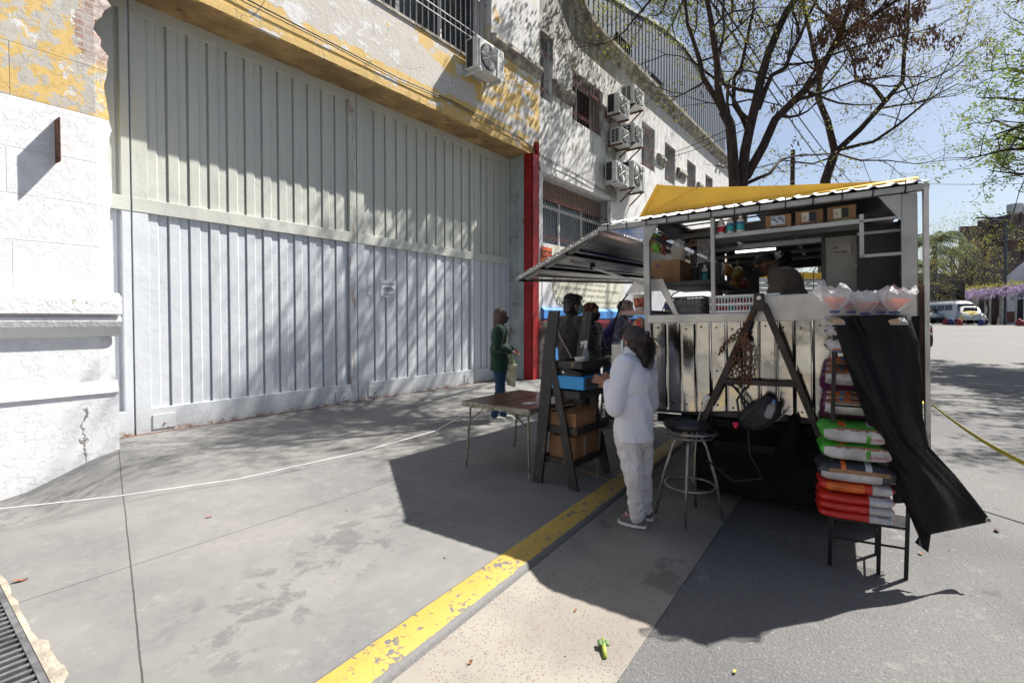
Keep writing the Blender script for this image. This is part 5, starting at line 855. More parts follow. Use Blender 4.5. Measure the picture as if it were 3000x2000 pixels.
# clutter in the dark interior
KN = [('packet', 'packet'), ('tin', 'tin'), ('jar', 'jar')]; RC = random.Random(4); CM = [pm('dim %d wrap' % k, c, .5, 0, .5, 20) for k, c in enumerate(((.20, .03, .02), (.03, .08, .16), (.20, .14, .03), (.05, .12, .04), (.22, .20, .17), (.05, .03, .03)))]; CN = ['dark red', 'navy', 'mustard', 'green', 'cream', 'brown black']
for k in range(40):
    row = k % 5; q = k // 5
    u_, v_, w_ = [(.7 + .3 * q, 1.62, 1.932), (.75 + .3 * q, 1.45, 1.682), (1.7 + .22 * q, .60 + .03 * q, 1.0 + .0), (3.3, .55 + .1 * q, 1.42), (2.0 + .15 * q, 1.6, 1.46)][row]; ci = RC.randrange(6); kd = RC.randrange(3); p = TW(u_, v_, w_)
    if row == 2: continue
    pos = ['on the upper side shelf', 'on the lower side shelf', '', 'on the rear sill', 'on the side counter'][row] + ', ' + ['nearest', 'second', 'third', 'fourth', 'fifth', 'sixth', 'seventh', 'farthest'][q] + ' from the front'
    t = thing(KN[kd][0], CN[ci] + ' ' + KN[kd][1] + ' ' + pos, KN[kd][1], p, 'goods in the dark trailer'); b = MB(); h = RC.uniform(.12, .22); r = RC.uniform(.035, .05)
    if kd: b.lathe([(r, 0), (r, h * .8), (r * .8, h * .9), (r * .8, h)], p, 12); b.build('body', CM[ci], t, smooth=40); b = MB(); b.lathe([(r * 1.03, h * .2), (r * 1.03, h * .6)], p, 12); b.build('label', CM[(ci + 3) % 6], t, smooth=40)
    else: b.box(p.x - r, p.x + r, p.y - r * 1.2, p.y + r * 1.2, p.z, p.z + h); b.build('body', CM[ci], t, bevel=.008); b = MB(); b.box(p.x - r - .002, p.x - r, p.y - r * .8, p.y + r * .8, p.z + h * .3, p.z + h * .75); b.build('label', CM[(ci + 3) % 6], t)
# ================================================================ stool, ladder shelf, table and small things
M_tub = pm('worn chrome tube', (.34, .34, .34), .38, .8, .3, 10, .2, 50, .003, .08, (.12, .08, .06), 8); M_vin = pm('black vinyl', (.02, .02, .022), .32, 0, .4, 6, .3, 30)
sx, sy, sz0 = 3.985, 1.255, -.08
st = thing('bar_stool', 'round black seated chrome bar stool standing in front of the trailer', 'stool', (sx, sy, sz0)); S0 = V((sx, sy, 0))
b = MB(); b.lathe([(.02, .635), (.15, .63), (.175, .645), (.182, .668), (.172, .69), (.13, .703), (.02, .708)], (sx - .01, sy + .02, 0), 36); b.build('seat', M_vin, st, smooth=True)
def ring(b, c, r, t): b.tube([(c[0] + r * math.cos(a * math.pi / 20), c[1] + r * math.sin(a * math.pi / 20), c[2]) for a in range(41)], t, 8, False)
b = MB(); ring(b, (sx + .01, sy - .01, .612), .19, .010); ring(b, (sx, sy, .575), .17, .009); b.build('seat_ring', M_tub, st, smooth=True)
b = MB(); ring(b, (sx, sy, .18), .192, .009); b.build('foot_ring', M_tub, st, smooth=True)
for (x, y) in ((3.90, 1.50), (3.74, 1.21), (4.07, 1.02), (4.23, 1.28)):
    d = V((x - sx, y - sy, 0)); b = MB(); b.tube([S0 + d * .22 + ZZ * .62, S0 + d * .48 + ZZ * .50, S0 + d * .76 + ZZ * .25, S0 + d + ZZ * (-.08)], .0125, 8); b.build('leg', M_tub, st, smooth=True)
M_wornb = NT('worn black painted wood'); N = M_wornb; N.xyz(); n = N.noise(22, 8, .8, N.mp((1, 1, .22))); c_ = N.mix(N.ss(n, .575, .61), (.022, .021, .02), (.24, .14, .07)); c_ = N.mix(N.ma('MULTIPLY', N.noise(3, 3), .5), c_, (.03, .03, .03)); M_wornb = N.set(c_, .6, 0, N.bump(n, .4, .006))
sh = thing('ladder_shelf', 'worn black painted wooden A frame shelf with four trays on the pavement', 'shelf', (4.1, 2.35, 0))
def aframe(X, side):
    A = [(0, 0)]; top = V((X, 2.40, 1.575)); foot = V((X - .03, 2.555, 0)); f2 = V((X - .02, 2.175, 0)); j = top.lerp(foot, .30)
    b = MB(); w1, w2 = .05, .042
    for pts in ([top + V((0, .055, 0)), top + V((0, -.055, 0)), top.lerp(foot, .22) + V((0, -.045, 0)), j + V((0, -.05, 0)), foot + V((0, -.045, 0)), foot + V((0, .05, 0)), top.lerp(foot, .22) + V((0, .075, 0))],): b.slab(pts, (.028, 0, 0))
    b.build('leg', M_wornb, sh, bevel=.003); b = MB(); q = top.lerp(foot, .25); b.slab([q + V((-.001, -.045, 0)), q + V((-.001, .02, 0)), f2 + V((-.001, .05, 0)), f2 + V((-.001, -.04, 0))], (.026, 0, 0)); b.build('leg', M_wornb, sh, bevel=.003)
aframe(3.76, 0); aframe(4.38, 1)
trays = [(1.065, 1.13, 2.13, 2.40), (.80, .865, 2.15, 2.47), (.475, .54, 2.17, 2.52), (.19, .25, 2.20, 2.55)]
for z0, z1, ya, yb_ in trays:
    b = MB(); b.box(3.785, 4.385, ya, yb_, z0 + .004, z0 + .016); b.box(3.775, 3.792, ya - .01, yb_, z0, z1); b.box(4.375, 4.39, ya - .01, yb_, z0, z1); b.box(3.792, 4.375, ya - .01, ya + .006, z0, z1); b.box(3.792, 4.375, yb_ - .01, yb_, z0, z1); b.build('tray', M_wornb, sh, bevel=.002)
cd = thing('cash_box', 'bright blue metal cash drawer with grey front on the second tray', 'cash drawer', (3.95, 2.25, .87)); b = MB(); b.box(3.755, 4.13, 2.09, 2.44, .885, 1.0); b.build('case', pm('blue enamel', (.01, .26, .62), .35, 0, .1), cd, bevel=.006); b = MB(); b.box(3.775, 4.12, 2.078, 2.089, .895, .99); b.build('drawer_front', pm('dark grey front', (.06, .06, .065), .45), cd, bevel=.004); b = MB(); b.box(3.90, 3.98, 2.074, 2.078, .94, .95); b.build('slot', M_black, cd)
rg = thing('cash_register', 'small black cash register with keys on the blue drawer', 'cash register', (3.95, 2.28, 1.0)); b = MB(); b.hexa([(3.78, 2.12, 1.0), (4.15, 2.12, 1.0), (4.15, 2.44, 1.0), (3.78, 2.44, 1.0)], [(3.80, 2.14, 1.03), (4.13, 2.14, 1.03), (4.13, 2.40, 1.10), (3.80, 2.40, 1.10)]); b.build('case', M_black, rg, bevel=.008)
b = MB(); [b.box(3.9 + .034 * i, 3.926 + .034 * i, 2.16 + .036 * j, 2.188 + .036 * j, 1.03 + .0095 * j, 1.048 + .0095 * j) for i in range(6) for j in range(4)]; b.build('keys', pm('grey key', (.06, .06, .062), .4), rg); b = MB(); b.slab([(3.765, 2.12, 1.005), (3.765, 2.25, 1.03), (3.765, 2.31, 1.05), (3.765, 2.33, 1.02), (3.765, 2.30, 1.0)], (.014, 0, 0)); b.build('paper_arm', M_black, rg); b = MB(); b.lathe([(.002, 0), (.012, 0), (.012, .004), (.002, .004)], (3.764, 2.30, 1.032), 12, (-1, 0, 0)); b.build('knob', M_alu, rg)
cpb = thing('white_cup', 'white plastic cup on the top tray of the ladder shelf', 'cup', (3.87, 2.20, 1.082)); b = MB(); b.lathe([(.032, 0), (.036, .004), (.050, .075), (.053, .082), (.048, .080), (.034, .01)], (3.87, 2.19, 1.082), 24); b.build('cup', M_white, cpb, smooth=40)
sb = thing('spray_bottle', 'clear spray bottle with white trigger on the top tray', 'spray bottle', (4.02, 2.22, 1.082)); b = MB(); b.lathe([(.03, 0), (.034, .01), (.036, .08), (.028, .12), (.014, .15), (.013, .165)], (4.02, 2.22, 1.082), 18); b.build('bottle', M_gl, sb, smooth=40); b = MB(); b.lathe([(.016, .155), (.016, .19), (.010, .195)], (4.02, 2.22, 1.082), 12); p = V((4.02, 2.22, 1.082)); l_ = -RR; b.hexa([p + ZZ * .19 - l_ * .02 + F * .01, p + ZZ * .19 + l_ * .045 + F * .008, p + ZZ * .215 + l_ * .045 + F * .008, p + ZZ * .225 - l_ * .015 + F * .01], [p + ZZ * .19 - l_ * .02 - F * .01, p + ZZ * .19 + l_ * .045 - F * .008, p + ZZ * .215 + l_ * .045 - F * .008, p + ZZ * .225 - l_ * .015 - F * .01]); b.bar(p + l_ * .028 + ZZ * .19, p + l_ * .045 + ZZ * .155, .008); b.build('trigger_head', M_white, sb)
t = thing('coiled_cable', 'black cable lying coiled on the top tray', 'cable', (4.2, 2.25, 1.09)); b = MB(); b.tube([(4.2 + .08 * math.cos(a * .5), 2.25 + .06 * math.sin(a * .5), 1.085 + .0008 * a) for a in range(40)], .004, 5); b.build('coil', M_cable, t, smooth=True); t = thing('white_string', 'white cord hanging over the edge of the top tray', 'cord', (4.3, 2.1, 1.1)); b = MB(); b.tube([(4.05, 2.2, 1.09), (4.25, 2.13, 1.12), (4.34, 2.09, 1.10), (4.30, 2.05, .98), (4.24, 2.0, .90), (4.12, 2.02, .90), (4.0, 2.08, .92)], .004, 5); b.build('cord', M_white, t, smooth=True)
for lab, x0, x1, y0_, y1_, z0, z1, pr_ in (('printed cardboard box on the third tray of the ladder shelf', 3.80, 4.18, 2.19, 2.50, .495, .66, 1), ('plain brown cardboard box on the bottom tray of the ladder shelf', 3.84, 4.30, 2.22, 2.50, .21, .44, 0)):
    t = thing('cardboard_box', lab, 'box', ((x0 + x1) / 2, (y0_ + y1_) / 2, z0), 'boxes on the ladder shelf'); b = MB(); b.box(x0, x1, y0_, y1_, z0, z1); b.build('carton', pm('darker cardboard', (.30, .16, .08), .8, 0, .2, 4, .3, 60, .003), t, bevel=.004); b = MB(); b.slab([(x0, y0_, z1), (x1, y0_, z1), (x1, y0_ + .05, z1 + .035), (x0, y0_ + .07, z1 + .03)], (0, 0, .004)); b.slab([(x0, y1_, z1), (x1, y1_, z1), (x1, y1_ - .09, z1 + .02), (x0, y1_ - .09, z1 + .02)], (0, 0, .004)); b.build('flap', M_card, t)
    if pr_: b = MB(); [b.box(x0 - .002, x0, y0_ + .03 + .07 * c_, y0_ + .085 + .07 * c_, z1 - .03 - .024 * k, z1 - .018 - .024 * k) for k in range(5) for c_ in range(3)]; b.build('print', M_cardd, t)
    else: b = MB(); b.box(x0 + .15, x0 + .19, y0_ - .002, y0_, z0 + .02, z1 - .02); b.build('tape', M_bag, t)
tb = thing('folding_table', 'old folding table with brown wood top and rusty metal rim on the pavement', 'table', (4.15, 3.05, 0))
N = NT('brown laminate'); N.xyz(); w = N.noise(3, 6, .7, N.mp((1, 12, 1))); M_lam = N.set(N.mix(N.ss(N.noise(4, 4), .7, .76), N.mix(w, (.085, .028, .014), (.17, .065, .032)), (.30, .2, .14)), .28, 0, N.bump(w, .2, .003))
for lab, y0_, y1_ in ((0, 2.62, 3.035), (1, 3.045, 3.46)): b = MB(); b.box(3.70, 4.66, y0_ + .005, y1_ - .005, .662, .672); b.build('table_leaf', M_lam, tb, bevel=.002)
b = MB()
for p, q in (((3.69, 2.62), (3.69, 3.46)), ((4.67, 2.62), (4.67, 3.46)), ((3.69, 2.62), (4.67, 2.62)), ((3.69, 3.46), (4.67, 3.46))): b.bar((*p, .645), (*q, .645), .014, .05)
b.build('rim', pm('rusty pale rim', (.30, .28, .22), .65, .2, .4, 20, .6, 50, .004, .18, (.09, .05, .03), 14), tb, bevel=.002)
for (x, y, fx, fy) in ((3.76, 3.40, 3.73, 3.44), (3.76, 2.68, 3.72, 2.64), (4.6, 3.42, 4.63, 3.50), (4.6, 2.68, 4.63, 2.62)):
    b = MB(); b.tube([(x, y, .64), (fx, fy, 0)], .011, 8); b.bar((x, y + (.22 if y < 3 else -.22), .64), (x - .01, y + .0, .47), .016, .006); b.build('leg', pm('pitted tube', (.24, .22, .17), .5, .5, .5, 14), tb)
t = thing('empty_bottle', 'empty clear bottle lying on the folding table by the shelf', 'bottle', (3.95, 2.70, .675)); b = MB(); b.lathe([(.03, 0), (.035, .01), (.035, .12), (.014, .17), (.013, .20)], (3.98, 2.70, .675), 16); b.build('glass', M_gl, t, smooth=40); b = MB(); b.box(3.9, 4.02, 2.76, 2.86, .674, .677); t2 = thing('paper_slip', 'small white paper slip on the folding table', 'paper', (3.96, 2.8, .674)); b.build('slip', M_white, t2)
# ropes, strap, litter
cdp = [onZ(-60, 1497, .03), onZ(0, 1490, .03), onZ(350, 1452, .03), onZ(700, 1402, .035), onZ(1050, 1325, .06), onZ(1275, 1262, .16), V((4.0, 3.4, .60)), V((4.7, 3.3, .63))]
t = thing('white_rope', 'white rope stretched low across the pavement from the left to the table', 'rope', cdp[2]); b = MB(); b.tube(cdp[:6], .0045, 6); b.tube([cdp[5], V((3.73, 3.42, .55))], .0035, 6); b.build('rope', pm('white cord', (.70, .70, .72), .7), t, smooth=True)
N = NT('yellow strap'); M_strap = pm('yellow webbing', (.62, .52, .06), .7, 0, .15, 30, .3, 80)
a = TW(.5, -.06, 1.02); p1_ = atD(2722, 1178, 4.9); p2_ = atD(3060, 1385, 3.9); b = MB(); up_ = V((0, 0, 1))
p0_ = TW(1.25, -.03, .86); dd_ = (p2_ - p1_).normalized(); dd_.z = -.32; p3_ = p2_ + dd_ * ((p2_.z + .07) / .32)
def stp(i, j):
    t_ = i; q = (p0_.lerp(p1_, i / .15) if i < .15 else (p1_.lerp(p2_, (i - .15) / .6) + V((0, 0, -.05 * math.sin(math.pi * (i - .15) / .6))) if i < .75 else p2_.lerp(p3_, (i - .75) / .25))); tw_ = .9 - .8 * t_; w = .045
    return q + (ZZ * math.cos(tw_) + F * math.sin(tw_)) * ((j - .5) * w)
t = thing('yellow_strap', 'yellow webbing strap running from the trailer to the right edge', 'strap', p1_); b.grid(stp, 60, 2); b.build('webbing', M_strap, t, smooth=True, thick=.002)
gs = onZ(1768, 1895, -.075); t = thing('green_stem', 'cut green vegetable stem lying on the gutter concrete', 'plant stem', gs); M_gst = pm('green stem', (.30, .40, .05), .5, 0, .3, 40, .5); e0 = onZ(1773, 1925, -.072); e1 = onZ(1765, 1868, -.065); b = MB(); b.tube([e0, e0.lerp(e1, .5) + ZZ * .008, e1], [.009, .012, .006], 8); b.build('stalk', M_gst, t, smooth=True); b = MB()
for k in range(9): c_ = e0.lerp(e1, .55 + .05 * (k % 4)) + RR * (.016 * ((k % 3) - 1)) + ZZ * .012; b.ball(c_, (.012, .014, .008), 8, 6)
b.build('leaves', pm('dull leaf green', (.10, .17, .05), .6, 0, .4, 60), t, smooth=True)
t = thing('wooden_stick', 'thin brown wooden batten lying under the ladder shelf', 'stick', onZ(1750, 1390)); b = MB(); b.bar(onZ(1702, 1376, .006), onZ(1786, 1402, .006), .02, .008); b.build('batten', pm('brown wood', (.22, .11, .05), .7), t)
M_leafd = pm('dry leaf', (.22, .08, .04), .7, 0, .4, 40)
for k, (lab, x, y, s) in enumerate((('red brown dry leaf on the pavement near the left joint', 612, 1514, .02), ('curled dark dry leaf at the far left of the pavement', 60, 1700, .03), ('small rust coloured seed beside the kerb crack', 1390, 1790, .012), ('yellow leaf fragment on the sunny gutter', 1378, 1940, .014), ('small orange husk on the shaded gutter', 1686, 1787, .012), ('tan leaf on the asphalt right of the rack', 2698, 1620, .02), ('yellow leaf on the asphalt at the bottom', 2153, 1966, .012), ('pinkish scrap on the asphalt beside the tarpaulin', 2920, 1553, .03))):
    p = onZ(x, y, .004 if x < 1000 else -.076); t = thing('dry_leaf', lab, 'leaf', p, 'litter on the ground'); b = MB(); b.grid(lambda i, j: tuple(p + V(((i - .5) * s * 2.2, (j - .5) * s * (1 - abs(2 * i - 1) ** 2 + .15), .25 * s * math.sin(i * 5 + k) + .3 * s * abs(j - .5) + .003))), 6, 4); b.build('leaf', M_leafd if k != 6 else M_strap, t, smooth=True)
b = MB(); R9 = random.Random(3)
for k in range(620):
    x = R9.uniform(.3, 9); y = kR(x) - .05 - abs(R9.gauss(0, .05)) if k % 3 == 0 else R9.uniform(-6, 7.4); z = -.08 if y < kR(x) else 0
    if y > kR(x) and x < 2 and y > 4.5: continue
    s = R9.uniform(.002, .005) * (1 if y < 1.7 else .7); b.ball((x, y, z + s * .5 + rise(x, y)), (s * 1.3, s, s * .7), 5, 4)
o = b.build('gravel_grit', pm('grit', (.22, .2, .18), .9, 0, .5, 30)); o['kind'] = 'stuff'
ch = thing('plastic_chair', 'grey green plastic chair half hidden behind the woman in white', 'chair', (4.55, 2.2, 0)); cb0 = atD(1812, 1180, 4.75); cb0.z = 0; M_ch = pm('grey green plastic', (.115, .125, .115), .45)
b = MB(); P0 = [atD(*p, 4.7) for p in ((1789, 1035), (1797, 1018), (1815, 1010), (1840, 1012), (1850, 1040), (1848, 1090), (1796, 1092), (1789, 1070))]; b.slab(P0, F * .02); b.build('backrest', M_ch, ch, bevel=.004); c0 = sum(P0, V()) / 8; b = MB(); s0_ = V((c0.x, c0.y, .46)); b.slab([s0_ + RR * .2 - F * .0, s0_ - RR * .2, s0_ - RR * .2 + F * .38, s0_ + RR * .2 + F * .38], (0, 0, -.02)); b.build('seat', M_ch, ch, bevel=.004)
for dx, dy in ((-.18, .02), (.18, .02), (-.18, .36), (.18, .36)): b = MB(); q = s0_ + RR * dx + F * dy; b.tube([q, V((q.x, q.y, 0)) + RR * dx * .15], .012, 6); b.build('leg', M_ch, ch)
b = MB(); [b.tube([s0_ + RR * dx, c0 + RR * dx * .8], .012, 6) for dx in (-.18, .18)]; b.build('back_support', M_ch, ch)

b = MB(); R9 = random.Random(8)
for k in range(420):
    if k % 3 == 0: x = R9.uniform(.5, 14); y = kR(x) - .03 - abs(R9.gauss(0, .10))
    elif k % 3 == 1: x = R9.uniform(.5, 22); y = R9.uniform(-9, .9)
    else: x = R9.uniform(2, 10); y = R9.uniform(2.2, 7.5)
    z = (-.074 if y < kR(x) else .004) + rise(x, y); s_ = R9.uniform(.006, .016) if k % 3 else R9.uniform(.004, .011); a = R9.uniform(0, 6.28); d = V((math.cos(a), math.sin(a), 0)) * s_; e = V((-d.y, d.x, 0)) * .45; p = V((x, y, z)); b.poly([p - d, p - e + ZZ * s_ * .3, p + d + ZZ * s_ * .4, p + e + ZZ * .001])
o = b.build('leaf_litter', pm('tan leaf litter', (.20, .12, .06), .8, 0, .6, 25)); o['kind'] = 'stuff'
# ================================================================ people
M_skin = pm('skin', (.36, .19, .125), .5, 0, .12, 20, .25, 120, .001, Subsurface_Weight=.06); M_skin2 = pm('tanned skin', (.24, .115, .07), .5, 0, .12, 20, .25, 120, .001)
M_eyew = pm('eye white', (.6, .58, .55), .2, 0, .05); M_eyed = pm('dark iris', (.02, .012, .01), .15)
def hairmat(n, a, c): N = NT(n); N.xyz(); w = N.noise(60, 4, .6, N.mp((3, 3, .6))); return N.set(N.mix(w, a, c), .42, 0, N.bump(w, .7, .006))
M_hd = hairmat('very dark brown hair', (.004, .003, .003), (.022, .009, .007)); M_hb = hairmat('auburn brown hair', (.020, .012, .009), (.14, .075, .05)); M_hk = hairmat('black hair', (.004, .004, .005), (.035, .032, .034)); M_hred = hairmat('reddish brown curly hair', (.03, .010, .006), (.17, .05, .022))
def cloth(n, c, v=.15, r=.9, st=.5): N = NT(n); N.xyz(); f_ = N.noise(240, 2, .6); w = N.noise(5, 4, .6); return N.set(N.mix(w, tuple(x * (1 - v) for x in c), tuple(min(1, x * (1 + v)) for x in c)), r, 0, N.bump(N.ma('ADD', N.ma('MULTIPLY_ADD', f_, .25, w), N.ma('MULTIPLY', N.noise(17, 5, .6, N.mp((1, 1, .6)), .8), 1.6)), st, .012), Sheen_Weight=.25)
class Prim(MB):
    def cap(s, p, q, r0, r1, n=14): s.ball(p, r0, n, 9); s.ball(q, r1, n, 9); s.tube([p, q], [r0 * .995, r1 * .995], n); return s
    def chain(s, pts, rs):
        for i in range(len(pts) - 1): s.cap(pts[i], pts[i + 1], rs[i], rs[i + 1])
        return s
def organic(b, name, mat, parent, voxel=.01, it=4, fold=None, seed=0):
    me = bpy.data.meshes.new('tmp'); me.from_pydata(b.v, [], b.f); o = bpy.data.objects.new('tmp', me); C.objects.link(o); m = o.modifiers.new('r', 'REMESH'); m.mode = 'VOXEL'; m.voxel_size = voxel
    m = o.modifiers.new('s', 'SMOOTH'); m.iterations = it; m.factor = .5; dg = bpy.context.evaluated_depsgraph_get(); dg.update(); nm = bpy.data.meshes.new_from_object(o.evaluated_get(dg)); bpy.data.objects.remove(o)
    if fold:
        amp, sc, zs = fold; nm.update(); no_ = [v.normal.copy() for v in nm.vertices]
        for v, nn in zip(nm.vertices, no_):
            c = v.co; f_ = noise.noise(V((c.x * sc + seed, c.y * sc, c.z * sc * zs))); f2 = noise.noise(V((c.x * sc * 2.3 + 5 + seed, c.y * sc * 2.3, c.z * sc * 2.3 * zs))); v.co = c + nn * (amp * (1 - 2.2 * abs(f_)) + amp * .45 * f2)
    off = WL[parent.name]; 
    for v in nm.vertices: v.co -= off
    nm.materials.clear(); nm.materials.append(mat); nm.polygons.foreach_set('use_smooth', [True] * len(nm.polygons)); o = bpy.data.objects.new(name, nm); C.objects.link(o); o.parent = parent; WL[o.name] = off; return o
def fig(label, base, yawv, h, J=None, skin=M_skin, jac=None, tro=None, shoe=None, hair=None, mask=None, headv=None, vox=.011, hem=.80, bulk=1., hands=None, fold=.006, jfold=(.007, 11, .5), collar=True, group=None):
    """base: ground point, yawv: facing vector, J: joint overrides in (right, forward, up) metres for a 1.70 m body"""
    s = h / 1.70; base = V(base); f = V(yawv).normalized(); r = V((f.y, -f.x, 0)); L = lambda a, c, z: base + (r * a + f * c + ZZ * z) * s
    j = dict(hl=(-.085, 0, .90), hr=(.085, 0, .90), kl=(-.09, .01, .49), kr=(.09, .01, .49), al=(-.09, -.02, .08), ar=(.09, -.02, .08), sl=(-.175, 0, 1.385), sr=(.175, 0, 1.385), el=(-.23, -.03, 1.10), er=(.23, -.03, 1.10), wl=(-.22, .10, .86), wr=(.22, .10, .86), nb=(0, -.01, 1.44), hd=(0, .02, 1.585), ch=(0, 0, 1.27), wa=(0, 0, 1.06), hp=(0, 0, .93))
    world = {}
    for k, v in (J or {}).items():
        if isinstance(v, Vector): world[k] = v
        else: j[k] = v
    P = {k: (world[k] if k in world else L(*v)) for k, v in j.items()}
    t = thing('person', label, 'person', base, group); hv = V(headv or yawv).normalized(); hr_ = V((hv.y, -hv.x, 0)); up = (P['hd'] - P['nb']).normalized() * .3 + ZZ * .7; up.normalize(); fw = (hv - up * hv.dot(up)).normalized(); rt = fw.cross(up)
    HM = Matrix(((rt.x, fw.x, up.x), (rt.y, fw.y, up.y), (rt.z, fw.z, up.z))); H = lambda a, c, z: P['hd'] + (rt * a + fw * c + up * z) * s; hb = lambda b, c, rr, n=20, m=14: b.ball(H(*c), tuple(q * s for q in rr), n, m, HM)
    BM = Matrix(((r.x, f.x, 0), (r.y, f.y, 0), (0, 0, 1)))
    b = Prim(); hb(b, (0, -.012, .025), (.074, .096, .088)); hb(b, (0, .018, -.02), (.064, .072, .085)); hb(b, (0, .045, -.075), (.040, .042, .036)); hb(b, (0, .070, .035), (.052, .022, .02)); b.cap(H(0, .088, .012), H(0, .104, -.020), .010 * s, .014 * s); hb(b, (0, .083, -.052), (.024, .012, .010))
    for q in (-1, 1): hb(b, (q * .076, -.008, -.012), (.012, .020, .032)); hb(b, (q * .042, .062, -.02), (.024, .022, .022))
    b.cap(P['nb'], H(0, -.02, -.06), .052 * s, .050 * s); b.cap(P['ch'], P['nb'], .10 * s, .05 * s); b.cap(P['hp'], P['ch'], .10 * s, .10 * s)
    for q in 'lr':
        b.cap(P['nb'] + ZZ * -.04 * s, P['s' + q], .05 * s, .045 * s); b.chain([P['s' + q], P['e' + q], P['w' + q]], [.042 * s, .034 * s, .023 * s]); b.chain([P['h' + q], P['k' + q], P['a' + q]], [.075 * s, .05 * s, .038 * s])
        hd_ = (hands or {}).get(q)
        wv = P['w' + q]; d = (wv - P['e' + q]).normalized(); d = V(hd_[0]).normalized() if hd_ else d; side = V(hd_[1]).normalized() if hd_ else d.cross(f if abs(d.dot(f)) < .8 else ZZ).normalized(); side = (side - d * side.dot(d)).normalized(); nrm = d.cross(side); k = s
        pc_ = wv + d * .05 * k; b.ball(pc_, (.036 * k, .014 * k, .046 * k), 12, 8, Matrix(((side.x, nrm.x, d.x), (side.y, nrm.y, d.y), (side.z, nrm.z, d.z)))); b.cap(wv, pc_, .021 * k, .022 * k)
        for i_, (o_, ln, cu) in enumerate(((-.027, .068, .5), (-.009, .078, .4), (.009, .073, .45), (.026, .058, .6))):
            a0 = wv + d * .088 * k + side * o_ * k; cv = cu * (hd_[2] if hd_ else 1); sp = side * (o_ * (hd_[3] if hd_ and len(hd_) > 3 else 2)); d1 = (d * math.cos(cv * .5) + nrm * math.sin(cv * .5) + sp * 2).normalized(); d2 = (d * math.cos(cv * 1.5) + nrm * math.sin(cv * 1.5) + sp * 2).normalized(); m1 = a0 + d1 * ln * .5 * k; b.chain([a0 - d * .02 * k, a0, m1, m1 + d2 * ln * .5 * k], [.0095 * k, .0092 * k, .0085 * k, .0068 * k])
        t0 = wv + d * .03 * k - side * .025 * k; td = (d * .75 - side * .65 + nrm * .2).normalized(); b.chain([t0, t0 + td * .035 * k, t0 + (td + d * .4).normalized() * .062 * k], [.0125 * k, .011 * k, .008 * k])
    body = organic(b, 'body', skin, t, vox, 3)
    for q in (-1, 1):
        b = MB(); hb(b, (q * .030, .080, .010), (.0135, .011, .010), 10, 8); b.build('eye', M_eyew, body, smooth=True); b = MB(); hb(b, (q * .031, .0885, .010), (.006, .004, .006), 8, 6); b.build('iris', M_eyed, body, smooth=True)
    if jac:
        b = Prim(); B = bulk * s; bl = lambda c, rr: b.ball(c, tuple(x * B for x in rr), 20, 14, BM)
        bl(P['ch'], (.17, .118, .16)); bl(P['wa'], (.166, .128, .21)); hc = L(0, 0, hem + .07) if 'hem' not in world else world['hem']; bl(hc + ZZ * .05 * s, (.165, .125, .10)); bl(P['ch'].lerp(P['nb'], .45), (.15, .10, .10))
        b.loft([[P['wa'] + (r * math.cos(a) * .150 + f * math.sin(a) * .115) * B for a in [q * math.pi / 12 for q in range(24)]], [hc - ZZ * .06 * s + (r * math.cos(a) * .178 + f * math.sin(a) * .132) * B for a in [q * math.pi / 12 for q in range(24)]]])
        for q in 'lr': b.cap(P['nb'] - ZZ * .05 * s, P['s' + q], .075 * s, .072 * B); b.chain([P['s' + q], P['s' + q].lerp(P['e' + q], .5), P['e' + q], P['e' + q].lerp(P['w' + q], .5), P['e' + q].lerp(P['w' + q], .93)], [.072 * B, .064 * B, .057 * B, .052 * B, .042 * B])
        if collar: b.cap(P['nb'] - ZZ * .01 * s, P['nb'].lerp(P['hd'], .28), .072 * s, .066 * s)
        organic(b, 'jacket', jac, t, vox, 5, jfold, h * 9)
    if tro:
        b = Prim()
        b.ball(P['hp'], (.155 * s, .115 * s, .13 * s), 20, 14, BM)
        for q in 'lr': b.chain([P['h' + q], P['h' + q].lerp(P['k' + q], .5), P['k' + q], P['k' + q].lerp(P['a' + q], .5), P['a' + q] + ZZ * .01], [.10 * s, .088 * s, .070 * s, .062 * s, .058 * s])
        organic(b, 'trousers', tro, t, vox, 4, (.011, 13, .75), h * 5)
    if shoe:
        for q in 'lr':
            a = P['a' + q]; fd = V(j.get('f' + q, f)) if not isinstance(j.get('f' + q), tuple) else V(j['f' + q]); fd = V((fd.x, fd.y, 0)).normalized(); rs = V((fd.y, -fd.x, 0)); FM = Matrix(((rs.x, fd.x, 0), (rs.y, fd.y, 0), (0, 0, 1))); g = V((a.x, a.y, base.z + (a.z - base.z) - .08 * s))
            b = Prim(); b.ball(g + fd * .06 * s + ZZ * .038 * s, (.042 * s, .105 * s, .036 * s), 16, 10, FM); b.ball(g - fd * .02 * s + ZZ * .055 * s, (.038 * s, .055 * s, .05 * s), 16, 10, FM); b.ball(g + fd * .12 * s + ZZ * .03 * s, (.042 * s, .045 * s, .027 * s), 14, 9, FM); so_ = organic(b, 'shoe', shoe, t, .008, 3)
            b = MB(); b.loft([[g + fd * (.05 + .128 * math.cos(x)) * s + rs * (.046 * math.sin(x) * (1 + .1 * math.cos(x))) * s + ZZ * z for x in [q2 * math.pi / 14 for q2 in range(28)]] for z in (.001, .022)]); b.build('sole', M_white, so_)
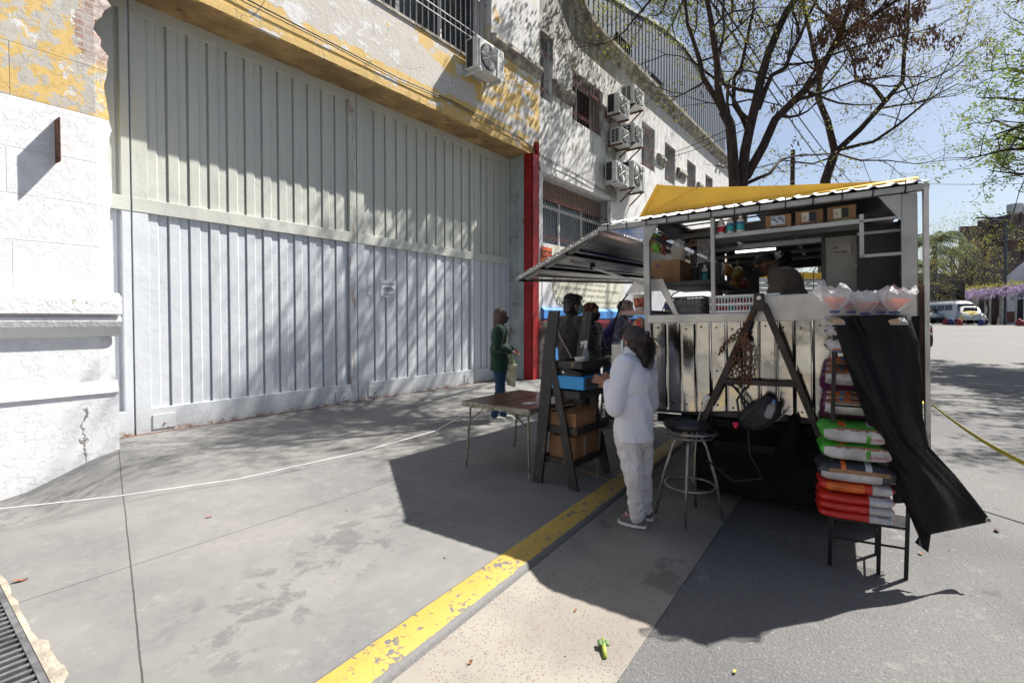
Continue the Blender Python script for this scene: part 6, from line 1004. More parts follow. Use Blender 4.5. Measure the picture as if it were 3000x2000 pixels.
    if hair:
        b = Prim(); kind, hm = hair; R = random.Random(int(h * 100))
        if kind != 'cap': hb(b, (0, -.025, .042), (.082, .098, .086)); hb(b, (0, -.045, -.005), (.078, .075, .085))
        if kind == 'bob': 
            for q in (-1, 1): hb(b, (q * .068, -.02, -.03), (.035, .062, .105)); hb(b, (q * .055, .035, .045), (.035, .04, .045))
            hb(b, (0, -.07, -.05), (.08, .05, .10)); [hb(b, (.085 * math.sin(a), -.03 - .06 * math.cos(a), -.12 + .02 * math.sin(a * 3)), (.024, .024, .04), 8, 6) for a in [x * .5 - 1.5 for x in range(7)]]
        if kind in ('curly', 'short'):
            for k in range(90 if kind == 'curly' else 60):
                u_, v_ = R.uniform(-1, 1), R.uniform(0, 1); a = u_ * math.pi; e_ = v_ * 1.5 - .25; c = (math.sin(a) * math.cos(e_) * .082, -math.cos(a) * math.cos(e_) * .10 - .02, math.sin(e_) * .088 + .035)
                if c[1] > .045 and c[2] < .07: continue
                hb(b, c, (R.uniform(.012, .024),) * 3, 7, 5)
        if kind == 'curly': hb(b, (-.05, .02, .07), (.04, .05, .035)); hb(b, (.04, .045, .085), (.05, .035, .03)); hb(b, (0, -.07, -.05), (.075, .045, .06)); 
        if kind == 'tail': hb(b, (0, -.10, .02), (.042, .04, .04)); hb(b, (0, -.04, .03), (.088, .095, .092)); hb(b, (0, -.065, -.04), (.07, .05, .06))
        ho = organic(b, 'hair', hm, t, .007, 2, (.004, 40, .5), 3)
    if mask:
        b = MB()
        def mg(i, j_): a = (i - .5) * 2.5; z = -.105 + .105 * j_; rr = .078 + .030 * math.cos(a) * (1 - abs(j_ - .62) * 1.0) + .008; return tuple(H(math.sin(a) * .076, math.cos(a) * rr + .010 - .012 * (1 - j_), z + .005))
        b.grid(mg, 20, 12); mo = b.build('face_mask', mask, t, smooth=True, thick=.004); b = MB()
        for q in (-1, 1): b.tube([H(q * .072, .035, -.02), H(q * .082, .0, .005), H(q * .085, -.022, -.01), H(q * .076, .028, -.08)], .0022 * s, 4)
        b.build('ear_loop', mask, mo)
    return t, P, L, H, (rt, fw, up, s)
# -- woman in white, foreground
bw = atD(1850, 1540, 3.75); bw.z = -.08; fwv = -RR * .82 + F * .57
W_ = lambda x, y, d: atD(x, y, d)
M_fl = cloth('white fleece', (.70, .71, .80), .05, .95, .6); M_tr = cloth('off white cotton', (.68, .66, .68), .1, .85, 1.0)
JW = dict(sl=W_(1826, 1072, 3.66), el=W_(1797, 1196, 3.60), wl=W_(1788, 1124, 3.74), sr=W_(1893, 1066, 3.86), er=W_(1905, 1180, 3.98), wr=W_(1806, 1128, 3.96), nb=W_(1853, 1040, 3.77), hd=W_(1853, 998, 3.76), ch=W_(1857, 1115, 3.76), wa=W_(1855, 1195, 3.76), hp=W_(1860, 1280, 3.76), hl=W_(1838, 1290, 3.70), hr=W_(1878, 1290, 3.82), kl=W_(1856, 1395, 3.66), kr=W_(1884, 1390, 3.84), al=V((3.60, 1.555, .0)), ar=V((3.79, 1.50, .0)), hem=W_(1858, 1262, 3.76))
JW['al'] = W_(1868, 1512, 3.72); JW['ar'] = W_(1889, 1495, 3.86); JW['al'].z = .0; JW['ar'].z = .0
t, P, L, H, (rt, fw, up, s_) = fig('person in a white fleece and white trousers with long dark ponytail, back turned', bw, fwv, 1.53, JW, M_skin2, M_fl, M_tr, cloth('grey knit shoe', (.13, .115, .11)), ('tail', M_hd), pm('light blue mask', (.45, .55, .62), .8), headv=-RR * .48 + F * .87, vox=.0065, bulk=1.2, jfold=(.012, 7, .55), hands={'l': (-RR * .86 + F * .28 + ZZ * .30, ZZ * .9 + RR * .2, .35, 3), 'r': (-RR * .75 + F * .1 + ZZ * .62, ZZ * .5 + RR * .8, .45, 3)})
b = MB(); R = random.Random(5); root = H(0, -.12, .02)
for k in range(300):
    q = k / 300; a = R.gauss(0, .022); c = R.gauss(0, .018); sp = R.uniform(.4, 1.0); wild = R.random() < .10
    e = W_(1888 + R.gauss(0, 13) + (R.uniform(0, 40) if wild else 0), 1078 + R.gauss(-8, 26) - (R.uniform(0, 60) if wild else 0), 3.70 + R.gauss(0, .04)); m = root.lerp(e, .45) + RR * (.038 + a * 1.3) + ZZ * (.03 + c); b.tube([root + RR * a * .3 + ZZ * c * .4, root.lerp(m, .55) + RR * .016 + ZZ * (c * .6 + .012), m, m.lerp(e, .6) + RR * .008 + F * a * .3, e], [.0018, .002, .0017, .0012, .0003], 4)
for k in range(110):
    a0 = R.uniform(-1.4, 1.4); z0 = R.uniform(-.05, .10); st_ = H(math.sin(a0) * .082, -math.cos(a0) * .07 + .01, z0); b.tube([st_, st_.lerp(root, .5) + (st_ - H(0, -.02, .02)).normalized() * .022, root], [.003, .004, .004], 4)
hr = [c for c in t.children if c.name.startswith('hair')][0]; b.build('loose_strands', M_hd, hr, smooth=True)
b = Prim(); b.chain([root - (root - H(0, 0, .02)) * .2, root + RR * .01, W_(1878, 1010, 3.70), W_(1886, 1045, 3.69), W_(1884, 1072, 3.69), W_(1878, 1094, 3.70)], [.040, .046, .052, .044, .028, .008]); po_ = organic(b, 'ponytail', M_hd, hr, .006, 2, (.007, 30, .35), 2)
b = MB(); ft = JW['al']; [b.bar(ft + fwv * (.045 + .02 * k) + ZZ * (.012 - .006 * k) - V((fwv.y, -fwv.x, 0)) * .02, ft + fwv * (.05 + .02 * k) + ZZ * (.012 - .006 * k) + V((fwv.y, -fwv.x, 0)) * .02, .006, .004) for k in range(4)]; sh_ = [c for c in t.children if c.name.startswith('shoe')][0]; b.build('laces', M_or, sh_)
# -- woman in the green coat
base = V((5.73, 4.60, 0)); dv = RR * 1.0 - F * .05
M_gc = cloth('dark green wool', (.004, .035, .018), .25, .95, .6)
t, P, L, H, q_ = fig('person in a dark green coat and blue trousers waiting by the gate', base, dv, 1.655, dict(er=(.21, -.02, 1.13), wr=(.10, .17, 1.06), el=(-.21, -.02, 1.13), wl=(-.06, .19, 1.07), kl=(-.08, .0, .49), ar=(.10, -.07, .08), al=(-.06, .05, .08)), M_skin, M_gc, cloth('deep blue trousers', (.006, .035, .10)), cloth('light grey trainer', (.45, .43, .42)), ('bob', M_hb), M_black, headv=RR * .95 + F * .25, vox=.010, hem=.76, bulk=1.16)
bg_ = thing('shopping_bag', 'pale reusable shopping bag with green print hanging beside the green coat', 'bag', base + dv * .18 + ZZ * .6); c0 = L(.12, .19, .74); b = MB(); b.hexa([c0 + RR * .07 + ZZ * .12 - F * .02, c0 - RR * .06 + ZZ * .12 - F * .02, c0 - RR * .08 - ZZ * .18 - F * .03, c0 + RR * .05 - ZZ * .21 - F * .03], [c0 + RR * .07 + ZZ * .12 + F * .02, c0 - RR * .06 + ZZ * .12 + F * .02, c0 - RR * .08 - ZZ * .18 + F * .05, c0 + RR * .05 - ZZ * .21 + F * .05]); b.build('bag_body', pm('pale printed bag', (.38, .36, .24), .6, 0, .6, 9, .6, 20, .01), bg_, bevel=.01); b = MB(); b.tube([c0 + ZZ * .12 + RR * .04, P['wr'] - ZZ * .02], .008, 5); b.tube([c0 + ZZ * .12 - RR * .03, P['wr'] - ZZ * .02], .008, 5); b.build('handles', M_gst, bg_)
# -- man in black with the surgical mask
base = F * 6.0 + RR * .73; base.z = 0; dv = RR * .86 + F * .5
t, P, L, H, q_ = fig('person in a black jacket with curly dark hair and a pale blue surgical mask', base, dv, 1.79, dict(er=(.25, .06, 1.12), wr=(.16, .26, 1.0), el=(-.25, .03, 1.12), wl=(-.14, .25, 1.02)), M_skin2, cloth('black jacket', (.012, .008, .010), .3, .8, .4), cloth('dark trousers', (.012, .013, .018)), M_black, ('curly', M_hk), pm('surgical mask blue', (.22, .52, .62), .8), headv=RR * .93 + F * .35, vox=.011, bulk=1.14, hem=.84)
b = MB(); b.tube([L(-.12, -.14, 1.36), L(.0, -.15, 1.2), L(.16, -.13, 1.0), L(.24, -.02, .92), L(.22, .14, .88)], .012, 6); b.build('bag_strap', pm('beige strap', (.28, .22, .18), .7), t, smooth=True); b = MB(); b.bar(L(.17, .09, 1.22), L(.20, .13, 1.20), .01, .04); b.build('sleeve_stripe', M_grey, t)
# -- woman in the puffer jacket
base = F * 6.45 + RR * 1.02; base.z = 0; dv = RR * .8 - F * .55
N = NT('navy puffer fabric'); N.xyz(); wv_ = N.ma('ABSOLUTE', N.ma('SINE', N.ma('MULTIPLY', N.Z, 52))); M_puf = N.set(N.mix(N.noise(9, 4), (.018, .028, .05), (.04, .055, .085)), .38, 0, N.bump(N.ma('POWER', wv_, .5), .9, .02))
t, P, L, H, q_ = fig('person in a shiny navy puffer jacket with reddish curly hair and a black mask', base, dv, 1.70, dict(er=(.24, .06, 1.10), wr=(.14, .26, 1.06), el=(-.24, .05, 1.10), wl=(-.06, .28, 1.02)), M_skin, M_puf, cloth('black leggings', (.012, .012, .014)), cloth('silver trainer', (.35, .35, .36)), ('curly', M_hred), M_black, headv=RR * .78 - F * .6, vox=.011, bulk=1.16, hem=.86, jfold=(.006, 14, 1.2))
b = MB(); c0 = P['wr'] + dv * .06; b.hexa([c0 + RR * .0 - ZZ * .01, c0 + RR * .05 - ZZ * .02, c0 + RR * .06 - ZZ * .11, c0 + RR * .01 - ZZ * .10], [c0 + F * .02, c0 + RR * .05 + F * .02, c0 + RR * .05 - ZZ * .1 + F * .02, c0 + F * .02 - ZZ * .1]); o = thing('yellow_packet', 'small yellow packet held by the woman in the puffer jacket', 'packet', c0); b.build('packet', M_strap, o)
# -- man in the blue jacket with dark glasses
base = F * 7.35 + RR * 1.50; base.z = .0; dv = RR * .88 - F * .42
t, P, L, H, q_ = fig('person in a violet blue jacket, dark glasses and black mask leaning to the counter', base, dv, 1.80, dict(nb=(.0, .13, 1.42), hd=(.0, .19, 1.55), ch=(0, .07, 1.26), sl=(-.19, .10, 1.36), sr=(.19, .12, 1.36), er=(.40, -.04, 1.16), wr=(.22, .04, .99), el=(-.24, .2, 1.14), wl=(-.14, .42, 1.12)), M_skin2, cloth('violet blue jacket', (.018, .012, .16), .25, .8, .5), cloth('dark jeans', (.01, .013, .025)), M_black, ('short', M_hk), M_black, headv=RR * .95 - F * .3, vox=.012, bulk=1.18, hem=.90)
b = MB(); b.ball(L(.03, .13, 1.18), (.15, .14, .2), 16, 12); b.build('grey_shirt', cloth('slate shirt', (.03, .035, .045)), t, smooth=True); b = MB(); b.bar(H(-.05, .095, .012), H(.05, .095, .012), .008, .034); b.bar(H(.052, .09, .02), H(.08, .0, .015), .005, .012); b.build('dark_glasses', M_black, t)
bs = thing('blue_bag', 'big blue shopping bag standing between the puffer jacket and the showcase', 'bag', F * 6.3 + RR * 1.35); b = MB(); c0 = F * 6.3 + RR * 1.33; c0.z = 0; b.box(c0.x - .12, c0.x + .12, c0.y - .14, c0.y + .14, .42, .95); b.build('bag_body', pm('blue woven bag', (.01, .07, .20), .4, 0, .5, 8, .5, 20, .01), bs, bevel=.03); b = MB(); p = atD(1784, 1052, 6.1); b.slab([p + RR * .05 + ZZ * .05, p - RR * .05 + ZZ * .05, p - RR * .05 - ZZ * .05, p + RR * .05 - ZZ * .05], F * .004); b.build('logo_patch', M_white, bs); text('lettering', 'C', M_lbl[1], bs, p - RR * .03 - ZZ * .03 - F * .003, RR, ZZ, .08)
b = MB(); [b.tube([V((c0.x, c0.y + q, .94)), V((c0.x, c0.y + q * .4, 1.08)), V((c0.x, c0.y - q * .4, 1.08))], .008, 5) for q in (-.1, .1)]; b.build('handles', M_black, bs)
# -- vendor bending inside the trailer, and the head behind
fl_ = TW(1.3, 1.05, .885)
def TL_(x, y, u): return TT @ Lp(x, y, u)
dv = tv * .95 + tu * .15
t, P, L, H, q_ = fig('person in a grey sweatshirt and black cap bending over inside the trailer', TL_(2330, 1150, 1.2) * 1.0, dv, 1.62, dict(hp=TL_(2335, 960, 1.25), wa=TL_(2325, 905, 1.22), ch=TL_(2305, 840, 1.2), nb=TL_(2272, 797, 1.2), hd=TL_(2241, 777, 1.18), sl=TL_(2285, 825, 1.05), sr=TL_(2305, 805, 1.42), el=TL_(2262, 890, 1.0), er=TL_(2290, 890, 1.5), wl=TL_(2235, 905, 1.0), wr=TL_(2240, 905, 1.4), hl=TL_(2325, 970, 1.18), hr=TL_(2335, 965, 1.35), kl=TW(1.2, .90, 1.12), kr=TW(1.4, .88, 1.12), al=TW(1.2, .95, .96), ar=TW(1.4, .95, .96), hem=TL_(2345, 935, 1.22)), M_skin2, cloth('warm grey sweatshirt', (.20, .175, .165), .1), cloth('dark work trousers', (.015, .015, .018)), M_black, ('cap', M_hk), M_black, headv=tv * .9 - tw * .45, vox=.010, bulk=1.2, hem=.84)
rt, fw, up, s_ = q_; HM = Matrix(((rt.x, fw.x, up.x), (rt.y, fw.y, up.y), (rt.z, fw.z, up.z))); b = Prim(); b.ball(H(0, -.012, .045), (.080 * s_, .10 * s_, .075 * s_), 18, 12, HM); b.ball(H(0, .125, .045), (.062 * s_, .06 * s_, .008 * s_), 14, 8, HM); organic(b, 'cap', M_black, t, .007, 2)
t, P, L, H, q_ = fig('person with black hair standing behind the bending vendor inside the trailer', TW(1.75, .95, .885), -tv, 1.56, dict(hd=TL_(2293, 768, 1.7), nb=TL_(2296, 805, 1.7), sl=TL_(2275, 825, 1.7), sr=TL_(2318, 825, 1.7), ch=TL_(2296, 860, 1.7), wa=TL_(2296, 920, 1.7), el=TL_(2270, 890, 1.72), er=TL_(2322, 890, 1.72), wl=TL_(2275, 940, 1.6), wr=TL_(2318, 940, 1.6)), M_skin2, cloth('dark red shirt', (.05, .012, .012)), cloth('black trousers', (.012, .012, .013)), M_black, ('short', M_hk), None, headv=tu, vox=.012)
# ================================================================ trees
def barkm(n, a, c): N = NT(n); N.xyz(); w = N.noise(9, 8, .75, N.mp((2.2, 2.2, .5))); return N.set(N.mix(N.ss(w, .35, .65), a, c), .9, 0, N.bump(w, 1, .03))
M_bark = barkm('dark bark', (.018, .012, .010), (.075, .048, .036)); M_bark2 = barkm('grey bark', (.05, .045, .04), (.17, .155, .145))
def leafm(n, a, c, tr_=.4):
    N = NT(n); N.xyz(); w = N.noise(3.5, 3, .6); oi = N.n('ObjectInfo'); w2 = N.noise(40, 2, .5); N.set(N.mix(N.ma('MULTIPLY_ADD', w2, .7, N.ma('MULTIPLY_ADD', w, .6, -.15)), a, c), .85, 0, Specular_IOR_Level=.08); tb_ = N.n('BsdfTranslucent'); N.lk(N.mix(.5, a, c), tb_.inputs[0]); mx = N.n('MixShader'); mx.inputs[0].default_value = tr_; N.lk(N.b.outputs[0], mx.inputs[1]); N.lk(tb_.outputs[0], mx.inputs[2]); N.t.links.new(mx.outputs[0], N.out.inputs[0]); return N.m
M_lv = leafm('olive spring leaves', (.13, .15, .03), (.34, .34, .08)); M_lvg = leafm('fresh green leaves', (.10, .16, .025), (.34, .44, .06)); M_seed = leafm('brown dry seed clusters', (.065, .042, .03), (.17, .11, .075), .25); M_palm = leafm('palm fronds', (.05, .08, .04), (.22, .28, .16), .25); M_yl = leafm('yellow autumn leaves', (.20, .19, .05), (.40, .36, .10)); M_wis = leafm('lilac flowers', (.26, .19, .34), (.48, .40, .54)); M_dkl = leafm('dark hedge leaves', (.02, .035, .015), (.07, .09, .035))
class Tree:
    def __init__(s, label, base, seed, bark, leaf, grp='street trees', dens=1, ls=.05, name='street_tree'):
        s.t = thing(name, label, 'tree', base, grp); s.w = MB(); s.l = MB(); s.sd = MB(); s.R = random.Random(seed); s.bark = bark; s.leaf = leaf; s.dens = dens; s.ls = ls; s.tips = []
    def jit(s, v, a): return (v + V((s.R.gauss(0, a), s.R.gauss(0, a), s.R.gauss(0, a)))).normalized()
    def leafat(s, c, n, spread, size=None):
        R = s.R
        for _ in range(n):
            p = c + V((R.gauss(0, spread), R.gauss(0, spread), R.gauss(0, spread * .8))); z = size or s.ls; a = s.jit(V((R.uniform(-1, 1), R.uniform(-1, 1), R.uniform(-.6, .3))), .1) * z * R.uniform(.7, 1.4); b_ = a.orthogonal().normalized() * z * .35
            s.l.poly([p - b_ * .4, p + a * .5 - b_, p + a, p + a * .5 + b_])
    def seeds(s, c, n=26, L=.22):
        R = s.R
        for _ in range(n):
            p = c + V((R.gauss(0, .06), R.gauss(0, .06), -abs(R.gauss(0, L * .6)))); a = V((R.uniform(-.6, .6), R.uniform(-.6, .6), -1)).normalized() * R.uniform(.04, .08); b_ = a.orthogonal().normalized() * .018; s.sd.poly([p - b_, p + a - b_ * .5, p + a + b_ * .5, p + b_])
    def branch(s, p, d, r, L, lev, up=.06, twig=True):
        R = s.R; n = 5 if lev > 1 else 4; pts = [p]; rs = [r]; q = p.copy()
        for i in range(n): d = s.jit(d + ZZ * up, .14 if lev > 1 else .2); q = q + d * L / n; pts.append(q.copy()); rs.append(r * (1 - .62 * (i + 1) / n))
        s.w.tube(pts, rs, 6 if lev > 1 else 4, False)
        if lev <= 0:
            s.tips.append(q); s.leafat(q, int(5 * s.dens), .10); s.leafat(pts[2], int(3 * s.dens), .09); return
        for k in range(3 if lev > 1 else 3):
            i = R.randint(2, n); nd = s.jit(d + V((R.gauss(0, .7), R.gauss(0, .7), R.gauss(0, .4))), .1); s.branch(pts[i], nd, rs[i] * .7, L * R.uniform(.55, .8), lev - 1, up * .5)
    def limb(s, pts, rs, kids=5, lev=2, kl=1.6, frm=.25, ext=True):
        pts = [V(p) for p in pts]; m = len(pts); r2 = [rs[0] + (rs[1] - rs[0]) * i / (m - 1) for i in range(m)]; s.w.tube(pts, r2, 12); R = s.R
        for k in range(kids): x = frm + (1 - frm) * (k + R.random()) / kids; f_ = x * (m - 1); i = min(int(f_), m - 2); p = pts[i].lerp(pts[i + 1], f_ - i); d = (pts[i + 1] - pts[i]).normalized(); s.branch(p, s.jit(d * .5 + V((R.gauss(0, .7), R.gauss(0, .7), R.gauss(.1, .5))), .1), r2[i] * .42, kl * R.uniform(.7, 1.2), lev)
        if ext: s.branch(pts[-1], (pts[-1] - pts[-2]).normalized(), r2[-1], kl * 1.5, lev + 1, .1); s.branch(pts[-1], s.jit((pts[-1] - pts[-2]).normalized(), .4), r2[-1] * .8, kl * 1.3, lev + 1, .1)
    def done(s):
        w = s.w.build('trunk', s.bark, s.t, smooth=True); s.l.build('crown', s.leaf, s.t)
        if s.sd.v: s.sd.build('seed_clusters', M_seed, s.t)
def pl(pts, d0, d1=None): n = len(pts); return [atD(x, y, d0 + ((d1 if d1 is not None else d0) - d0) * i / (n - 1)) for i, (x, y) in enumerate(pts)]
T1 = Tree('big bare limbed street tree rising behind the trailer roof with brown seed clusters', (10.3, 2.35, 0), 11, M_bark, M_lv, dens=1.5, ls=.06)
g0 = V((10.0, 2.45, -.1)); T1.limb([g0, atD(2158, 700, 9.4)] + pl([(2152, 536), (2146, 446), (2139, 364), (2118, 325)], 9.4), (.115, .085), 1, 1, .8, .8, False)
T1.limb([g0 + V((.25, -.15, 0)), atD(2172, 700, 9.5)] + pl([(2175, 536), (2182, 446), (2196, 379), (2214, 304), (2229, 232), (2250, 161), (2279, 89), (2304, 36), (2336, -10), (2380, -90)], 9.5, 9.0), (.11, .05), 5, 2, 1.5, .35)
T1.limb(pl([(2118, 325), (2096, 286), (2061, 229), (2050, 179), (2032, 121), (2014, 71), (2007, 0), (2000, -90)], 9.4, 9.9), (.058, .022), 5, 2, 1.1)
T1.limb(pl([(2120, 330), (2104, 257), (2100, 179), (2089, 107), (2082, 54), (2071, 0), (2050, -100)], 9.4, 8.7), (.07, .035), 4, 2, 1.2)
T1.limb(pl([(2100, 190), (2110, 150), (2122, 90), (2118, 30), (2130, -60)], 9.3, 9.8), (.03, .02), 3, 1, 1.0)
T1.limb(pl([(2186, 518), (2236, 429), (2271, 350), (2336, 286), (2393, 229), (2429, 161), (2457, 107), (2486, 29), (2510, -60)], 9.5, 10.6), (.085, .05), 6, 2, 1.5)
T1.limb(pl([(2192, 385), (2172, 340), (2150, 307), (2150, 229), (2172, 195), (2188, 120), (2205, 40), (2215, -60)], 9.5, 10.2), (.045, .024), 4, 2, 1.1)
T1.limb(pl([(2221, 321), (2243, 261), (2261, 221), (2300, 200), (2321, 150), (2343, 111)], 9.4, 9.0), (.05, .03), 4, 2, .9)
T1.limb(pl([(2300, 320), (2345, 290), (2418, 271), (2500, 239), (2614, 223), (2680, 225)], 9.8, 10.8), (.04, .012), 7, 1, 1.0, .4)
T1.limb(pl([(2190, 536), (2257, 507), (2286, 468), (2329, 457), (2436, 450)], 9.5, 10.4), (.035, .012), 5, 1, .8, .3, False)
T1.limb(pl([(2457, 107), (2520, 70), (2600, 20), (2680, -40)], 10.5, 10.2), (.05, .03), 5, 2, 1.2)
T1.limb(pl([(2336, 286), (2410, 170), (2500, 140), (2610, 110), (2700, 90)], 10.2, 10.8), (.03, .012), 6, 1, 1.0, .3)
# unseen upper crown that throws the dappled shade on the gate
for k, (x, y, z) in enumerate(((10.8, 3.6, 9.6), (11.4, 4.6, 9.4), (10.6, 2.6, 9.0), (12.0, 4.0, 10.4), (12.8, 2.6, 10.5), (11.6, 1.4, 9.6), (12.6, 3.4, 8.8), (13.2, 4.9, 9.4), (14.2, 3.6, 10.2), (14.6, 5.2, 9.6), (15.6, 3.8, 9.6), (12.2, 5.4, 8.6))):
    s0 = V((10.2 + .3 * (k % 3), 2.6, 8.4 + .2 * (k % 4))); e = V((x, y, z + .6)); T1.limb([s0, s0.lerp(e, .4) + ZZ * .5, e], (.05, .025), 6, 2, 1.15, .3)
for k in range(120): 
    x = rnd.gauss(2470, 150); y = rnd.gauss(30, 75) if x > 2380 else rnd.gauss(120, 110)
    if y < 330: T1.seeds(atD(x, y, 9.9 + rnd.gauss(0, .5)), 46 if x > 2380 else 22)
for tip in T1.tips[::7]: T1.seeds(tip, 9, .15)
for tip in [q for q in T1.tips if q.z > 8.3 and q.x > 10.4][::2]: T1.leafat(tip, 12, .16, .11)
T1.done()
T2 = Tree('forked second street tree above the trailer roof, right of the big one', (22.8, 2.2, .3), 5, M_bark, M_lv, dens=1.5, ls=.085)
b2 = atD(2412, 940, 19.5); T2.limb([V((b2.x, b2.y, -.1))] + pl([(2414, 700), (2418, 529), (2446, 446)], 19.5), (.22, .16), 0, 1, 1, .5, False)
T2.ext_ = 1; T2.limb(pl([(2446, 446), (2425, 357), (2396, 286), (2404, 221), (2385, 160), (2375, 107), (2355, 20), (2350, -60)], 19.5), (.13, .045), 8, 2, 2.2)
T2.limb(pl([(2448, 446), (2519, 380), (2590, 301), (2645, 237), (2648, 166), (2660, 80), (2665, -20)], 19.5), (.12, .04), 10, 2, 2.3)
T2.limb(pl([(2590, 295), (2558, 253), (2510, 235), (2499, 178), (2470, 110)], 19.5, 20.5), (.08, .03), 6, 2, 1.6)
T2.limb(pl([(2455, 440), (2560, 415), (2640, 360), (2700, 310), (2740, 262)], 19.5, 18.5), (.07, .02), 9, 2, 1.8)
T2.limb(pl([(2450, 450), (2520, 470), (2600, 470), (2680, 480)], 19.5, 19), (.04, .015), 7, 1, 1.6)
T2.limb(pl([(2440, 460), (2380, 480), (2300, 470), (2230, 490)], 19.5, 20), (.04, .015), 7, 1, 1.6)
T2.done()
T3 = Tree('leafy green street tree reaching in from the right edge of the photo', (24, -6.8, .2), 21, M_bark, M_lvg, dens=2.4, ls=.095)
tb3 = V((24, -6.8, 0)); T3.limb([tb3, tb3 + ZZ * 3.0, tb3 + V((-.3, .3, 4.6))], (.28, .2), 0, 1, 1, .5, False); f3 = tb3 + V((-.3, .3, 4.6))
for P3 in ([(3250, 380), (3060, 300), (2960, 290), (2860, 285)], [(3250, 500), (3060, 430), (2940, 440), (2820, 470)], [(3200, 300), (3080, 180), (3040, 80), (3000, -20)], [(3200, 420), (3050, 350), (2960, 380), (2900, 400)], [(3260, 520), (3100, 500), (2990, 510), (2900, 500)], [(3150, 250), (3050, 230), (2960, 200), (2880, 210)], [(3250, 300), (3150, 50), (3080, -50), (3050, -120)]):
    T3.limb([f3] + pl(P3, 15.5, 16.5), (.10, .014), 8, 1, 1.15, .4, False)
for e in (V((26, -3, 9)), V((22, -4, 9)), V((27, -6, 10)), V((21, -8, 9)), V((24, -3.2, 7.8)), V((28, -4.5, 8.2)), V((23.5, -5, 10))): T3.limb([f3, f3.lerp(e, .5) + ZZ * .4, e], (.1, .03), 5, 2, 1.1, .3, False)
T3.done()
T4 = Tree('dense leafy street tree outside the right edge shading the road', (26.5, -7.4, .3), 51, M_bark, M_lvg, dens=4.5, ls=.16); tb4 = V((26.5, -7.4, 0)); f4 = tb4 + V((-.2, .5, 4.8)); T4.limb([tb4, tb4 + ZZ * 3, f4], (.25, .18), 0, 1, 1, .5, False)
for e in ((24, -5, 8.2), (23, -4.6, 8.8), (22, -4.8, 7.6), (24.5, -5, 9.6), (25.5, -5, 9), (21.5, -5.4, 8.4), (26.5, -5.6, 8.6), (22.5, -5.2, 10), (20.5, -5.6, 7.4), (27.5, -5, 9.8)): T4.limb([f4, f4.lerp(V(e), .5) + ZZ * .5, V(e)], (.1, .03), 7, 2, .95, .35, False)
T4.done()
T5 = Tree('small leaning crown of green leaves at the top right corner', (17, -9.5, 0), 31, M_bark, M_lvg, dens=2.2, ls=.07); tb5 = V((17, -9.5, 0)); T5.limb([tb5, tb5 + ZZ * 4, tb5 + ZZ * 6], (.2, .14), 0, 1, 1, .5, False)
for P3 in ([(3300, 0), (3120, 20), (3030, -10)], [(3300, 100), (3120, 130), (3040, 120)]): T5.limb([tb5 + ZZ * 6] + pl(P3, 13, 13.5), (.08, .02), 7, 1, .9, .4, False)
for e in ((15.5, -4, 8), (14, -4.5, 8.5), (17, -4, 8.5), (18.5, -4.5, 8.5), (16, -5.5, 9), (13.4, -5, 8), (19.5, -4.2, 8.2), (17.5, -3.6, 7.8)): T5.limb([tb5 + ZZ * 6, (tb5 + ZZ * 6).lerp(V(e), .5) + ZZ * .5, V(e)], (.08, .03), 6, 2, .95, .4, False)
T5.dens = 3; [T5.leafat(q, 9, .2, .13) for q in T5.tips]
T5.done()
# ================================================================ far end of the street
GZ = 1.05
def wpx(x, y, d): p = atD(x, y, d); return p
def facade(name, label, x0, x1, ytop, d, mat, wins=(), roof=None, dep=8, d1=None):
    a = atD(x0, 900, d); c = atD(x1, 900, d1 or d); a.z = c.z = -.5; za = atD(x0, ytop, d).z; zc = atD(x1, ytop if roof is None else roof, d1 or d).z
    n_ = (F + RR * .93).normalized(); t = thing(name, label, 'building', (a + c) / 2); b = MB(); b.hexa([a, c, V((c.x, c.y, zc)), V((a.x, a.y, za))], [a + n_ * dep, c + n_ * dep, V((c.x, c.y, zc)) + n_ * dep, V((a.x, a.y, za)) + n_ * dep]); b.build('wall', mat, t)
    for (wx0, wx1, wy0, wy1, m) in wins:
        def pp(x, y): s_ = (x - x0) / (x1 - x0); q = a.lerp(c, s_); q.z = atD(x, y, d + ((d1 or d) - d) * s_).z; return q - n_ * .04
        b = MB(); b.slab([pp(wx0, wy1), pp(wx1, wy1), pp(wx1, wy0), pp(wx0, wy0)], n_ * .06); b.build('window' if m is not M_dark else 'doorway', m, t)
    return t
M_oldw = pm('old dark brick wall', (.115, .085, .08), .9, 0, .45, 1.2, .8, 6, .05, .12, (.24, .2, .19), .8); M_oldw2 = pm('dim cream wall', (.26, .24, .21), .85, 0, .2, .8); M_bw = pm('white shop wall', (.55, .55, .58), .8, 0, .12, .8)
M_teal = pm('teal shop board', (.02, .07, .11), .5)
ow = facade('old_warehouse', 'tall dark brown windowless warehouse at the end of the street', 2805, 3250, 664, 62, M_oldw, [(2880, 2884, 700, 760, M_dark), (2990, 2993, 690, 760, M_dark)], roof=640)
b = MB(); q0 = atD(2955, 628, 60); q1 = atD(3120, 612, 60); b.hexa([V((q0.x, q0.y, 11)), V((q1.x, q1.y, 11)), q1, q0], [V((q0.x, q0.y, 11)) + F * 4, V((q1.x, q1.y, 11)) + F * 4, q1 + F * 4, q0 + F * 4]); b.build('tank_house', M_oldw, ow)
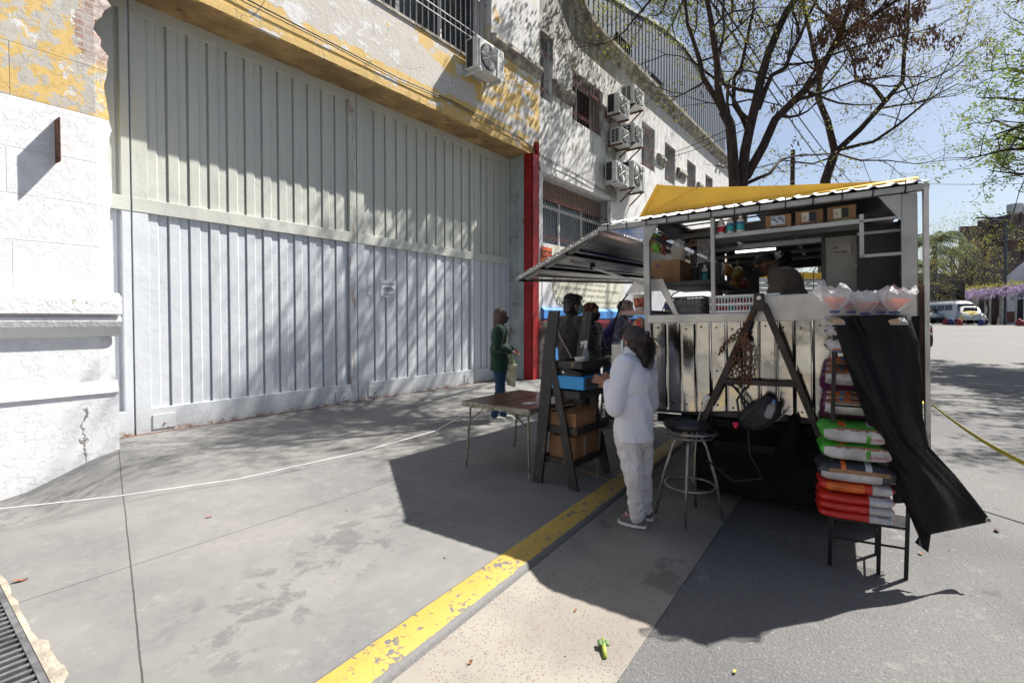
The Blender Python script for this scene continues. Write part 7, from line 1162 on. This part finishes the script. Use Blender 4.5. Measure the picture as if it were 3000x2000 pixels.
for lab, x in (('round white water tank on the warehouse roof, left one', 2972), ('round white water tank on the warehouse roof, at the photo edge', 3008)):
    c = atD(x, 624, 58); t = thing('water_tank', lab, 'water tank', c, 'water tanks on the warehouse roof'); b = MB(); b.lathe([(.60, 0), (.66, .1), (.70, .95), (.70, 1.0), (.1, 1.08)], c, 20); b.build('tank', M_bw, t, smooth=40); b = MB(); [b.box(c.x + i - .05, c.x + i + .05, c.y + j - .05, c.y + j + .05, c.z - .9, c.z) for i in (-.5, .5) for j in (-.5, .5)]; b.build('stand', M_black, t)
facade('dark_storefronts', 'row of dark shaded shopfronts behind the parked vans', 2600, 2835, 800, 56, M_oldw, [(2735, 2755, 850, 925, M_dark), (2765, 2785, 850, 925, M_dark), (2800, 2820, 850, 925, M_dark)])
facade('cream_shops', 'low cream shops with dark doorways behind the wisteria pergola', 2835, 2955, 845, 52, M_oldw2, [(2868, 2884, 868, 930, M_dark), (2905, 2918, 868, 935, M_dark), (2925, 2945, 875, 930, M_dark)])
ws = facade('white_gabled_shop', 'white gabled shop with teal board and red brown base at the right edge', 2945, 3200, 812, 42, M_bw, [(2962, 2972, 865, 880, M_grpan), (2981, 2998, 850, 872, M_teal), (2981, 2998, 875, 945, M_dark), (2946, 2980, 912, 945, pm('red brown base', (.14, .05, .035), .8))])
b = MB(); p = [atD(*q, 41.9) for q in ((2945, 815), (2965, 795), (3010, 758), (3200, 700), (3200, 815))]; b.slab(p, (F + RR * .95) * 5); b.build('gable', M_bw, ws)
# market stall seen through the trailer
ms = thing('market_stall', 'white market stall with a yellow fascia seen through the trailer', 'stall', atD(2370, 880, 11)); a = atD(2150, 813, 11); c = atD(2480, 817, 11); b = MB(); b.slab([a, c, c + ZZ * .13, a + ZZ * .13], F * .05); b.build('fascia', M_yel, ms); b = MB(); [b.slab([a + ZZ * (-.01 - .11 * k), c + ZZ * (-.01 - .11 * k), c + ZZ * (-.095 - .11 * k), a + ZZ * (-.095 - .11 * k)], F * (.04 + .02 * (k % 2))) for k in range(6)]; b.build('slatted_wall', M_wmetal, ms); b = MB(); b.slab([V((a.x, a.y, 0)), V((c.x, c.y, 0)), c - ZZ * .68, a - ZZ * .68], F * .04); b.build('base', M_grpan, ms)
hb_ = Tree('loose bush of dry twigs and yellow leaves behind the market stall', atD(2300, 900, 14), 77, M_bark2, M_yl, 'far trees', 1.2, .06, 'bush'); hb_.limb([V((*atD(2300, 900, 14).xy, 0)), atD(2300, 860, 14)], (.1, .08), 0, 1, 1, .5, False)
for x in (2200, 2260, 2320, 2380, 2430): hb_.limb([atD(2300, 860, 14), atD((x + 2300) / 2, 830, 14), atD(x, 800, 14)], (.04, .015), 4, 1, .6)
hb_.done()
# autumn tree, palm, wisteria
T6 = Tree('bare twiggy tree with scattered yellow leaves above the parked vans', atD(2840, 930, 46), 41, M_bark2, M_yl, 'far trees', .4, .12, 'autumn_tree'); bb = atD(2842, 935, 46); T6.limb([V((bb.x, bb.y, GZ)), atD(2842, 900, 46), atD(2838, 870, 46)], (.30, .2), 0, 1, 1, .5, False)
for x, y in ((2760, 800), (2790, 760), (2830, 730), (2870, 730), (2905, 770), (2740, 850), (2800, 840), (2890, 820), (2850, 780), (2920, 800), (2765, 760)): T6.limb([atD(2838, 870, 46), atD((x + 2838) / 2, (y + 875) / 2 - 6, 46), atD(x, y, 46 + rnd.uniform(-2, 2))], (.12, .03), 6, 2, 1.5, .3)
T6.done()
def palm(label, x, y, d, n, L, sd):
    R = random.Random(sd); c = atD(x, y, d); t = thing('palm_tree', label, 'palm', V((c.x, c.y, GZ)), 'far palms'); b = MB(); b.tube([V((c.x, c.y, GZ)), V((c.x, c.y, (GZ + c.z) / 2)) + RR * .2, c], [.25, .2, .17], 8); b.build('trunk', M_bark2, t); b = MB()
    for k in range(n):
        a = 2 * math.pi * k / n + R.uniform(-.2, .2); e = R.uniform(.1, 1.1); h_ = V((math.cos(a), math.sin(a), 0)); pts = [c + h_ * (L * q * math.cos(e * .7)) + ZZ * (L * (math.sin(e) * q - .75 * q * q)) for q in [i / 9 for i in range(10)]]; b.tube(pts, .02, 4, False)
        for i in range(1, 10):
            for s_ in (-1, 1):
                for m in range(2): q = pts[i - 1].lerp(pts[i], m / 2); sd_ = (pts[i] - pts[i - 1]).cross(ZZ).normalized() * s_ * L * .22; tip = q + sd_ - ZZ * L * .14 + (pts[i] - pts[i - 1]) * .8; w = (pts[i] - pts[i - 1]).normalized() * .06; b.poly([q - w, q + w, tip])
    b.build('fronds', M_palm, t)
palm('green feathery palm beside the trailer edge at the end of the street', 2738, 705, 50, 30, 3.0, 2); palm('smaller palm behind the bare tree, against the dark warehouse', 2790, 735, 54, 22, 2.6, 3); palm('palm crown low over the dark shopfronts', 2720, 775, 53, 24, 2.6, 4)
pg = thing('wisteria_pergola', 'pergola covered with lilac wisteria at the right edge of the street', 'pergola', V((*atD(2920, 900, 40).xy, GZ))); b = MB()
for x in (2890, 2933, 2975): q = atD(x, 950, 40); b.tube([V((q.x, q.y, GZ)), V((q.x, q.y, atD(x, 850, 40).z))], .12 if x == 2933 else .06, 8)
b.bar(atD(2845, 848, 40), atD(3020, 832, 40), .12); b.build('posts', M_grey, pg); b = MB()
for x0, x1 in ((2908, 2918), (2915, 2922), (2888, 2892)): b.tube([V((*atD(x0, 940, 40).xy, GZ)), atD(x0 + 6, 910, 40), atD(x1, 885, 40), atD(x1 + 4, 855, 40)], .10, 6)
b.build('stems', M_bark, pg, smooth=True); Tw = Tree.__new__(Tree); b = MB(); b2_ = MB(); R = random.Random(9)
for k in range(4200):
    x = R.uniform(2828, 3040); yc = 850 - (x - 2828) * .10; y = yc + abs(R.gauss(0, 12)) * (1 if R.random() < .8 else -.6); p = atD(x, y, 40 + R.gauss(0, .8)); a = V((R.gauss(0, .05), R.gauss(0, .05), -.10)); o_ = V((R.uniform(-1, 1), R.uniform(-1, 1), .2)).normalized() * .038; (b if y > yc - 1 + R.gauss(0, 3) else b2_).poly([p - o_, p + o_, p + a + o_ * .4, p + a - o_ * .4])
b.build('flowers', M_wis, pg); b2_.build('foliage', M_yl, pg)
# street lamps
def lamp(label, x, d, yb, yt, arm, r=.09): q = atD(x, yb, d); tp = atD(x + 2, yt, d); t = thing('street_lamp', label, 'street lamp', q, 'street lamps'); b = MB(); b.tube([V((q.x, q.y, GZ - .1)), tp], [r * 1.3, r], 8); b.build('pole', M_blk2, t); e = atD(x + arm, yt - 4, d); b = MB(); b.tube([tp - ZZ * .12, e], .04, 6); b.build('arm', M_blk2, t); b = MB(); b.bar(e - RR * .1, e + RR * 1.2, .28, .10); b.build('lamp_head', M_blk2, t)
M_blk2 = pm('dark blue grey post paint', (.045, .055, .07), .5, 0, .2)
lamp('tall dark street lamp with a long arm reaching left', 2944, 40, 952, 642, -78); lamp('thin far street lamp between the palms', 2789, 60, 940, 732, -42, .06)
q = atD(2321, 560, 24); t = thing('utility_pole', 'short dark wooden pole showing above the yellow roof board', 'pole', V((q.x, q.y, 0))); b = MB(); b.tube([V((q.x, q.y, 0)), atD(2323, 440, 24)], [.13, .10], 8); b.build('pole', M_bark, t); b = MB(); b.bar(atD(2317, 470, 24), atD(2329, 470, 24), .1, .1); b.build('bracket', M_black, t)
# bollards
for i, (x, y, m, lab) in enumerate(((2772, 948, 'r', 'red dome bollard at the far kerb, leftmost, before the white van'), (2787, 949, 'b', 'blue dome bollard at the far kerb before the white van'), (2810, 952, 'r', 'red dome bollard at the far kerb, left of the yellow car'), (2875, 954, 'b', 'blue dome bollard at the right wheel of the yellow car'), (2986, 959, 'r', 'red dome bollard alone near the white shop'), (2995, 955, 'r2', 'dim red dome bollard by the shop doorway, farther back'))):
    d = 37.5 - i * .4; q = atD(x, y, d); q.z = rise(q.x, q.y) - .05; hh = .52 if i < 5 else .4; t = thing('bollard', lab, 'bollard', q, 'dome bollards along the far kerb'); b = MB(); b.lathe([(.22, 0), (.21, .3 * hh), (.17, .6 * hh), (.10, .85 * hh), (.02, hh)], q, 16); b.build('dome', pm('dull red bollard', (.22, .025, .03), .7) if m[0] == 'r' else pm('dull blue bollard', (.02, .03, .13), .7), t, smooth=True)
# vehicles
M_tyr = M_tire; M_chr = pm('chrome trim', (.6, .6, .6), .2, 1, .1)
def vehicle(name, label, x, d, yawv, prof_, wid, paint, glassq, wheels, extra, scale=1, cat='car', gz=None):
    q = atD(x, 940, d); q.z = rise(q.x, q.y) - .02 if gz is None else gz; f = V(yawv).normalized(); r = V((f.y, -f.x, 0)); M = Matrix(((f.x, r.x, 0, q.x), (f.y, r.y, 0, q.y), (0, 0, 1, q.z), (0, 0, 0, 1))) @ Matrix.Scale(scale, 4); t = thing(name, label, cat, q)
    b = MB(M); n = len(prof_); rings = []
    for k in range(9):
        v = -1 + 2 * k / 8; inset = lambda z: 1 - .16 * max(0, z - .8) ; w = wid / 2 * v; sh_ = (1 - abs(v) ** 5 * .10); rings.append([(px_ * (1 - .03 * abs(v) ** 4), w * (1 - .13 * max(0, (pz - .75))), .32 + (pz - .32) * sh_) for px_, pz in prof_])
    b.loft(rings); b.build('body', paint, t, smooth=40)
    for (pts, nm, m) in glassq: b = MB(M); b.slab([V(p) for p in pts], V(pts[1]).__sub__(V(pts[0])).cross(V(pts[2]) - V(pts[1])).normalized() * .02); b.build(nm, m, t)
    for (wx, wy, wr) in wheels: b = MB(M); b.lathe([(wr * .5, 0), (wr * .95, 0), (wr, .03), (wr, .15), (wr * .95, .18), (wr * .5, .18)], (wx, wy - .09, wr), 20, (0, 1, 0)); w_ = b.build('wheel', M_tyr, t, smooth=40); b = MB(M); b.lathe([(.02, .0), (wr * .5, .02), (wr * .5, .16), (.02, .18)], (wx, wy - .09, wr), 16, (0, 1, 0)); b.build('rim', M_chr, w_)
    for nm, m, fn in extra: b = MB(M); fn(b); b.build(nm, m, t, smooth=40)
    return t
P_w = pm('white van paint', (.62, .63, .64), .3, 0, .08); P_y = pm('pale yellow car paint', (.66, .52, .10), .3, 0, .1); P_wc = pm('cream white car paint', (.56, .56, .52), .35); P_s = pm('silver car paint', (.35, .36, .38), .3, .4)
fv = -F * .80 + RR * .60      # front looks at the camera and a little right
vehicle('parked_van', 'old white minibus van with a roof rack parked facing the street', 2785, 43.5, -F * .97 - RR * .19, [(2.05, .35), (2.12, .55), (2.10, .95), (1.98, 1.15), (1.72, 1.75), (1.45, 1.92), (-1.9, 1.95), (-2.1, 1.7), (-2.15, .9), (-2.1, .35)], 1.75, P_w,
    [([(2.02, -.66, 1.18), (2.02, .66, 1.18), (1.79, .58, 1.66), (1.79, -.58, 1.66)], 'windscreen', M_glass)] + [([(xx, s_ * .865, 1.15), (xx - .85, s_ * .865, 1.15), (xx - .85, s_ * .80, 1.62), (xx, s_ * .80, 1.62)], 'side_window', M_glass) for xx in (1.5, .45, -.6) for s_ in (-1, 1)], [(1.25, -.72, .33), (1.25, .72, .33), (-1.25, -.72, .33), (-1.25, .72, .33)],
    [('roof_rack', M_grey, lambda b: [b.box(-1.8, 1.2, y, y + .04, 2.02, 2.06) for y in (-.6, 0, .6)] + [b.box(x, x + .04, -.62, .64, 1.98, 2.03) for x in (-1.7, -.6, .5, 1.1)]), ('headlight', M_white, lambda b: b.lathe([(.02, 0), (.11, 0), (.1, .04), (.02, .05)], (2.09, .58, .78), 14, (1, 0, 0))), ('headlight', M_white, lambda b: b.lathe([(.02, 0), (.11, 0), (.1, .04), (.02, .05)], (2.09, -.58, .78), 14, (1, 0, 0))), ('bumper', M_chr, lambda b: b.box(2.1, 2.2, -.85, .85, .38, .52)), ('round_badge', M_black, lambda b: b.lathe([(.13, 0), (.16, 0), (.16, .02), (.13, .02)], (2.1, 0, 1.0), 20, (1, 0, 0))), ('trim_strip', M_black, lambda b: b.box(2.1, 2.13, -.6, .7, 1.13, 1.17))], cat='van')
def hood(b): b.grid(lambda i, j: (.35 + 1.45 * i, (j - .5) * (1.15 - .35 * i), float(np.interp(.35 + 1.45 * i, (.3, .55, 1.2, 1.8, 1.92), (1.05, .98, .90, .72, .55))) + .04 - .10 * (2 * j - 1) ** 2), 14, 12)
vehicle('parked_small_car', 'small old car with yellow bonnet and white roof parked beside the white van', 2841, 41.0, -F * .83 - RR * .54, [(1.85, .35), (1.92, .55), (1.80, .72), (1.2, .90), (.55, .98), (.30, 1.05), (-.05, 1.42), (-.5, 1.48), (-1.1, 1.35), (-1.7, .95), (-1.95, .6), (-1.9, .35)], 1.30, P_wc, [([(.34, -.46, 1.04), (.34, .46, 1.04), (.06, .40, 1.36), (.06, -.40, 1.36)], 'windscreen', M_glass), ([(.1, -.60, 1.04), (-.7, -.60, 1.04), (-.6, -.50, 1.34), (-.05, -.50, 1.34)], 'side_window', M_glass)], [(1.2, -.66, .31), (1.2, .66, .31), (-1.2, -.66, .31), (-1.2, .66, .31)],
    [('bonnet', P_y, hood)] + [('mudguard', P_y, lambda b, s=s: b.ball((1.25, s * .60, .50), (.50, .20, .26), 16, 10)) for s in (-1, 1)] + [('headlight', M_white, lambda b, s=s: b.ball((1.68, s * .60, .62), (.06, .10, .10), 10, 8)) for s in (-1, 1)] + [('bumper', M_white, lambda b: b.box(1.92, 2.0, -.75, .75, .34, .42))])
vehicle('parked_car', 'silver car partly hidden by the trailer edge, left of the van', 2722, 45, -F * .91 - RR * .40, [(2.0, .35), (2.08, .6), (1.9, .82), (1.1, .95), (.5, 1.38), (-.8, 1.45), (-1.6, 1.1), (-2.1, .95), (-2.1, .35)], 1.65, P_s, [([(1.05, -.6, .98), (1.05, .6, .98), (.52, .55, 1.35), (.52, -.55, 1.35)], 'windscreen', M_glass)], [(1.3, -.75, .31), (1.3, .75, .31), (-1.3, -.75, .31), (-1.3, .75, .31)], [('headlight', M_white, lambda b: b.ball((1.98, .6, .68), (.06, .16, .08), 10, 8)), ('headlight', M_white, lambda b: b.ball((1.98, -.6, .68), (.06, .16, .08), 10, 8)), ('bumper', M_black, lambda b: b.box(2.02, 2.12, -.8, .8, .35, .5))])
mb_ = thing('motorcycle', 'red and black motorcycle standing just past the trailer edge', 'motorcycle', V((*atD(2716, 985, 22).xy, .1))); q = atD(2715, 965, 22); q.z = rise(q.x, q.y) - .06; fm = (-F * .85 - RR * .5).normalized(); rm = V((fm.y, -fm.x, 0))
for k, dx in enumerate((.65, -.65)): b = MB(); b.lathe([(.2, 0), (.30, .01), (.32, .05), (.32, .09), (.30, .13), (.2, .14)], q + fm * dx + ZZ * .32 - rm * .07, 22, rm); w_ = b.build('wheel', M_tyr, mb_, smooth=40); b = MB(); b.lathe([(.02, .05), (.2, .05), (.2, .09), (.02, .09)], q + fm * dx + ZZ * .32 - rm * .07, 14, rm); b.build('rim', M_black, w_)
b = MB(); b.ball(q + ZZ * .80 + fm * .15, (.28, .14, .14), 14, 10); b.ball(q + ZZ * .55 + fm * .45, (.16, .12, .22), 12, 8); b.build('tank', pm('glossy red', (.45, .01, .02), .25), mb_, smooth=True); b = MB(); b.bar(q + ZZ * .82 - fm * .1, q + ZZ * .85 - fm * .7, .24, .09); b.build('seat', M_black, mb_); b = MB(); b.tube([q + fm * .65 + ZZ * .32 + rm * .09, q + fm * .40 + ZZ * 1.0 + rm * .09], .025, 6); b.tube([q + fm * .65 + ZZ * .32 - rm * .09, q + fm * .40 + ZZ * 1.0 - rm * .09], .025, 6); b.tube([q + fm * .36 + ZZ * 1.08 + rm * .36, q + fm * .42 + ZZ * 1.02, q + fm * .36 + ZZ * 1.08 - rm * .36], .016, 6); b.ball(q + ZZ * .40, (.2, .16, .16), 10, 8); b.build('fork_and_engine', M_black, mb_)
b = MB(); b.ball(q + fm * .52 + ZZ * .92, (.08, .1, .1), 10, 8); b.build('headlight', M_white, mb_)
# street side across the road and behind the viewer (seen only in reflections)
M_cream = pm('pale street wall', (.40, .38, .34), .85, 0, .2, .6, .4, 8)
for lab, x0, x1, y0_, y1_, h in (('cream row house across the street, outside the photo', -22, 6, -19, -13, 6.5), ('taller cream house across the street, outside the photo', 6.2, 24, -19, -13.2, 8), ('cream house at the corner behind the viewer', -20, -13, -12, 14, 6.5)):
    t = thing('row_house', lab, 'building', ((x0 + x1) / 2, (y0_ + y1_) / 2, 0), 'houses outside the photo'); b = MB(); b.box(x0, x1, y0_, y1_, -.1, h); b.build('wall', M_cream, t); b = MB()
    if x1 > -10: [b.box(x0 + 2 + 3.4 * k, x0 + 3.2 + 3.4 * k, y1_, y1_ + .03, 1, 3) for k in range(int((x1 - x0) / 3.6))]
    else: [b.box(x1, x1 + .03, y0_ + 2 + 3.6 * k, y0_ + 3.3 + 3.6 * k, 1, 3) for k in range(6)]
    b.build('shutters', M_grey, t)
